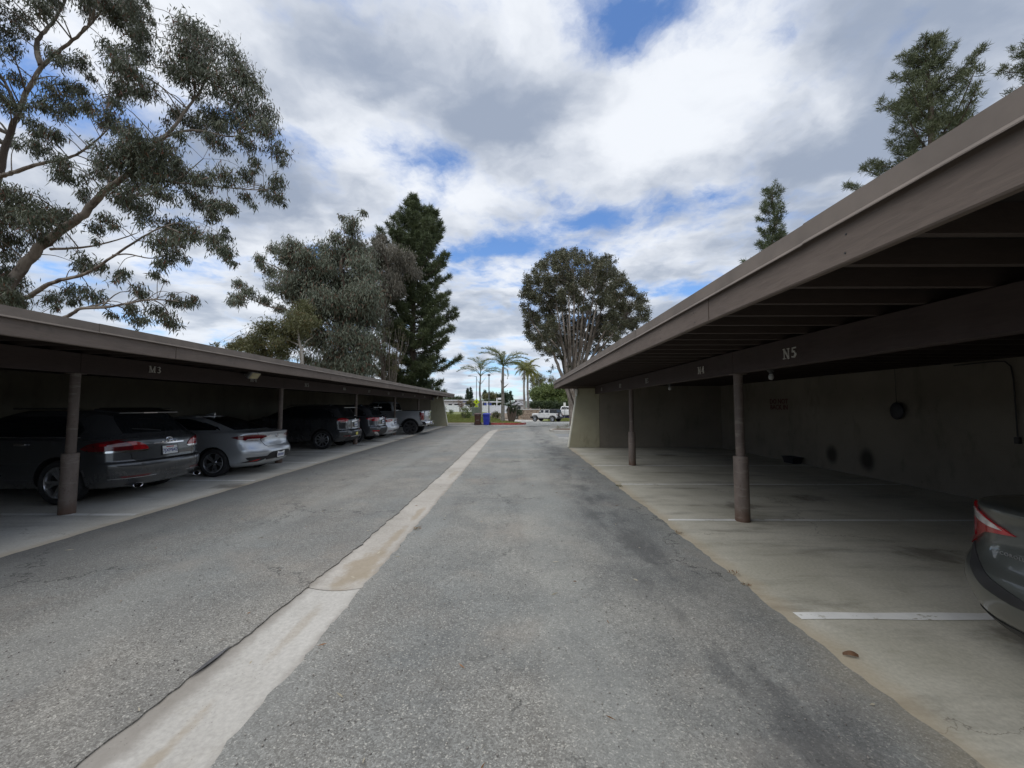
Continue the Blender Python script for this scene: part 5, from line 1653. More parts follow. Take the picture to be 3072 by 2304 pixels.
# ------------------------------------------------------------------ foliage
def mat_leaf(name, c0, c1, rough=0.5, trans=0.25, brown=None, pb=0.0):
    m, nb, b = new_mat(name)
    nt = m.node_tree
    ri = nb.n('ShaderNodeNewGeometry').outputs['Random Per Island']
    tc = nb.n('ShaderNodeTexCoord').outputs['Object']
    n = nb.noise(tc, 0.8, 2, 0.5)
    c = nb.mix(nb.m('ADD', nb.m('MULTIPLY', ri, 0.6), nb.m('MULTIPLY', nb.rng(n, 0.35, 0.65), 0.4)), c0, c1)
    if brown:
        c = nb.mix(nb.rng(nb.m('FRACT', nb.m('MULTIPLY', ri, 37.7)), 1 - pb - 0.01, 1 - pb), c, brown)
    nb.put(b.inputs['Base Color'], c)
    b.inputs['Roughness'].default_value = rough
    b.inputs['Specular IOR Level'].default_value = 0.35
    tr = nb.n('ShaderNodeBsdfTranslucent')
    nb.put(tr.inputs[0], c)
    mx = nb.n('ShaderNodeMixShader')
    mx.inputs[0].default_value = trans
    nt.links.new(b.outputs[0], mx.inputs[1]); nt.links.new(tr.outputs[0], mx.inputs[2])
    nt.links.new(mx.outputs[0], nt.nodes['Material Output'].inputs[0])
    return m


def mat_bark(name, c0, c1, patch=None, scale=4.0):
    m, nb, b = new_mat(name)
    tc = nb.n('ShaderNodeTexCoord').outputs['Object']
    n1 = nb.noise(nb.mapv(tc, scale=(1, 1, 0.25)), scale, 6, 0.65)
    n2 = nb.noise(nb.mapv(tc, scale=(1, 1, 0.4), loc=(3, 3, 3)), scale * 0.5, 5, 0.6)
    c = nb.mix(nb.rng(n1, 0.32, 0.68), c0, c1)
    if patch:
        c = nb.mix(nb.rng(n2, 0.50, 0.60), c, patch)
    nb.put(b.inputs['Base Color'], c)
    b.inputs['Roughness'].default_value = 0.85
    nb.put(b.inputs['Normal'], nb.bump(n1, 0.6, 0.03))
    return m


mat_leaf('leaf_eucalyptus', (0.055, 0.070, 0.043), (0.110, 0.120, 0.074), 0.42, 0.18, (0.12, 0.055, 0.03), 0.07)
mat_leaf('leaf_eucalyptus_grey', (0.105, 0.125, 0.088), (0.195, 0.215, 0.155), 0.5, 0.18, (0.15, 0.085, 0.055), 0.12)
mat_leaf('leaf_olive', (0.085, 0.095, 0.038), (0.165, 0.165, 0.075), 0.5, 0.22, (0.17, 0.12, 0.05), 0.06)
mat_leaf('leaf_brownish', (0.110, 0.105, 0.082), (0.190, 0.170, 0.130), 0.55, 0.18)
mat_leaf('leaf_pine', (0.058, 0.080, 0.036), (0.125, 0.150, 0.068), 0.5, 0.12)
mat_leaf('leaf_pine_light', (0.065, 0.085, 0.042), (0.140, 0.155, 0.075), 0.5, 0.12)
mat_leaf('leaf_ficus', (0.062, 0.068, 0.040), (0.125, 0.128, 0.072), 0.4, 0.15, (0.12, 0.085, 0.04), 0.06)
mat_leaf('leaf_palm', (0.140, 0.165, 0.060), (0.250, 0.275, 0.120), 0.45, 0.35)
mat_leaf('leaf_palm_yellow', (0.160, 0.175, 0.045), (0.290, 0.280, 0.090), 0.45, 0.25)
mat_leaf('leaf_hedge', (0.070, 0.115, 0.032), (0.185, 0.220, 0.070), 0.4, 0.2)
mat_leaf('leaf_hedge_dark', (0.030, 0.050, 0.022), (0.070, 0.095, 0.038), 0.45, 0.15)
mat_leaf('leaf_cypress', (0.022, 0.042, 0.024), (0.050, 0.075, 0.038), 0.6, 0.1)
mat_leaf('leaf_red', (0.120, 0.070, 0.055), (0.200, 0.130, 0.100), 0.6, 0.2)
mat_leaf('grass_blade', (0.160, 0.205, 0.050), (0.290, 0.310, 0.095), 0.6, 0.25, (0.26, 0.21, 0.09), 0.12)
mat_bark('bark_eucalyptus', (0.135, 0.108, 0.085), (0.240, 0.205, 0.165), (0.070, 0.052, 0.040), 3.0)
mat_bark('bark_pale', (0.34, 0.31, 0.27), (0.48, 0.45, 0.40), (0.26, 0.23, 0.19), 3.0)
mat_bark('bark_paper', (0.18, 0.15, 0.125), (0.32, 0.28, 0.24), (0.16, 0.13, 0.10), 4.0)
mat_bark('bark_pine', (0.075, 0.052, 0.040), (0.130, 0.095, 0.072), None, 5.0)
mat_bark('bark_palm', (0.19, 0.175, 0.155), (0.31, 0.29, 0.26), (0.14, 0.12, 0.10), 6.0)
mat_bark('twig_grey', (0.11, 0.09, 0.07), (0.20, 0.17, 0.14), None, 8.0)


def kites(base, d, length, width, rg, curl=0.0):
    """leaf faces: base (n,3), unit direction d (n,3), length/width (n,) -> verts, quads"""
    n = len(base)
    s = np.cross(d, rg.normal(size=(n, 3)))
    s /= (np.linalg.norm(s, axis=1, keepdims=True) + 1e-9)
    L = length[:, None]; W = width[:, None]
    v = np.empty((n, 4, 3))
    v[:, 0] = base
    v[:, 1] = base + d * L * 0.42 + s * W * 0.5
    v[:, 2] = base + d * L
    v[:, 3] = base + d * L * 0.42 - s * W * 0.5
    if curl:
        v[:, 2, 2] -= curl * length
    q = np.arange(n * 4).reshape(n, 4)
    return v.reshape(-1, 3), q


def unit(a):
    return a / (np.linalg.norm(a, axis=1, keepdims=True) + 1e-9)


def spline(pts, n=6):
    """Catmull-Rom through points"""
    P_ = [Vector(p) for p in pts]
    if len(P_) < 3:
        return [P_[0].lerp(P_[-1], i / n) for i in range(n + 1)]
    out = []
    for i in range(len(P_) - 1):
        p0 = P_[max(i - 1, 0)]; p1 = P_[i]; p2 = P_[i + 1]; p3 = P_[min(i + 2, len(P_) - 1)]
        for k in range(n):
            t = k / n
            out.append(0.5 * ((2 * p1) + (p2 - p0) * t + (2 * p0 - 5 * p1 + 4 * p2 - p3) * t * t + (3 * p1 - p0 - 3 * p2 + p3) * t ** 3))
    out.append(P_[-1])
    return out


def leafy_tree(name, label, base, limbs, clumps, leaf, bark, seed, per_m2=420, leaf_len=0.16, leaf_w=0.03, droop=1.0, spread=0.35, twigs=7, group=None, cat='tree', sub=0.34):
    """limbs: (points, r0, r1); clumps: (centre, radius[, leaf material index])"""
    rg = np.random.default_rng(seed)
    rr = random.Random(seed)
    root = thing(name, label, cat, base, group=group)
    tb = MB()
    nodes = []
    for pts, r0, r1 in limbs:
        sp = spline(pts, 6)
        n = len(sp)
        rad = [r0 + (r1 - r0) * (i / (n - 1)) ** 0.8 for i in range(n)]
        sp = [p + Vector((rr.uniform(-1, 1), rr.uniform(-1, 1), rr.uniform(-1, 1))) * rad[i] * 0.22 for i, p in enumerate(sp)]
        tb.tube(sp, rad, 9 if r0 > 0.12 else 6)
        nodes += [(p, r) for p, r in zip(sp, rad)]
    tw = MB()
    NV = [np.array(p) for p, r in nodes]
    NV = np.array(NV) if NV else np.zeros((1, 3))
    NR_ = np.array([r for p, r in nodes]) if nodes else np.array([0.05])
    VV, QQ, off = [], [], 0
    for ci, cl in enumerate(clumps):
        c = np.array(cl[0], float); r = cl[1]
        dd = np.linalg.norm(NV - c, axis=1) + np.maximum(0, NV[:, 2] - c[2]) * 0.5
        k = int(np.argmin(dd))
        p0 = Vector(NV[k]); p3 = Vector(c)
        dist = (p3 - p0).length
        if dist > 0.15:
            mid = p0.lerp(p3, 0.5) + Vector((rr.uniform(-.12, .12), rr.uniform(-.12, .12), 0.10 + rr.uniform(0, .12))) * dist
            path = spline([p0, mid, p3], 4)
            ra = min(NR_[k] * 0.6, 0.007 + 0.013 * dist)
            tw.tube(path, [ra + (0.007 - ra) * i / (len(path) - 1) for i in range(len(path))], 5, cap=False)
        ns = max(3, int(twigs * (r / 0.6)))
        # sub-clusters: sprays of leaves round twig ends, hanging a little below them
        dirs = unit(rg.normal(size=(ns, 3)))
        rad = r * (0.35 + 0.65 * rg.random(ns) ** 0.6)
        ends = c + dirs * rad[:, None] * np.array([1.0, 1.15, 0.85])
        for e in ends:
            if rr.random() < 0.8:
                m_ = (c + e) / 2 + np.array([0, 0, 0.12 * r])
                tw.tube([c, m_, e], [0.010, 0.007, 0.004], 3, cap=False)
        nleaf = int(per_m2 * math.pi * r * r)
        if nleaf < 4: continue
        which = rg.integers(0, ns, nleaf)
        along = rg.random(nleaf)[:, None] ** 0.7
        ctr = c + (ends[which] - c) * along
        pos = ctr + rg.normal(size=(nleaf, 3)) * r * sub * np.array([1, 1, 0.9])
        d = rg.normal(size=(nleaf, 3)) * np.array([spread, spread, spread])
        d[:, 2] -= droop
        d = unit(d)
        ln = leaf_len * (0.65 + 0.7 * rg.random(nleaf))
        v, q = kites(pos, d, ln, leaf_w * (0.7 + 0.6 * rg.random(nleaf)), rg)
        VV.append(v); QQ.append(q + off); off += len(v)
    tb.v and tb.build('trunk', MAT[bark], root, smooth=60)
    if tw.v:
        me = bpy.data.meshes.new('twigs'); me.from_pydata(tw.v, [], tw.f); me.materials.append(MAT['twig_grey' if bark != 'bark_pale' else 'bark_pale'])
        tag(obj('branches', me, root), kind='stuff')
    if VV:
        tag(obj('crown', np_mesh('crown', np.concatenate(VV), np.concatenate(QQ), MAT[leaf]), root), kind='stuff')
    return root


def needle_tree(name, label, base, top, env, leaf, seed, z0=0.2, step=0.62, trunk_r=0.35, lean=(0, 0), tuft_n=13, nlen=0.24, nw=0.032, dens=3.6, leaders=(), group=None, bark='bark_pine'):
    """conifer with whorled branches. env(t, azimuth) -> branch length at relative height t"""
    rg = np.random.default_rng(seed); rr = random.Random(seed)
    root = thing(name, label, 'tree', base, group=group)
    b = Vector(base); H = top - base[2]
    tb = MB(); brm = MB()
    stems = [(b, b + Vector((lean[0], lean[1], H)), trunk_r, 0.0)] + [(b + Vector(l[0]), b + Vector(l[1]), l[2], l[3]) for l in leaders]
    TP, TD = [], []
    for si, (p0, p1, r0, tz) in enumerate(stems):
        N = 14
        path = [p0.lerp(p1, i / N) + Vector((rr.uniform(-1, 1), rr.uniform(-1, 1), 0)) * 0.10 * (0 if i in (0, N) else 1) for i in range(N + 1)]
        tb.tube(path, [r0 * (1 - i / N) ** 0.9 + 0.02 for i in range(N + 1)], 9)
        Hs = (p1 - p0).z
        z = p0.z + max(z0 * Hs, 0.5) if si == 0 else p0.z + 0.8
        while z < p1.z - 0.1:
            t = (z - b.z) / H
            f = (z - p0.z) / Hs
            c = p0.lerp(p1, f)
            nb_ = rr.randint(4, 7)
            a0 = rr.uniform(0, 6.28)
            for k in range(nb_):
                az = a0 + k * 6.283 / nb_ + rr.uniform(-.35, .35)
                L = env(t, az) * rr.choice([0.45, 0.7, 0.9, 1.0, 1.1, 1.3]) * (0.55 if si > 0 else 1.0)
                if L < 0.25: L = 0.25
                up = 0.05 + 0.60 * t + rr.uniform(-.15, .20)
                dh = Vector((math.cos(az), math.sin(az), 0))
                c2 = c + Vector((0, 0, rr.uniform(-0.5, 0.5) * step))
                e = c2 + dh * L + Vector((0, 0, L * up))
                m_ = c2.lerp(e, 0.55) + Vector((0, 0, -0.10 * L))
                path = spline([c2, m_, e + Vector((0, 0, 0.06 * L))], 4)
                rb = 0.014 + 0.014 * L
                brm.tube(path, [rb * (1 - 0.75 * i / (len(path) - 1)) for i in range(len(path))], 4, cap=False)
                nt_ = max(3, int(L * dens * 2.0))
                for j in range(nt_):
                    s = 0.28 + 0.72 * (j + rr.random()) / nt_
                    i0 = min(int(s * (len(path) - 1)), len(path) - 2)
                    q = path[i0].lerp(path[i0 + 1], s * (len(path) - 1) - i0)
                    wv = 0.26 * L * (1.15 - s) + 0.12
                    sidev = Vector((-dh.y, dh.x, 0)) * rr.uniform(-1, 1) * wv
                    q = q + sidev + Vector((0, 0, rr.uniform(-0.08, 0.18)))
                    TP.append(q); TD.append((dh * 0.5 + sidev * 0.6 + Vector((0, 0, 0.75))).normalized())
            z += step * rr.uniform(0.7, 1.3) * (0.75 + 0.5 * (1 - t))
        TP.append(p1); TD.append(Vector((0, 0, 1)))
    TP = np.array(TP); TD = np.array(TD)
    n = len(TP)
    pos = np.repeat(TP, tuft_n, axis=0) + rg.normal(size=(n * tuft_n, 3)) * 0.05
    d = unit(np.repeat(TD, tuft_n, axis=0) * 0.55 + rg.normal(size=(n * tuft_n, 3)) * 0.62)
    ln = nlen * (0.6 + 0.8 * rg.random(n * tuft_n))
    v, q = kites(pos, d, ln, np.full(n * tuft_n, nw), rg)
    tb.build('trunk', MAT[bark], root, smooth=60)
    me = bpy.data.meshes.new('branches'); me.from_pydata(brm.v, [], brm.f); me.materials.append(MAT[bark])
    tag(obj('branches', me, root), kind='stuff')
    tag(obj('crown', np_mesh('crown', v, q, MAT[leaf]), root), kind='stuff')
    return root


# a point that appears at picture position (u, v) of a 2212 x 1659 print when it stands at distance D down the lane
_p, _y = R(3.27), R(0.41)


def spot(u, v, D):
    x = (u - 1106) / 831.0; y = (829.5 - v) / 831.0
    fy = math.cos(_p) - y * math.sin(_p); uz = math.sin(_p) + y * math.cos(_p)
    X = x * math.cos(_y) - fy * math.sin(_y); Y = x * math.sin(_y) + fy * math.cos(_y)
    t = D / Y
    return Vector((X * t, D, 1.65 + uz * t))


# ------------------------------------------------------------------ tall eucalyptus behind the left carport
def big_eucalyptus():
    rr = random.Random(3)
    D = 15.0
    k = 0.43405
    Q = lambda x, y, d=0.0: spot(x * k, y * k, D + d)
    base = (-20.6, 15.2, 0.0)
    fork = Q(20, 1460, 0)
    limbs = [
        ([Vector(base), Vector(base).lerp(fork, 0.55) + Vector((-0.3, 0, 0)), fork], 0.36, 0.23),
        ([fork, Q(150, 1280, .2), Q(250, 1190, .3), Q(400, 1080, .1), Q(480, 990, 0), Q(545, 930, -.2), Q(640, 860, -.3), Q(770, 715, -.2), Q(850, 650, 0), Q(930, 540, .2), Q(1000, 450, .3), Q(1060, 300, .3)], 0.20, 0.022),
        ([fork, Q(130, 1480, -.4), Q(250, 1410, -.6), Q(400, 1370, -.8), Q(480, 1330, -.9), Q(600, 1250, -1.0), Q(760, 1150, -1.0), Q(870, 1110, -1.0)], 0.105, 0.018),
        ([fork, Q(-60, 1200, .6), Q(-20, 950, .8), Q(30, 720, .9), Q(80, 590, .9), Q(130, 460, .9), Q(210, 330, .8), Q(300, 250, .7), Q(420, 150, .6), Q(500, 60, .6), Q(600, -60, .6)], 0.165, 0.025),
        ([Q(210, 330, .8), Q(180, 240, .9), Q(200, 180, 1.0), Q(270, 100, 1.1), Q(330, -20, 1.2), Q(360, -160, 1.2)], 0.12, 0.03),
        ([Q(85, 560, .9), Q(40, 440, 1.0), Q(0, 370, 1.1), Q(-80, 250, 1.2)], 0.09, 0.02),
        ([Q(-10, 880, .7), Q(60, 860, .4), Q(200, 815, .1), Q(340, 785, 0), Q(440, 730, 0), Q(540, 640, 0)], 0.10, 0.02),
        ([Q(800, 690, -.2), Q(900, 655, -.2), Q(1000, 650, 0), Q(1150, 680, .1), Q(1260, 650, .2), Q(1350, 640, .2)], 0.06, 0.015),
        ([Q(760, 900, -.4), Q(900, 910, -.5), Q(1100, 930, -.6), Q(1290, 945, -.6), Q(1370, 930, -.6)], 0.045, 0.012),
        ([Q(640, 980, -.4), Q(760, 960, -.5), Q(900, 880, -.5), Q(1010, 790, -.4)], 0.04, 0.012),
        ([fork, Q(200, 1600, -1.2), Q(340, 1570, -1.4), Q(400, 1535, -1.4), Q(520, 1530, -1.5), Q(660, 1505, -1.5), Q(760, 1490, -1.5), Q(890, 1500, -1.5)], 0.09, 0.015),
        ([Q(560, 1270, -1.0), Q(640, 1265, -1.0), Q(760, 1285, -1.1), Q(880, 1250, -1.1)], 0.035, 0.012),
        ([Q(830, 1130, -1.0), Q(960, 1180, -1.1), Q(1080, 1200, -1.1)], 0.03, 0.01),
        ([Q(250, 1240, .2), Q(420, 1230, 0), Q(560, 1200, 0), Q(680, 1160, -.1)], 0.06, 0.015),
    ]
    C = [(960, 130, 70), (930, 240, 90), (1050, 220, 90), (1150, 280, 90), (1220, 380, 80), (1000, 330, 90), (1100, 400, 90), (1220, 480, 80), (1300, 560, 70), (900, 390, 75), (850, 320, 65), (1330, 650, 65), (1380, 750, 55), (1050, 560, 85), (1180, 600, 75), (960, 600, 85), (1100, 720, 60), (1230, 720, 55), (870, 560, 50),
         (620, 340, 95), (600, 430, 85), (700, 250, 75), (560, 240, 55), (700, 160, 60), (620, 80, 90), (540, 40, 80), (660, 20, 60), (450, 30, 65), (690, 90, 50), (740, 440, 50), (560, 500, 45),
         (100, 80, 70), (30, 150, 55), (230, 50, 65), (60, 250, 45), (300, 290, 55), (410, 300, 55), (350, 430, 70), (250, 440, 55), (220, 520, 55), (100, 400, 45), (320, 560, 60), (420, 520, 50), (60, 530, 45), (180, 620, 55), (280, 660, 45), (180, 735, 60), (60, 700, 35), (300, 820, 50), (340, 880, 50), (100, 1000, 85), (180, 1080, 85), (50, 1080, 75), (270, 1060, 65), (400, 960, 45), (60, 1180, 65), (240, 1160, 55), (20, 940, 60),
         (540, 590, 55), (620, 640, 70), (700, 700, 85), (620, 770, 95), (720, 800, 95), (820, 760, 85), (880, 840, 70), (540, 780, 70), (780, 880, 85), (680, 900, 75), (640, 1000, 75), (720, 1030, 60), (800, 950, 60), (560, 880, 50), (480, 860, 40), (700, 1080, 40),
         (1020, 890, 60), (1120, 860, 60), (1220, 850, 50), (1270, 800, 35), (1380, 890, 50), (1330, 960, 45), (1390, 990, 40), (1100, 1010, 50), (1000, 1010, 60), (960, 960, 40), (1150, 1030, 35), (1060, 1060, 40), (1230, 970, 35),
         (870, 1120, 75), (820, 1190, 70), (900, 1200, 50), (960, 1150, 50), (1060, 1200, 50), (1130, 1255, 48), (1110, 1170, 40), (780, 1300, 36), (790, 1365, 30), (900, 1275, 34), (1150, 1300, 26),
         (470, 1130, 50), (520, 1090, 45), (440, 1300, 55), (380, 1310, 45), (330, 1450, 50), (280, 1490, 45), (470, 1470, 50), (610, 1370, 38), (690, 1450, 42), (640, 1540, 42), (680, 1585, 42), (780, 1530, 42), (850, 1585, 50), (890, 1500, 45), (945, 1500, 35), (560, 1560, 26), (50, 1420, 75), (110, 1480, 55), (30, 1330, 65), (40, 1250, 55), (30, 1500, 80), (-60, 1450, 90)]
    for i in range(60):      # the part of the crown that the picture's edge cuts off
        C.append((rr.uniform(-560, -40), rr.uniform(-420, 1300), rr.uniform(50, 90)))
    for i in range(26):
        C.append((rr.uniform(-200, 700), rr.uniform(-420, -30), rr.uniform(50, 90)))
    C += [(x + rr.uniform(-1.25, 1.25) * r, y + rr.uniform(-0.9, 1.3) * r, r * rr.uniform(0.40, 0.62)) for x, y, r in list(C)]
    m_px = k / 831.0 * D
    cl = [(Q(x, y, rr.uniform(-1.5, 1.5) - (0.6 if y > 1100 and x > 500 else 0)), r * m_px * 1.14) for x, y, r in C]
    return leafy_tree('eucalyptus_tree', 'towering eucalyptus with pale leaning limbs behind the left carport', base, limbs, cl, 'leaf_eucalyptus', 'bark_eucalyptus', 5, per_m2=560, leaf_len=0.21, leaf_w=0.036, droop=0.9, spread=0.42, twigs=7, sub=0.28)


big_eucalyptus()


# ------------------------------------------------------------------ grey eucalyptus group further along
def zoom2(x, y, D):
    return spot((600 + x * .4823) / 1.38879, (500 + y * .4823) / 1.38879, D)


def mid_trees():
    rr = random.Random(8)
    D = 34.0
    mp = .4823 / 1.38879 / 831 * D
    Q = lambda x, y, d=0: zoom2(x, y, D + d)
    base = Q(890, 1420); base.z = 0.0
    limbs = [([base, Q(885, 1250), Q(890, 1000), Q(900, 800), Q(880, 600), Q(940, 450), Q(960, 320)], 0.42, 0.05),
             ([Q(890, 1000), Q(760, 800), Q(680, 650), Q(600, 500)], 0.16, 0.03), ([Q(900, 850), Q(1000, 700), Q(1050, 560)], 0.15, 0.03),
             ([Q(885, 1100), Q(700, 980), Q(560, 900), Q(430, 870), Q(330, 830), Q(240, 790)], 0.13, 0.025), ([Q(890, 950), Q(640, 760), Q(500, 640), Q(390, 590)], 0.11, 0.025)]
    C = [(960, 320, 46), (930, 400, 55), (990, 290, 32), (890, 310, 26), (600, 470, 60), (560, 560, 80), (480, 520, 50), (380, 560, 42), (375, 610, 36), (440, 640, 55), (660, 560, 75), (760, 500, 70), (830, 450, 52), (860, 560, 95), (960, 500, 85), (1000, 600, 100), (700, 680, 115), (560, 700, 85), (600, 800, 95), (480, 760, 60), (240, 720, 42), (230, 800, 50), (320, 790, 50), (400, 830, 48), (190, 830, 30), (270, 860, 34), (760, 800, 115), (900, 720, 115), (1000, 800, 120), (880, 900, 125), (700, 900, 105), (620, 940, 80), (720, 1060, 100), (900, 1040, 125), (1040, 950, 100), (1020, 1100, 105), (840, 1170, 100), (980, 1200, 105), (680, 1180, 70), (770, 1250, 75), (1050, 1260, 60), (900, 1270, 90), (800, 620, 90), (1060, 700, 80), (500, 880, 45)]
    cl = []
    for x, y, r in C:
        for _ in range(2 if r > 70 else 1):
            cl.append((Q(x + rr.uniform(-18, 18), y + rr.uniform(-18, 18), rr.uniform(-2.2, 2.2)), r * mp * 0.92))
    leafy_tree('eucalyptus_tree', 'broad grey-green eucalyptus with drooping foliage left of the tall pine', base, limbs, cl, 'leaf_eucalyptus_grey', 'bark_pine', 12, per_m2=330, leaf_len=0.36, leaf_w=0.07, droop=0.9, spread=0.45, twigs=9, sub=0.36)
    # brownish eucalyptus tops in front of the pine
    D2 = 38.0
    Q2 = lambda x, y, d=0: zoom2(x, y, D2 + d)
    mp2 = mp * D2 / D
    b2 = Q2(1150, 1440); b2.z = 0
    C2 = [(1100, 480, 60), (1130, 430, 40), (1120, 570, 85), (1200, 520, 70), (1250, 600, 80), (1180, 680, 85), (1130, 800, 85), (1220, 760, 70), (1100, 890, 70), (1300, 560, 50), (1330, 660, 55), (1160, 960, 45)]
    cl = [(Q2(x + rr.uniform(-10, 10), y + rr.uniform(-10, 10), rr.uniform(-1.5, 1.5)), r * mp2 * 0.9) for x, y, r in C2 for _ in range(2)]
    leafy_tree('eucalyptus_tree', 'brownish sparse eucalyptus top overlapping the tall pine', b2, [([b2, Q2(1140, 1200), Q2(1150, 900), Q2(1180, 680), Q2(1120, 480)], 0.28, 0.04)], cl, 'leaf_brownish', 'bark_pine', 13, per_m2=230, leaf_len=0.36, leaf_w=0.066, twigs=8)
    # olive tree with a white trunk in front
    D3 = 29.0
    Q3 = lambda x, y, d=0: zoom2(x, y, D3 + d)
    mp3 = mp * D3 / D
    b3 = Q3(650, 1500); b3.z = 0
    C3 = [(620, 960, 85), (560, 1010, 90), (420, 1010, 75), (340, 1080, 70), (260, 1090, 45), (480, 1090, 75), (560, 1100, 60), (650, 880, 60), (310, 1130, 60), (400, 1150, 60), (520, 1170, 60), (700, 960, 50), (230, 1130, 40), (190, 1110, 30), (95, 1100, 16)]
    cl = [(Q3(x + rr.uniform(-12, 12), y + rr.uniform(-12, 12), rr.uniform(-1.5, 1.5)), r * mp3 * 0.95) for x, y, r in C3 for _ in range(2)]
    leafy_tree('olive_tree', 'low olive-green tree with forked white trunk behind the left roof', b3,
               [([b3, Q3(635, 1200), Q3(620, 1100), Q3(610, 1020), Q3(600, 860)], 0.16, 0.03), ([Q3(622, 1110), Q3(570, 1090), Q3(480, 1040)], 0.07, 0.02), ([Q3(630, 1150), Q3(660, 1090), Q3(700, 1060)], 0.06, 0.02)],
               cl, 'leaf_olive', 'bark_pale', 14, per_m2=360, leaf_len=0.26, leaf_w=0.058, twigs=8, droop=0.5, spread=0.7)
    # thin bare thicket between the eucalyptus and the pine
    D4 = 37.0
    Q4 = lambda x, y, d=0: zoom2(x, y, D4 + d)
    b4 = Q4(1180, 1450); b4.z = 0
    limbs = []
    for i in range(16):
        tx = 1085 + 190 * i / 15 + rr.uniform(-8, 8)
        ty = rr.uniform(960, 1120)
        limbs.append(([b4 + Vector((rr.uniform(-.6, .6), rr.uniform(-.6, .6), 0)), Q4(1180 + (tx - 1180) * .45, 1300, rr.uniform(-1, 1)), Q4(tx, ty, rr.uniform(-1.5, 1.5))], 0.07, 0.015))
        tx2 = tx + rr.uniform(-40, 40)
        limbs.append(([Q4(1180 + (tx - 1180) * .6, 1230), Q4((tx + tx2) / 2, 1130), Q4(tx2, ty + 30, rr.uniform(-1, 1))], 0.035, 0.01))
    cl = [(Q4(rr.uniform(1090, 1270), rr.uniform(980, 1280), rr.uniform(-1.5, 1.5)), rr.uniform(0.25, 0.5)) for _ in range(46)]
    leafy_tree('bare_thicket', 'thin nearly leafless tree between the grey eucalyptus and the pine', b4, limbs, cl, 'leaf_olive', 'twig_grey', 15, per_m2=70, leaf_len=0.22, leaf_w=0.05, twigs=5, droop=0.4, spread=0.8)
    # tall dark pine
    D5 = 42.0
    bp = zoom2(1325, 1400, D5); bp.z = 0
    tp = zoom2(1330, 185, D5)
    tab_r = [(0.0, 4.3), (0.12, 5.6), (0.28, 6.4), (0.36, 7.2), (0.47, 6.3), (0.58, 6.3), (0.70, 5.2), (0.80, 3.6), (0.88, 2.1), (0.95, 0.8), (1.0, 0.1)]
    tab_l = [(0.0, 3.0), (0.3, 3.6), (0.6, 3.8), (0.8, 2.6), (0.9, 1.4), (0.95, 0.7), (1.0, 0.1)]
    sc = .4823 / 1.38879 / 831 * D5

    def env(t, az):
        r = lerp_tab(tab_r, t) * 0.66; l = lerp_tab(tab_l, t)
        c = (math.cos(az) + 1) / 2
        return (l * (1 - c) + r * c) * (0.85 + 0.15 * abs(math.cos(az)))
    l0 = zoom2(1400, 560, D5) - bp; l1 = zoom2(1450, 275, D5) - bp
    needle_tree('pine_tree', 'tall dark pine with two tops beside the end of the left carport', tuple(bp), tp.z, env, 'leaf_pine', 21, z0=0.02, step=0.56, trunk_r=0.42, lean=(tp.x - bp.x, 0), leaders=[(l0, l1, 0.16, 0)], tuft_n=30, nlen=0.46, nw=0.055, dens=4.0)


mid_trees()


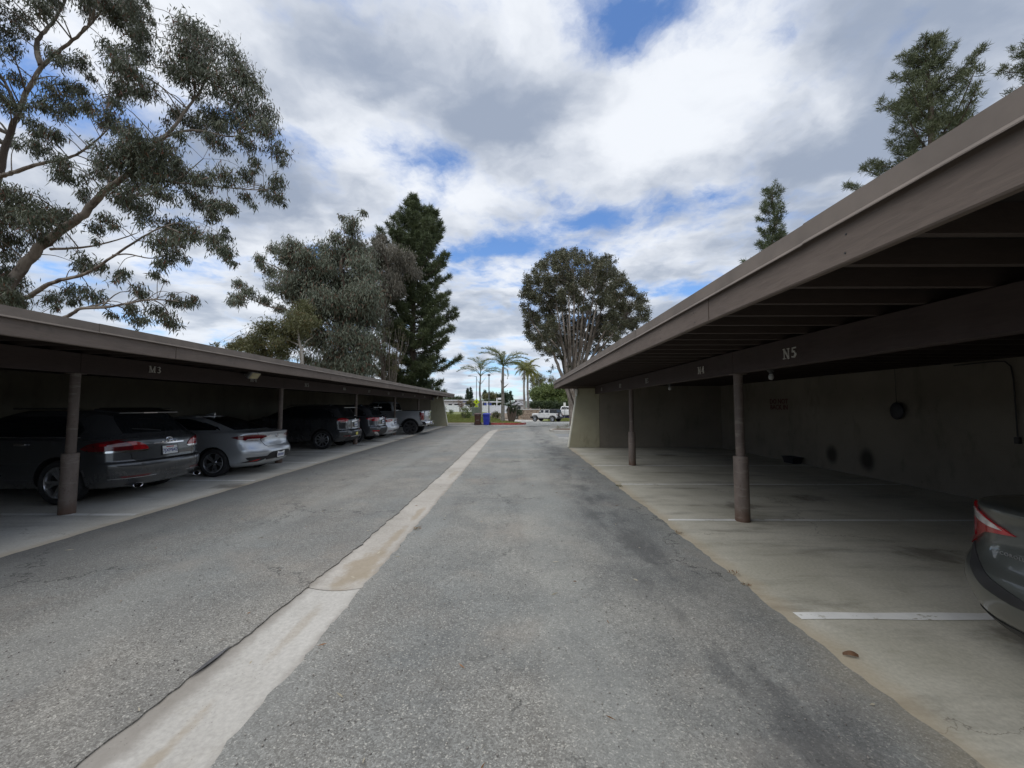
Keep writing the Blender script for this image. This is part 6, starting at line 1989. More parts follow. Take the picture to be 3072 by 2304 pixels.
# ------------------------------------------------------------------ broad many-stemmed tree behind the right carport
def paperbark():
    rr = random.Random(31)
    D = 33.0
    k = 0.30139
    Q = lambda x, y, d=0: spot((1500 + x * k) / 1.38879, (700 + y * k) / 1.38879, D + d)
    mp = k / 1.38879 / 831 * D
    base = Q(770, 1750); base.z = 0
    poly = [(235, 620), (262, 500), (370, 320), (500, 230), (640, 165), (760, 185), (900, 235), (965, 290), (1050, 215), (1150, 340), (1240, 470), (1330, 575), (1475, 690), (1440, 870), (1250, 1000), (1100, 1130), (960, 1190), (800, 1200), (640, 1220), (450, 1200), (330, 1080), (270, 980), (262, 850)]

    def inside(x, y):
        c = False
        j = len(poly) - 1
        for i in range(len(poly)):
            xi, yi = poly[i]; xj, yj = poly[j]
            if (yi > y) != (yj > y) and x < (xj - xi) * (y - yi) / (yj - yi) + xi:
                c = not c
            j = i
        return c
    cl = []
    while len(cl) < 620:
        x, y = rr.uniform(220, 1500), rr.uniform(150, 1200)
        if not inside(x, y): continue
        # thinner towards the stems low in the middle
        if y > 760 and 560 < x < 1040:      # behind the stems only
            if rr.random() < 0.75:
                cl.append((Q(x, y, rr.uniform(1.5, 5.0)), rr.uniform(30, 52) * mp))
            continue
        if y > 600 and 640 < x < 980 and rr.random() < 0.25: continue
        e = min(abs(x - 860) / 640, 1.0)
        dd = 5.0 * math.sqrt(max(0.05, 1 - e * e))
        cl.append((Q(x, y, rr.uniform(-dd, dd)), rr.uniform(30, 56) * mp))
    for i in range(len(poly)):      # ragged edge
        for t in (0.0, 0.33, 0.66):
            a, b = poly[i], poly[(i + 1) % len(poly)]
            cl.append((Q(a[0] + (b[0] - a[0]) * t + rr.uniform(-34, 26), a[1] + (b[1] - a[1]) * t + rr.uniform(-34, 26), rr.uniform(-2, 2)), rr.uniform(16, 46) * mp))
    for (x, y) in [(420, 1210), (470, 1260), (520, 1330), (500, 1370), (650, 1390), (640, 1340), (560, 1230), (690, 1320)]:
        cl.append((Q(x, y, rr.uniform(-1, 1)), 22 * mp))
    ends = [(330, 900), (470, 1010), (560, 850), (610, 700), (680, 520), (790, 600), (850, 500), (940, 560), (1000, 540), (1040, 650), (1150, 760), (1240, 860), (660, 780), (880, 760), (740, 420), (540, 560)]
    limbs = []
    for i, (x, y) in enumerate(ends):
        bx = 730 + (x - 740) * 0.30
        limbs.append(([base + Vector((rr.uniform(-.5, .5), rr.uniform(-.6, .6), 0)), Q(bx, 1400, rr.uniform(-.8, .8)), Q(bx + (x - bx) * 0.30, 1180, rr.uniform(-1.2, .6)), Q(bx + (x - bx) * 0.64, 1180 + (y - 1180) * 0.5, rr.uniform(-4.2, .2)), Q(x, y, rr.uniform(-3.6, 0.0))], 0.19, 0.035))
    leafy_tree('paperbark_tree', 'broad round-topped tree with many pale stems above the right carport end', base, limbs, cl, 'leaf_ficus', 'bark_paper', 32, per_m2=430, leaf_len=0.17, leaf_w=0.062, droop=0.35, spread=0.8, twigs=7, sub=0.36)


paperbark()


# ------------------------------------------------------------------ pines behind the right carport
def env_pine(w, pw=0.75):
    return lambda t, az: w * (1 - t) ** pw * (0.75 + 0.25 * math.sin(az * 2 + t * 9)) + 0.25


t1 = spot(1668, 408, 23)
needle_tree('pine_tree', 'small slim pine tip showing over the middle of the right roof', (t1.x, 23, 0), t1.z, lambda t, az: 2.5 * (1 - t) ** 0.5 * (0.62 + 0.38 * math.sin(az * 3 + t * 31)) + 0.1, 'leaf_pine', 41, z0=0.45, step=0.62, trunk_r=0.2, tuft_n=26, nlen=0.22, nw=0.026, dens=7.0, group='pines behind the right carport')
t2 = spot(1998, 94, 17)
needle_tree('pine_tree', 'large full pine rising over the right roof', (t2.x, 17, 0), t2.z, lambda t, az: min(2.35, 4.6 * (1 - t) ** 0.62) * (0.76 + 0.24 * math.sin(az * 2 + t * 17)) + 0.15, 'leaf_pine_light', 42, z0=0.25, step=0.46, trunk_r=0.36, tuft_n=30, nlen=0.22, nw=0.024, dens=7.0, group='pines behind the right carport')
t3 = spot(2262, 60, 16)
needle_tree('pine_tree', 'pine half cut by the right edge above the roof', (t3.x, 16, 0), t3.z, lambda t, az: min(2.5, 4.4 * (1 - t) ** 0.6) * (0.76 + 0.24 * math.sin(az * 2 + t * 17)) + 0.15, 'leaf_pine_light', 43, z0=0.25, step=0.50, trunk_r=0.34, tuft_n=30, nlen=0.22, nw=0.024, dens=7.0, group='pines behind the right carport')

# ------------------------------------------------------------------ palms beyond the lane
def frond_mesh(name, L, nleaf, ll, mat, droop=0.5, lw=0.03, hang=0.35, petiole=0.18, seed=0):
    """frond along +x, arching; leaflets on both sides"""
    rg = np.random.default_rng(seed)
    t = np.linspace(0, 1, 15)
    ax = np.stack([L * (t - 0.12 * t ** 3 * droop), np.zeros_like(t), L * (0.22 * t * (1 - t) * 1.6 - droop * 0.55 * t ** 2.6)], 1)
    mb = MB().tube([tuple(p) for p in ax], [0.028 * (1 - 0.8 * x) * max(1, L / 2.2) + 0.004 for x in t], 4)
    s = np.repeat(petiole + (1 - petiole) * (np.arange(nleaf) + 0.5) / nleaf, 2)
    side = np.tile([1.0, -1.0], nleaf)
    base = np.stack([np.interp(s, t, ax[:, 0]), np.zeros_like(s), np.interp(s, t, ax[:, 2])], 1)
    d = np.stack([0.55 + 0.4 * s + rg.normal(size=len(s)) * 0.12, side * (0.85 - 0.3 * s) + rg.normal(size=len(s)) * 0.22, -hang + rg.normal(size=len(s)) * 0.55], 1)
    d = unit(d)
    ln = ll * np.sin(np.pi * np.clip(0.16 + 0.80 * s, 0, 1)) ** 0.7 * (0.85 + 0.3 * rg.random(len(s)))
    v, q = kites(base, d, ln, np.full(len(s), lw), rg, curl=0.18)
    n0 = len(mb.v)
    verts = np.concatenate([np.array(mb.v), v])
    fs = [tuple(f) for f in mb.f] + [tuple(int(i) + n0 for i in r) for r in q]
    me = bpy.data.meshes.new(name)
    me.from_pydata([tuple(p) for p in verts], [], fs)
    me.materials.append(MAT[mat])
    return me


def palm(name, label, base, head, r0, r1, fronds, fm, wobble=0.0, group=None, stubs=()):
    """fronds: (azimuth in degrees, elevation in degrees, scale, roll)"""
    root = thing(name, label, 'palm', base, group=group)
    b, h = Vector(base), Vector(head)
    pts, rad = [], []
    for i in range(17):
        t = i / 16
        p = b.lerp(h, t) + Vector((math.sin(t * 5.0 + 1) * wobble * math.sin(math.pi * t), 0, 0))
        pts.append(p); rad.append((r0 + (r1 - r0) * t) * (1 + 0.07 * math.sin(i * 2.4)) * (1.25 if i == 0 else 1))
    MB().tube(pts, rad, 10).build('trunk', MAT['bark_palm'], root, smooth=60)
    for (p, q, r) in stubs:
        MB().tube([p, (Vector(p) + Vector(q)) / 2 + Vector((0, 0, -0.05)), q], [r, r * 0.6, r * 0.15], 6).build('old_frond_base', MAT['bark_palm'], root)
    for k, (az, el, sc, roll) in enumerate(fronds):
        o = obj('frond', fm[k % len(fm)], root)
        o.location = h
        o.rotation_euler = (Matrix.Rotation(R(az), 3, 'Z') @ Matrix.Rotation(-R(el), 3, 'Y') @ Matrix.Rotation(R(roll), 3, 'X')).to_euler()
        o.scale = (sc, sc, sc)
    return root


FQ = [frond_mesh('frond_mesh', 2.5, 80, 0.60, 'leaf_palm', 1.0, 0.034, 0.35, 0.10, s) for s in (1, 2, 3)]
FT = [frond_mesh('frond_mesh_thin', 2.3, 48, 0.58, 'leaf_palm', 0.9, 0.030, 0.30, 0.28, s) for s in (4, 5, 6)]
FY = [frond_mesh('frond_mesh_yellow', 3.0, 44, 0.85, 'leaf_palm_yellow', 1.0, 0.075, 0.9, 0.10, s) for s in (7, 8, 9)]
FS = [frond_mesh('frond_mesh_small', 0.85, 30, 0.26, 'leaf_hedge_dark', 0.6, 0.03, 0.2, 0.08, s) for s in (10, 11)]


def z3(x, y, D):
    return spot((1250 + x * .24864) / 1.38879, (1000 + y * .24864) / 1.38879, D)


b = z3(1037, 1060, 42.0); b.z = lawn_z(b.x, 42.0)
hd = z3(1042, 405, 42.0)
palm('queen_palm', 'taller queen palm with thick trunk beside the red kerb', b, hd, 0.21, 0.13,
     [(170, 72, 1.25, 0), (165, 60, 1.2, 15), (150, 76, 1.15, 0), (12, 58, 1.2, 0), (0, 46, 1.15, 0), (-12, 24, 1.05, 10), (-25, -38, .55, 0), (95, 66, .9, 0), (-85, 68, .9, 0), (190, 48, .8, 0), (20, 30, .9, 0)], FQ, 0.04,
     stubs=[(z3(1040, 660, 42), z3(1108, 606, 42), 0.09), (z3(1030, 600, 42), z3(1012, 560, 42), 0.10)])
b = z3(770, 1000, 45.0); b.z = lawn_z(b.x, 45.0)
hd = z3(770, 520, 45.0)
palm('queen_palm', 'thin wind-blown queen palm behind the crossing sign', b, hd, 0.17, 0.075,
     [(175, 52, 1.1, 0), (182, 40, 1.2, 0), (110, 84, 1.25, 0), (60, 80, 1.2, 0), (8, 46, 1.1, 0), (0, 30, 1.25, 0), (150, 78, 1.25, 0), (-70, 76, 1.0, 0), (30, 72, 1.1, 0)], FT, 0.10,
     stubs=[(z3(765, 615, 45), z3(722, 540, 45), 0.04), (z3(770, 615, 45), z3(840, 520, 45), 0.04)])
for (x, yb, hx, hy, D, lab) in [(1297, 900, 1300, 455, 76.0, 'yellow-green palm behind the stone wall, left trunk of the pair'), (1340, 900, 1345, 430, 77.0, 'yellow-green palm behind the stone wall, right trunk of the pair')]:
    b = z3(x, yb, D); b.z = street_z(D)
    hd = z3(hx, hy, D)
    rr = random.Random(int(x))
    palm('feather_palm', lab, b, hd, 0.26, 0.17, [(k * 32 + rr.uniform(-9, 9), rr.choice([66, 48, 30, 8, -18]) + rr.uniform(-8, 8), rr.uniform(.85, 1.12), rr.uniform(-15, 15)) for k in range(15)], FY, 0.1, group='palms behind the stone wall')

# clump of dragon-like stems with a rosette of fronds, by the red kerb
cy = z3(1140, 1072, 39.6); cy.z = lawn_z(cy.x, 39.6) - 0.03
root = thing('cycad_plant', 'dark cycad with hanging leaf skirt just right of the palm trunk', 'plant', cy)
rr = random.Random(77)
for (tx, ty, sx) in [(1108, 885, -.10), (1150, 900, 0.03), (1190, 890, .16)]:
    top = z3(tx, ty, 39.6)
    st = [cy + Vector((sx * 0.8, rr.uniform(-.1, .1), 0)), cy.lerp(top, 0.5) + Vector((sx * 0.9, 0, 0)), top]
    MB().tube(spline(st, 4), [0.13, 0.15, 0.17, 0.18, 0.18, 0.17, 0.15, 0.12, 0.06], 8).build('stem', MAT['bark_pine'], root, smooth=60)
    for k in range(13):
        o = obj('frond', FS[k % 2], root)
        o.location = top
        hang = k >= 8
        o.rotation_euler = (Matrix.Rotation(R(k * 47 + tx), 3, 'Z') @ Matrix.Rotation(-R(rr.uniform(-75, -45) if hang else rr.uniform(5, 55)), 3, 'Y')).to_euler()
        s_ = rr.uniform(.7, 1.0) * (1.0 if tx < 1150 else 0.75)
        o.scale = (s_, s_, s_)


# ------------------------------------------------------------------ shrubs, hedges, distant trees
def shrub(name, label, pts, leaf, seed, per=260, ll=0.14, lw=0.06, D=None, base=None, stems=3, cat='shrub', bark='twig_grey', droop=0.0, group=None, grp_r=1.0):
    rr = random.Random(seed)
    cl = [(Vector(p), r * grp_r) for p, r in pts]
    c = sum((p for p, r in cl), Vector((0, 0, 0))) / len(cl)
    if base is None:
        base = Vector((c.x, c.y, min(p.z - r for p, r in cl) - 0.1))
    base = Vector(base)
    limbs = [([base + Vector((rr.uniform(-.12, .12), rr.uniform(-.12, .12), 0)), base.lerp(p, 0.5) + Vector((0, 0, .1)), p], 0.05 if (p - base).length < 3 else 0.14, 0.015) for p, r in rr.sample(cl, min(stems, len(cl)))]
    return leafy_tree(name, label, tuple(base), limbs, cl, leaf, bark, seed, per_m2=per, leaf_len=ll, leaf_w=lw, droop=droop, spread=0.9, twigs=6, cat=cat, sub=0.36, group=group)


def rand_ellipse(cx, cy, rx, ry, n, D, dd, r0, r1, seed):
    rr = random.Random(seed)
    out = []
    while len(out) < n:
        a, b_ = rr.uniform(-1, 1), rr.uniform(-1, 1)
        if a * a + b_ * b_ > 1: continue
        out.append((z3(cx + a * rx, cy + b_ * ry, D + rr.uniform(-dd, dd)), rr.uniform(r0, r1)))
    return out


b = z3(556, 1062, 42.0); b.z = lawn_z(b.x, 42)
shrub('leaning_shrub', 'rounded green shrub on two dark leaning stems, left of the bins', rand_ellipse(590, 960, 62, 62, 24, 42, 0.5, .16, .28, 91), 'leaf_hedge', 91, 330, 0.13, 0.05, base=b, stems=5)
shrub('red_shrub', 'small brownish-red shrub before the left white fence', rand_ellipse(525, 860, 42, 40, 12, 57, 0.6, .2, .35, 92), 'leaf_red', 92, 140, 0.16, 0.06, base=z3(520, 945, 57))
shrub('olive_shrub', 'olive shrub below the yellow crossing sign', rand_ellipse(655, 860, 58, 48, 22, 54, 0.7, .25, .42, 93), 'leaf_olive', 93, 200, 0.16, 0.06, base=z3(650, 930, 54))
shrub('low_shrub', 'low yellow-green planting at the foot of the left fence', rand_ellipse(400, 955, 60, 20, 14, 52, 0.6, .2, .32, 94), 'leaf_hedge', 94, 220, 0.14, 0.05, base=z3(400, 985, 52))
shrub('low_shrub', 'low leafy bushes between the blue bin and the palm', rand_ellipse(960, 985, 62, 26, 20, 47, 0.6, .2, .35, 95), 'leaf_olive', 95, 240, 0.13, 0.05, base=z3(960, 1015, 47))
shrub('broad_shrub', 'dense green shrub right of the cycad', rand_ellipse(1215, 955, 42, 55, 22, 46, 0.6, .25, .38, 96), 'leaf_hedge_dark', 96, 260, 0.14, 0.05, base=z3(1215, 1020, 46))
shrub('island_shrub', 'dry low shrubs in the planted island at the right', [(Vector((2.9 + 0.5 * i, 25.3 + 0.3 * math.sin(i * 2), 0.26)), 0.24) for i in range(9)], 'leaf_olive', 97, 380, 0.08, 0.025, base=(4.5, 25.3, 0.1), droop=-0.5)
shrub('street_hedge', 'large dense green hedge tree behind the parked white pickup', rand_ellipse(1640, 740, 250, 110, 95, 86, 2.5, .75, 1.25, 98) + rand_ellipse(1640, 845, 240, 40, 40, 84, 2, .7, 1.0, 99), 'leaf_hedge', 98, 60, 0.42, 0.20, base=(9.0, 86, -1.3), stems=14, cat='hedge', droop=0.4)
shrub('dark_hedge', 'dark lower hedge above the stone wall', rand_ellipse(1600, 870, 240, 30, 46, 81.5, 0.8, .55, .8, 100), 'leaf_hedge_dark', 100, 80, 0.32, 0.15, base=(8.0, 81.5, -1.3), stems=8, cat='hedge')
shrub('wispy_tree', 'wispy pale tree above the hedge, beside the twin palms', rand_ellipse(1470, 580, 90, 90, 34, 92, 2, .45, .85, 101) + rand_ellipse(1640, 560, 40, 40, 8, 92, 1, .4, .6, 102), 'leaf_olive', 101, 42, 0.38, 0.14, base=(5.5, 92, -1.2), stems=12, cat='tree')
# cypresses and rounded trees on the skyline
for k, (x, yt, yb, wd, D, lab) in enumerate([(615, 662, 810, 24, 112, 'left narrow dark cypress of the skyline pair'), (652, 655, 810, 34, 113, 'right broader dark cypress of the skyline pair'), (822, 688, 800, 32, 112, 'short pointed cypress between the two lamp posts'), (1132, 708, 800, 32, 114, 'pointed dark cypress right of the tall palm trunk')]):
    rr = random.Random(200 + k)
    H = z3(x, yt, D).z
    bb = z3(x, yb, D); bb.z = street_z(D)
    cl = []
    for i in range(30):
        t = rr.random() ** 0.8
        yy = yb + (yt - yb) * t
        ww = wd * (1 - t ** 2.2) * 0.62
        cl.append((z3(x + rr.uniform(-1, 1) * ww, yy + 6, D + rr.uniform(-1, 1) * ww * 0.03), 0.55 * (1 - 0.55 * t)))
    leafy_tree('cypress_tree', lab, tuple(bb), [([bb, z3(x, (yt + yb) / 2, D), z3(x, yt + 6, D)], 0.22, 0.04)], cl, 'leaf_cypress', 'bark_pine', 210 + k, per_m2=60, leaf_len=0.5, leaf_w=0.16, droop=-1.0, spread=0.35, twigs=5, group='cypresses on the skyline')
shrub('round_tree', 'pale olive round tree behind the lamp posts', rand_ellipse(890, 780, 82, 48, 36, 104, 2, .6, 1.0, 105), 'leaf_olive', 105, 45, 0.42, 0.2, base=(-12, 104, -1.2), stems=8, cat='tree')
shrub('round_tree', 'dark round tree on the skyline behind the tall palm trunk', rand_ellipse(1040, 775, 62, 46, 32, 106, 2, .6, 1.0, 106), 'leaf_cypress', 106, 55, 0.42, 0.2, base=(-8, 106, -1.2), stems=8, cat='tree')
shrub('hedge_row', 'dark clipped hedge behind the shade frame', rand_ellipse(900, 850, 130, 34, 46, 98, 1.5, .5, .8, 107), 'leaf_hedge_dark', 107, 60, 0.4, 0.18, base=(-11, 98, -1), stems=6, cat='hedge')
shrub('skyline_trees', 'far low trees over the white building', rand_ellipse(470, 800, 160, 22, 30, 118, 2, .6, 1.0, 108), 'leaf_hedge_dark', 108, 50, 0.45, 0.2, base=(-22, 118, -1), stems=4, cat='trees')

# lawn grass
rg = np.random.default_rng(61)
n = 36000
gx = rg.uniform(-13, 0.6, n); gy = 34.6 + 16 * rg.random(n) ** 1.3
lim = np.interp(gy, [33.9, 35, 38, 42, 46, 50, 55], [0.4, 0.7, 0.4, -0.3, -1.4, -2.6, -4.0])
keep = (gx < lim) & ~((gy < 35.0) & (gx > -9))
gx, gy = gx[keep], gy[keep]
gz = np.array([lawn_z(a, c) for a, c in zip(gx, gy)]) - 0.01
d = unit(np.stack([rg.normal(size=len(gx)) * .3, rg.normal(size=len(gx)) * .3, np.ones(len(gx))], 1))
v, q = kites(np.stack([gx, gy, gz], 1), d, 0.06 + 0.09 * rg.random(len(gx)), np.full(len(gx), 0.04), rg)
tag(obj('lawn_grass', np_mesh('lawn_grass', v, q, MAT['grass_blade'])), 'rough green lawn behind the kerb at the lane end', 'grass', kind='stuff')
n = 5000
gx = rg.uniform(5.0, 16, n); gy = rg.uniform(57.3, 59.4, n)
gz = np.interp(gy, [57.2, 58.2, 59.2], [-0.60, -0.40, -0.325]) - 0.02
v, q = kites(np.stack([gx, gy, gz], 1), unit(np.stack([rg.normal(size=n) * .3, rg.normal(size=n) * .3, np.ones(n)], 1)), 0.10 + 0.12 * rg.random(n), np.full(n, 0.07), rg)
tag(obj('bank_grass', np_mesh('bank_grass', v, q, MAT['grass_blade'])), 'bright grass strip behind the white off-roader', 'grass', kind='stuff')

# ------------------------------------------------------------------ fence, walls, buildings
plain('vinyl_white', (0.80, 0.81, 0.83), 0.5, var=0.08)
plain('wall_pale', (0.56, 0.55, 0.53), 0.8, var=0.1)
plain('wall_beige', (0.40, 0.36, 0.28), 0.9, var=0.15)
plain('roof_grey', (0.24, 0.24, 0.25), 0.8, var=0.15)
plain('roof_white', (0.55, 0.56, 0.58), 0.6, var=0.1)
plain('dark_opening', (0.03, 0.035, 0.045), 0.4, var=0.2)
plain('awning_blue', (0.05, 0.08, 0.32), 0.6, var=0.2)
plain('utility_green', (0.20, 0.23, 0.19), 0.6, var=0.15)
plain('pole_grey', (0.13, 0.14, 0.14), 0.5, 0.3, var=0.2)


def fence(name, label, a, b, zb, zt, n):
    a, b = Vector(a), Vector(b)
    root = thing(name, label, 'fence', tuple(a))
    dr = (b - a).normalized()
    nr = Vector((-dr.y, dr.x, 0))
    for i in range(n + 1):
        p = a.lerp(b, i / n)
        MB().bbox((p.x, p.y, (zb + zt) / 2 + 0.04), (0.13, 0.13, zt - zb + 0.12), 0.01).build('post', MAT['vinyl_white'], root)
        if i < n:
            q = a.lerp(b, (i + 1) / n)
            c = (p + q) / 2
            L = (q - p).length - 0.13
            m = Matrix.Rotation(math.atan2(dr.y, dr.x), 4, 'Z')
            pb_ = MB()
            np_ = 14
            for k in range(np_):
                pb_.cbox(Vector((c.x, c.y, 0)) + dr * (L * ((k + 0.5) / np_ - 0.5)) + Vector((0, 0, (zb + zt) / 2)), (L / np_ * 0.93, 0.025, zt - zb - 0.16), m)
            pb_.build('panel', MAT['vinyl_white'], root)
            for z in (zb + 0.05, zt - 0.06):
                MB().cbox((c.x, c.y, z), (L, 0.05, 0.10), m).build('rail', MAT['vinyl_white'], root)
    return root


fz = lawn_z(-16, 60)
fence('vinyl_fence', 'white vinyl fence at the left, beyond the lawn', z3(250, 900, 60.5), z3(705, 900, 60), 0.66, 1.78, 5)
fence('vinyl_fence', 'white vinyl fence between the lamp posts and the stone wall', z3(780, 900, 59.5), z3(1090, 900, 60), 0.55, 1.74, 4)
# stone wall with capping
m, nb, bs = new_mat('rubble_stone')
tc = nb.n('ShaderNodeTexCoord').outputs['Object']
cell = nb.voro(nb.mapv(tc, scale=(1, 1, 1.7)), 3.2, out='Color')
edge = nb.voro(nb.mapv(tc, scale=(1, 1, 1.7)), 3.2, feature='DISTANCE_TO_EDGE')
c_ = nb.mix(nb.xyz(cell)[0], (0.20, 0.125, 0.08), (0.46, 0.36, 0.26))
c_ = nb.mix(nb.rng(edge, 0.0, 0.06, 1, 0), c_, (0.12, 0.09, 0.07))
nb.put(bs.inputs['Base Color'], c_); bs.inputs['Roughness'].default_value = 0.9
nb.put(bs.inputs['Normal'], nb.bump(edge, 0.8, 0.05))
a = z3(1256, 1028, 69.0); b = z3(1470, 1010, 74.0)
sw_ = thing('stone_wall', 'brown rubble stone wall left of the white off-roader', 'wall', (a.x, a.y, street_z(69)))
dr = Vector((b.x - a.x, b.y - a.y, 0)); ln_ = dr.length; ang = math.atan2(dr.y, dr.x)
mm = Matrix.Translation((a.x, a.y, 0)) @ Matrix.Rotation(ang, 4, 'Z')
MB().box(0, ln_, -0.2, 0.2, street_z(72) - 0.2, 0.95).xform(mm).build('wall_face', MAT['rubble_stone'], sw_)
MB().box(-0.2, ln_ + 0.1, -0.27, 0.27, 0.952, 1.06).xform(mm).build('capping', MAT['sidewalk_concrete'], sw_)
MB().box(-0.45, 0.0, -0.3, 0.3, street_z(69) - 0.2, 1.0).xform(mm).build('pier', MAT['rubble_stone'], sw_)
sw_ = thing('boundary_wall', 'low pale boundary wall running behind the parked vehicles', 'wall', (6, 80, street_z(80)))
MB().box(3.0, 22, 79.0, 79.25, -1.5, 0.75).build('wall_face', MAT['wall_beige'], sw_)
MB().box(2.95, 22, 78.94, 79.31, 0.753, 0.84).build('capping', MAT['wall_beige'], sw_)


def building(name, label, x0, x1, y, dep, z0, z1, wall, roof, win, over=0.4, gable=False):
    root = thing(name, label, 'building', ((x0 + x1) / 2, y, z0))
    MB().box(x0, x1, y, y + dep, z0, z1).build('wall', MAT[wall], root)
    if gable:
        r = MB()
        zc_ = z1 + 1.3
        r.add([(x0 - over, y - over, z1 + 0.01), (x1 + over, y - over, z1 + 0.01), (x1 + over, y + dep + over, z1 + 0.01), (x0 - over, y + dep + over, z1 + 0.01), (x0 + 2.0, y + dep / 2, zc_), (x1 - 2.0, y + dep / 2, zc_)],
              [(0, 1, 5, 4), (1, 2, 5), (2, 3, 4, 5), (3, 0, 4), (3, 2, 1, 0)])
        r.build('roof', MAT[roof], root)
    else:
        MB().box(x0 - over, x1 + over, y - over, y + dep + over, z1 + 0.01, z1 + 0.22).build('roof', MAT[roof], root)
    for (wx, wz, ww, wh_, mt) in win:
        o = MB().box(wx, wx + ww, y - 0.03, y - 0.004, wz, wz + wh_).build('window', MAT[mt], root)
        fr = MB()
        fr.box(wx - 0.06, wx + ww + 0.06, y - 0.05, y - 0.003, wz + wh_ + 0.001, wz + wh_ + 0.06).box(wx - 0.06, wx + ww + 0.06, y - 0.05, y - 0.003, wz - 0.07, wz - 0.001)
        fr.build('frame', MAT['vinyl_white'], o)
    return root


g = lambda x, y, D: z3(x, y, D)
pA, pB = g(300, 870, 74), g(690, 800, 74)
building('school_building', 'low white flat-roofed building behind the left fence', pA.x, pB.x, 74, 9, -0.5, pB.z - 0.25, 'wall_pale', 'roof_white',
         [(g(385, 860, 74).x, 1.55, 0.7, 0.55, 'dark_opening'), (g(455, 860, 74).x, 1.3, 1.4, 0.8, 'dark_opening'), (g(590, 860, 74).x, 1.4, 0.9, 0.9, 'awning_blue'), (g(560, 860, 74).x, 2.35, 1.6, 0.18, 'awning_blue')])
pA, pB = g(1180, 900, 96), g(1290, 790, 96)
building('house', 'pale house with grey hipped roof between cycad and twin palms', g(1150, 860, 96).x, g(1292, 860, 96).x, 96, 8, -1.3, g(1200, 868, 96).z, 'wall_pale', 'roof_grey', [(g(1215, 860, 96).x, 0.9, 0.8, 0.7, 'dark_opening')], gable=True)
building('storage_building', 'long pale low building on the skyline behind the house', g(1185, 860, 125).x, g(1300, 860, 125).x, 125, 8, -1.3, g(1200, 803, 125).z, 'roof_white', 'wall_pale', [])
# shade frame by the fence
sh = thing('shade_frame', 'white post-and-rail shade frame behind the fence', 'frame', tuple(g(800, 880, 80)))
A_, B_ = g(785, 828, 80), g(1030, 820, 80)
for x in (790, 850, 968, 1030):
    p = g(x, 780 if x in (968,) else 825, 80)
    MB().box(p.x - 0.09, p.x + 0.09, 79.9, 80.1, -0.8, p.z).build('post', MAT['vinyl_white'], sh)
MB().box(A_.x, B_.x, 79.92, 80.08, A_.z - 0.08, A_.z + 0.1).build('rail', MAT['vinyl_white'], sh)
p = g(980, 800, 80); q_ = g(1030, 786, 80)
MB().box(p.x, q_.x, 79.8, 79.89, p.z, q_.z + 0.15).build('signboard', MAT['vinyl_white'], sh)
pq = thing('play_screen', 'dark blue screen mesh behind the fence under the shade frame', 'screen', tuple(g(850, 880, 82)))
MB().box(g(810, 860, 82).x, g(905, 860, 82).x, 82, 82.06, 0.4, g(850, 842, 82).z).build('mesh_panel', MAT['awning_blue'], pq)
for x in (810, 905):
    p = g(x, 860, 82); MB().box(p.x - 0.05, p.x + 0.05, 81.9, 81.99, -0.6, g(850, 842, 82).z + 0.1).build('post', MAT['pole_grey'], pq)

# hills on the horizon
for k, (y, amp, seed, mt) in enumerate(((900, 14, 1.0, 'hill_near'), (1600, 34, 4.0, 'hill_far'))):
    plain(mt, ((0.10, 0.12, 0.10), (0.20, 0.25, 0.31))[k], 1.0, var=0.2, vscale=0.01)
    rows = []
    for xx in frange(-2200, 2200, 60):
        hh = amp * (0.45 + 0.25 * math.sin(xx * 0.0021 + seed) + 0.18 * math.sin(xx * 0.0067 + seed * 2) + 0.12 * math.sin(xx * 0.019 + seed))
        rows.append([(xx, y - 260, -3), (xx, y - 90, hh * 0.55), (xx, y, hh), (xx, y + 200, hh * 0.7), (xx, y + 500, -3)])
    tag(MB().grid(rows).build('hills', MAT[mt], None, smooth=60), kind='structure')


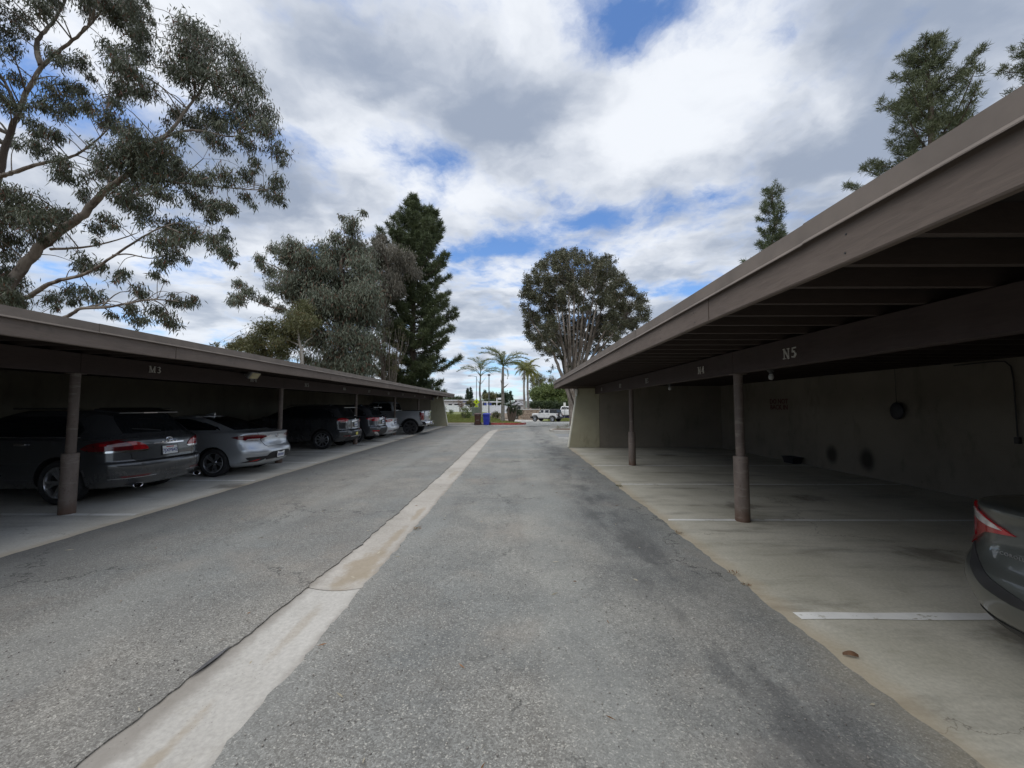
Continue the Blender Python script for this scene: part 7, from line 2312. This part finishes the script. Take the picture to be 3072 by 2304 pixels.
# ------------------------------------------------------------------ bins, cabinet, sign, lamps
def bin_(name, label, mat, x, y, rot):
    plain(mat, {'bin_brown': (0.062, 0.026, 0.018), 'bin_blue': (0.020, 0.035, 0.33)}[mat], 0.42, var=0.15, vscale=5)
    t = thing(name, label, 'bin', (x, y, 0), rot, local=True)
    b_ = MB()
    rows = []
    for (z, wx, wy, oy) in ((0.04, .44, .44, 0), (0.10, .46, .46, 0), (0.50, .53, .54, -.01), (0.60, .545, .56, -.012), (0.61, .525, .54, -.012), (0.70, .53, .55, -.012), (0.86, .56, .60, -.02), (0.88, .60, .66, -.02), (0.93, .60, .66, -.02)):
        p = [(-wx / 2, -wy / 2 + oy), (wx / 2, -wy / 2 + oy), (wx / 2, wy / 2 + oy), (-wx / 2, wy / 2 + oy)]
        r_ = []
        for i in range(4):
            a_ = Vector(p[i]); c1 = Vector(p[(i + 1) % 4])
            d_ = (c1 - a_)
            r_ += [(*(a_ + d_ * 0.07), z), (*(a_ + d_ * 0.93), z)]
        rows.append(r_ + [r_[0]])
    b_.grid(rows); b_.add(rows[0][:8], [tuple(range(8))])
    b_.build('bin_body', MAT[mat], t, smooth=30)
    l_ = MB()
    rows = []
    for (z, wx, wy, oy) in ((0.935, .62, .70, -.02), (0.97, .61, .68, -.02), (1.03, .52, .52, 0.0), (1.045, .30, .30, 0.02)):
        rows.append([(-wx / 2, -wy / 2 + oy, z), (wx / 2, -wy / 2 + oy, z), (wx / 2, wy / 2 + oy, z), (-wx / 2, wy / 2 + oy, z), (-wx / 2, -wy / 2 + oy, z)])
    l_.grid(rows); l_.add(rows[-1][:4], [(0, 1, 2, 3)])
    lid = l_.build('lid', MAT[mat], t, smooth=30)
    MB().tube([(-.24, .34, .92), (-.24, .40, .95), (.24, .40, .95), (.24, .34, .92)], 0.018, 6).build('handle', MAT[mat], t)
    for sx_ in (-1, 1):
        MB().lathe([(0.12, -0.03), (0.13, 0.0), (0.12, 0.03)], 18, (sx_ * 0.27, 0.20, 0.13), axis='X').build('wheel', MAT['tyre_rubber'], t, smooth=40)
    MB().bbox((0, -0.285, 0.70), (0.20, 0.012, 0.10), 0.004).build('label_panel', MAT['plate_white' if mat == 'bin_blue' else mat], t) if False else None
    MB().tube([(-.12, -.268, .44), (-.12, -.30, .44), (.12, -.30, .44), (.12, -.268, .44)], 0.016, 6).build('grab_bar', MAT['metal_grey' if mat == 'bin_brown' else mat], t)
    MB().tube([(-.10, -.288, .86), (-.10, -.32, .86), (.10, -.32, .86), (.10, -.288, .86)], 0.012, 6).build('lid_catch', MAT['metal_grey' if mat == 'bin_brown' else mat], t)
    return t


bin_('wheelie_bin', 'dark brown wheelie bin standing at the kerb', 'bin_brown', -3.20, 33.35, 0.08)
bin_('wheelie_bin', 'bright blue recycling bin next to the brown one', 'bin_blue', -2.42, 33.25, -0.12)

p = z3(715, 1000, 47.0)
pz = lawn_z(p.x, 47)
uc = thing('utility_cabinet', 'grey-green utility cabinet on the lawn behind the bins', 'cabinet', (p.x, 47, pz))
MB().bbox((p.x, 47.3, pz + 0.55), (1.05, 0.6, 1.1), 0.03).build('cabinet_body', MAT['utility_green'], uc)
for sx_ in (-0.26, 0.26):
    MB().bbox((p.x + sx_, 46.99, pz + 0.55), (0.46, 0.02, 0.95), 0.006).build('door', MAT['utility_green'], uc)
MB().box(p.x - 0.6, p.x + 0.6, 46.85, 47.75, pz - 0.1, pz + 0.06).build('plinth', MAT['kerb_concrete'], uc)

plain('sign_lime', (0.66, 0.80, 0.03), 0.4, var=0.04)
plain('sign_black', (0.01, 0.01, 0.01), 0.5)
p = z3(722, 828, 50.0)
sg = thing('crossing_sign', 'lime-yellow diamond pedestrian crossing sign with arrow plate', 'sign', (p.x, 50, lawn_z(p.x, 50)))
MB().lathe([(0.035, lawn_z(p.x, 50)), (0.035, p.z + 0.4)], 8, (p.x, 50.03, 0)).build('post', MAT['metal_grey'], sg)
dm = MB().bbox((0, 0, 0), (0.60, 0.012, 0.60), 0.005).xform(Matrix.Translation((p.x, 49.97, p.z)) @ Matrix.Rotation(R(45), 4, 'Y')).build('diamond', MAT['sign_lime'], sg)
f_ = MB()
f_.cbox((p.x, 49.958, p.z + 0.13), (0.06, 0.006, 0.06)).cbox((p.x, 49.958, p.z + 0.03), (0.07, 0.006, 0.13))
f_.cbox((p.x - 0.04, 49.957, p.z - 0.09), (0.03, 0.006, 0.16), Matrix.Rotation(R(18), 3, 'Y')).cbox((p.x + 0.04, 49.956, p.z - 0.09), (0.03, 0.006, 0.16), Matrix.Rotation(R(-18), 3, 'Y'))
f_.cbox((p.x + 0.07, 49.955, p.z + 0.03), (0.024, 0.006, 0.12), Matrix.Rotation(R(-40), 3, 'Y')).cbox((p.x - 0.07, 49.955, p.z + 0.03), (0.024, 0.006, 0.12), Matrix.Rotation(R(40), 3, 'Y'))
f_.build('walking_figure', MAT['sign_black'], dm)
pl_ = MB().bbox((p.x, 49.97, p.z - 0.58), (0.40, 0.012, 0.26), 0.005).build('arrow_plate', MAT['sign_lime'], sg)
MB().cbox((p.x, 49.957, p.z - 0.58), (0.24, 0.006, 0.035), Matrix.Rotation(R(35), 3, 'Y')).build('arrow', MAT['sign_black'], pl_)

p = z3(1785, 870, 60.0)
sg = thing('parking_sign', 'small white rectangular sign on a post beside the white pickup', 'sign', (p.x, 60, street_z(60)))
MB().lathe([(0.03, street_z(60)), (0.03, p.z + 0.5)], 8, (p.x, 60.03, 0)).build('post', MAT['metal_grey'], sg)
MB().bbox((p.x, 59.98, p.z + 0.12), (0.36, 0.012, 0.62), 0.004).build('sign_face', MAT['lamp_white'], sg)

for (x, yt, yb, D, arm, lab) in [(722, 520, 870, 70.0, -1, 'thin street lamp with arm to the left, behind the crossing sign'), (873, 512, 960, 48.0, 0, 'straight dark lamp post behind the blue bin')]:
    pt = z3(x, yt, D)
    zb_ = lawn_z(pt.x, D)
    t = thing('lamp_post', lab, 'lamp post', (pt.x, D, zb_))
    MB().lathe([(0.11, zb_), (0.10, zb_ + 0.5), (0.075, zb_ + 0.55), (0.055, pt.z)], 10, (pt.x, D, 0)).build('pole', MAT['pole_grey'], t, smooth=50)
    if arm:
        MB().tube([(pt.x, D, pt.z - 0.05), (pt.x - 0.5, D, pt.z + 0.08), (pt.x - 1.0, D, pt.z + 0.10)], 0.04, 6).build('arm', MAT['pole_grey'], t)
        MB().bbox((pt.x - 1.25, D, pt.z + 0.09), (0.6, 0.22, 0.12), 0.04).build('lamp_head', MAT['pole_grey'], t)
    else:
        MB().bbox((pt.x, D, pt.z + 0.10), (0.34, 0.34, 0.22), 0.06).build('lamp_head', MAT['pole_grey'], t)


# ------------------------------------------------------------------ vehicles in the street
def offroader(x, y, z, rot):
    t = thing('off_roader', 'boxy white off-roader with rear spare wheel driving along the street', 'car', (x, y, z), rot, local=True)
    ax = (0.95, 3.95); rad = 0.40
    # tub, bonnet, hard top
    q = lambda mb, nm, mt, sm=30, par=None: mb.build(nm, MAT[mt], par or t, sm)
    tub = Shape([(0.48, 0.30, 3.55, 0.70, .06, .06, .06, .06), (0.55, 0.28, 3.60, 0.76, .06, .06, .06, .06), (0.90, 0.28, 3.60, 0.79, .06, .06, .06, .06), (1.20, 0.30, 3.45, 0.79, .06, .06, .06, .06), (1.22, 0.31, 3.40, 0.775, .06, .06, .06, .06)], 0.0, 0.0, 0.0)
    q(tub.mesh(10), 'tub', 'paint_white')
    bon = Shape([(0.62, 3.40, 4.62, 0.62, .04, .04, .08, .10), (0.90, 3.40, 4.64, 0.66, .04, .04, .08, .10), (1.12, 3.40, 4.60, 0.66, .04, .04, .10, .10), (1.18, 3.40, 4.45, 0.62, .04, .04, .10, .10)], 0.02, 0.02, 0.02)
    q(bon.mesh(10), 'bonnet', 'paint_white')
    top = Shape([(1.225, 0.34, 3.35, 0.74, .06, .06, .05, .05), (1.50, 0.40, 3.15, 0.70, .06, .06, .05, .05), (1.76, 0.46, 2.98, 0.655, .08, .08, .06, .06), (1.80, 0.50, 2.90, 0.62, .08, .08, .06, .06)], 0.0, 0.0, 0.01)
    q(top.mesh(10), 'hard_top', 'trim_black')
    q(top.patch([(1.27, ('y', .58), ('y', .5)), (1.70, ('y', .54), ('y', .5))], 0, 0.005), 'rear_window', 'car_glass')
    q(top.patch([(1.24, ('f', .66), ('f', 0.0)), (1.72, ('f', .60), ('f', 0.0))], 1, 0.005), 'windscreen', 'car_glass'); q(top.patch([(1.24, ('f', .66), ('f', 0.0)), (1.72, ('f', .60), ('f', 0.0))], -1, 0.005), 'windscreen', 'car_glass')
    for sd_ in (-1, 1):
        q(top.patch([(1.225, ('x', 1.50), ('x', 2.34)), (1.72, ('x', 1.52), ('x', 2.34))], sd_, 0.012), 'rear_door_frame', 'paint_white')
        q(top.patch([(1.225, ('x', 2.40), ('x', 3.26)), (1.72, ('x', 2.40), ('x', 3.0))], sd_, 0.012), 'front_door_frame', 'paint_white')
        q(top.patch([(1.27, ('x', 1.60), ('x', 2.26)), (1.68, ('x', 1.62), ('x', 2.26))], sd_, 0.020), 'side_window', 'car_glass')
        q(top.patch([(1.27, ('x', 2.50), ('x', 3.14)), (1.68, ('x', 2.50), ('x', 2.96))], sd_, 0.020), 'side_window', 'car_glass')
        q(top.patch([(1.28, ('x', .55), ('x', 1.38)), (1.68, ('x', .60), ('x', 1.38))], sd_, 0.006), 'side_window', 'car_glass')
        for a_ in ax:
            pts = [(a_ + 0.56 * math.cos(R(w_)), sd_ * 0.86, 0.42 + 0.50 * math.sin(R(w_))) for w_ in (5, 30, 60, 90, 120, 150, 175)]
            fl_ = MB()
            fl_.grid([[(px, sd_ * 0.70, pz + 0.02), (px, sd_ * 0.93, pz), (px, sd_ * 0.93, pz - 0.06), (px, sd_ * 0.72, pz - 0.05)] for px, _, pz in pts])
            q(fl_, 'wheel_arch', 'trim_black')
        q(MB().bbox((2.45, sd_ * 0.80, 0.46), (2.0, 0.14, 0.12), 0.02), 'side_step', 'trim_black')
        q(MB().bbox((0.27, sd_ * 0.70, 1.02), (0.07, 0.14, 0.24), 0.02), 'tail_lamp_housing', 'trim_black')
        q(MB().bbox((0.235, sd_ * 0.70, 1.02), (0.02, 0.10, 0.19), 0.006), 'tail_lamp', 'lamp_red')
        q(MB().bbox((3.1, sd_ * 0.94, 1.30), (0.10, 0.20, 0.16), 0.03), 'mirror', 'trim_black')
        for xx in (1.62, 2.52):
            q(MB().bbox((xx, sd_ * 0.80, 1.10), (0.16, 0.03, 0.04), 0.01), 'door_handle', 'trim_black')
        q(MB().box(2.355, 2.375, *sorted((sd_ * 0.77, sd_ * 0.794)), 0.58, 1.215), 'door_gap', 'gap_black')
    q(MB().bbox((0.14, 0, 0.60), (0.26, 1.56, 0.22), 0.03), 'rear_bumper', 'trim_black')
    q(MB().bbox((4.72, 0, 0.60), (0.24, 1.56, 0.22), 0.03), 'front_bumper', 'trim_black')
    q(MB().bbox((4.65, 0, 0.92), (0.03, 0.80, 0.34), 0.01), 'grille', 'trim_black')
    for sd_ in (-1, 1):
        q(MB().lathe([(0.10, 0), (0.10, 0.03), (0.08, 0.04)], 16, (4.63, sd_ * 0.46, 0.96), axis='X'), 'headlamp', 'lamp_clear')
    q(MB().box(0.6, 4.4, -0.5, 0.5, 0.40, 0.49), 'chassis', 'gap_black')
    put_wheels(t, ax, 0.90, rad, 0.25, 'five')
    ty, rm, dk = wheel_meshes(rad * 0.98, 0.24, 'five')
    o = obj('spare_wheel', ty, t); o.location = (0.16, 0.05, 1.02); o.rotation_euler = (0, 0, R(90))
    obj('rim', rm, o)
    q(MB().bbox((0.265, -0.45, 0.86), (0.02, 0.30, 0.15), 0.004), 'licence_plate', 'plate_white')
    return t


jz = street_z(56)
j = z3(1600, 1060, 56.0)
offroader(j.x + 1.55, 54.4, street_z(55), R(180 - 38))
pk = pickup('work_pickup', 'white pickup parked side-on behind the off-roader', 'paint_white', 5.35, 61.6, -0.30, R(-12), simple=True)
# blue hatchback showing only between the off-roader and the pickup
S = Shape([(0.25, 0.2, 3.85, 0.74, .3, .3, .4, .4), (0.50, 0.0, 3.98, 0.84, .3, .35, .4, .4), (0.85, 0.05, 3.85, 0.86, .3, .35, .4, .4), (0.98, 0.12, 3.2, 0.82, .3, .3, .4, .4), (1.40, 0.45, 2.2, 0.62, .3, .3, .4, .35), (1.45, 0.6, 2.0, 0.55, .3, .3, .4, .35)], 0.08, 0.05)
bc = thing('hatchback_car', 'small dark blue hatchback between the off-roader and the white pickup', 'car', (z3(1770, 980, 61.5).x + 1.4, 61.0, street_z(61)), R(180 - 30), local=True)
body_with_arches(bc, S.mesh(24), (0.75, 3.2), 0.84, 0.31, 'paint_blue', 1.14)
put_wheels(bc, (0.75, 3.2), 0.84, 0.31, 0.2, 'five')
P(bc, S.patch([(1.02, ('y', .6), ('y', .5)), (1.36, ('y', .5), ('y', .5))], 0, 0.005), 'rear_window', 'car_glass')
for sd_ in (-1, 1):
    P(bc, S.patch([(1.02, ('x', .7), ('x', 2.9)), (1.34, ('x', .9), ('x', 2.2))], sd_, 0.005), 'side_window', 'car_glass')
    P(bc, S.patch([(0.78, ('x', .3), ('y', .62)), (0.93, ('x', .4), ('y', .66))], sd_, 0.010), 'tail_lamp', 'lamp_red')

# ------------------------------------------------------------------ litter and weeds
mat_leaf('dry_leaf', (0.30, 0.26, 0.18), (0.52, 0.48, 0.38), 0.6, 0.2, (0.28, 0.14, 0.06), 0.25)
rg = np.random.default_rng(71)
n = 150
lx = rg.uniform(-5.4, 2.0, n); ly = 1.2 + 14 * rg.random(n) ** 1.8
a = rg.uniform(0, 6.283, n)
d = np.stack([np.cos(a), np.sin(a), rg.uniform(-0.02, 0.10, n)], 1)
v, q = kites(np.stack([lx, ly, np.full(n, 0.012)], 1), unit(d), rg.uniform(0.03, 0.085, n), rg.uniform(0.006, 0.014, n), rg)
v = v.reshape(-1, 4, 3); v[:, :, 2] = np.clip(v[:, :, 2], 0.009, 0.03); v = v.reshape(-1, 3)
tag(obj('leaf_litter', np_mesh('leaf_litter', v, q, MAT['dry_leaf'])), 'pale narrow fallen leaves scattered over the lane', 'leaves', kind='stuff')
# one curled brown leaf on the slab edge
bl_ = MB()
rows = []
for i in range(7):
    t = i / 6
    wv = 0.012 * math.sin(math.pi * min(1, t * 0.95 + 0.04))
    rows.append([(2.17 + 0.08 * t, 2.66 - 0.03 * t, 0.010 + 0.02 * math.sin(t * 3) + 0.012), (2.17 + 0.08 * t + 0.4 * wv, 2.66 - 0.03 * t + wv, 0.008 + 0.02 * math.sin(t * 3)), (2.17 + 0.08 * t - 0.4 * wv, 2.66 - 0.03 * t - wv, 0.006 + 0.012 * math.sin(t * 3))])
plain('leaf_brown', (0.13, 0.068, 0.034), 0.7, var=0.3, vscale=20)
bl_.grid([[r[1], r[0], r[2]] for r in rows])
tag(bl_.build('fallen_leaf', MAT['leaf_brown'], None, smooth=60), 'curled brown leaf lying on the edge of the right slab', 'leaf')
# weeds rooted in the joint between asphalt and slab
for k, (x, y, s_) in enumerate([(2.14, 8.02, 0.06), (2.15, 3.9, 0.045), (2.13, 3.66, 0.03), (-1.31, 5.25, 0.05), (2.12, 5.1, 0.04)]):
    n = 60
    pos = np.array([x, y, 0.005]) + rg.normal(size=(n, 3)) * np.array([s_ * .5, s_ * .8, 0])
    v, q = kites(pos, unit(np.stack([rg.normal(size=n) * .8, rg.normal(size=n) * .8, np.abs(rg.normal(size=n)) * .6 + .15], 1)), s_ * (0.4 + rg.random(n) * .7), np.full(n, 0.006), rg)
    lab = ['dry weed tuft at the slab edge by the far white line', 'dry weed tuft at the slab edge above the near white line', 'tiny dry weed tuft just nearer than the larger one', 'brown weed tuft at the right edge of the gutter', 'tiny weed tuft at the slab edge near the column'][k]
    tag(obj('weed_tuft', np_mesh('weed_tuft', v, q, MAT['dry_leaf' if k != 0 else 'leaf_olive'])), lab, 'weed', 'weeds in the joints')
# grit over the worn parts of the asphalt
n = 4200
gx = rg.uniform(-5.0, 1.9, n); gy = 0.9 + 5.5 * rg.random(n) ** 1.6
lim_l = np.interp(gy, [a_ for a_, _ in GL], [b_ for _, b_ in GL]); lim_r = np.interp(gy, [a_ for a_, _ in GR], [b_ for _, b_ in GR])
keep = ~((gx > lim_l - 0.02) & (gx < lim_r + 0.02)) | (rg.random(n) < 0.12)
gx, gy = gx[keep], gy[keep]
n = len(gx)
inside = (gx > np.interp(gy, [a_ for a_, _ in GL], [b_ for _, b_ in GL])) & (gx < np.interp(gy, [a_ for a_, _ in GR], [b_ for _, b_ in GR]))
s_ = rg.uniform(0.0025, 0.0065, n)
oct_v = np.array([[1, 0, 0], [-1, 0, 0], [0, 1, 0], [0, -1, 0], [0, 0, 0.8], [0, 0, -0.8]], float)
V = np.stack([gx, gy, np.where(inside, -0.026, 0.008)], 1)[:, None, :] + (oct_v[None] * (0.7 + 0.6 * rg.random((n, 6, 1)))) * s_[:, None, None]
T = np.array([[0, 2, 4], [2, 1, 4], [1, 3, 4], [3, 0, 4], [2, 0, 5], [1, 2, 5], [3, 1, 5], [0, 3, 5]])
Fq = (T[None] + (np.arange(n) * 6)[:, None, None]).reshape(-1, 3)
mat_leaf('grit', (0.10, 0.095, 0.09), (0.42, 0.39, 0.35), 0.85, 0.0)
tag(obj('grit', np_mesh('grit', V.reshape(-1, 3), Fq, MAT['grit'])), 'loose grit on the worn asphalt', 'grit', kind='stuff')
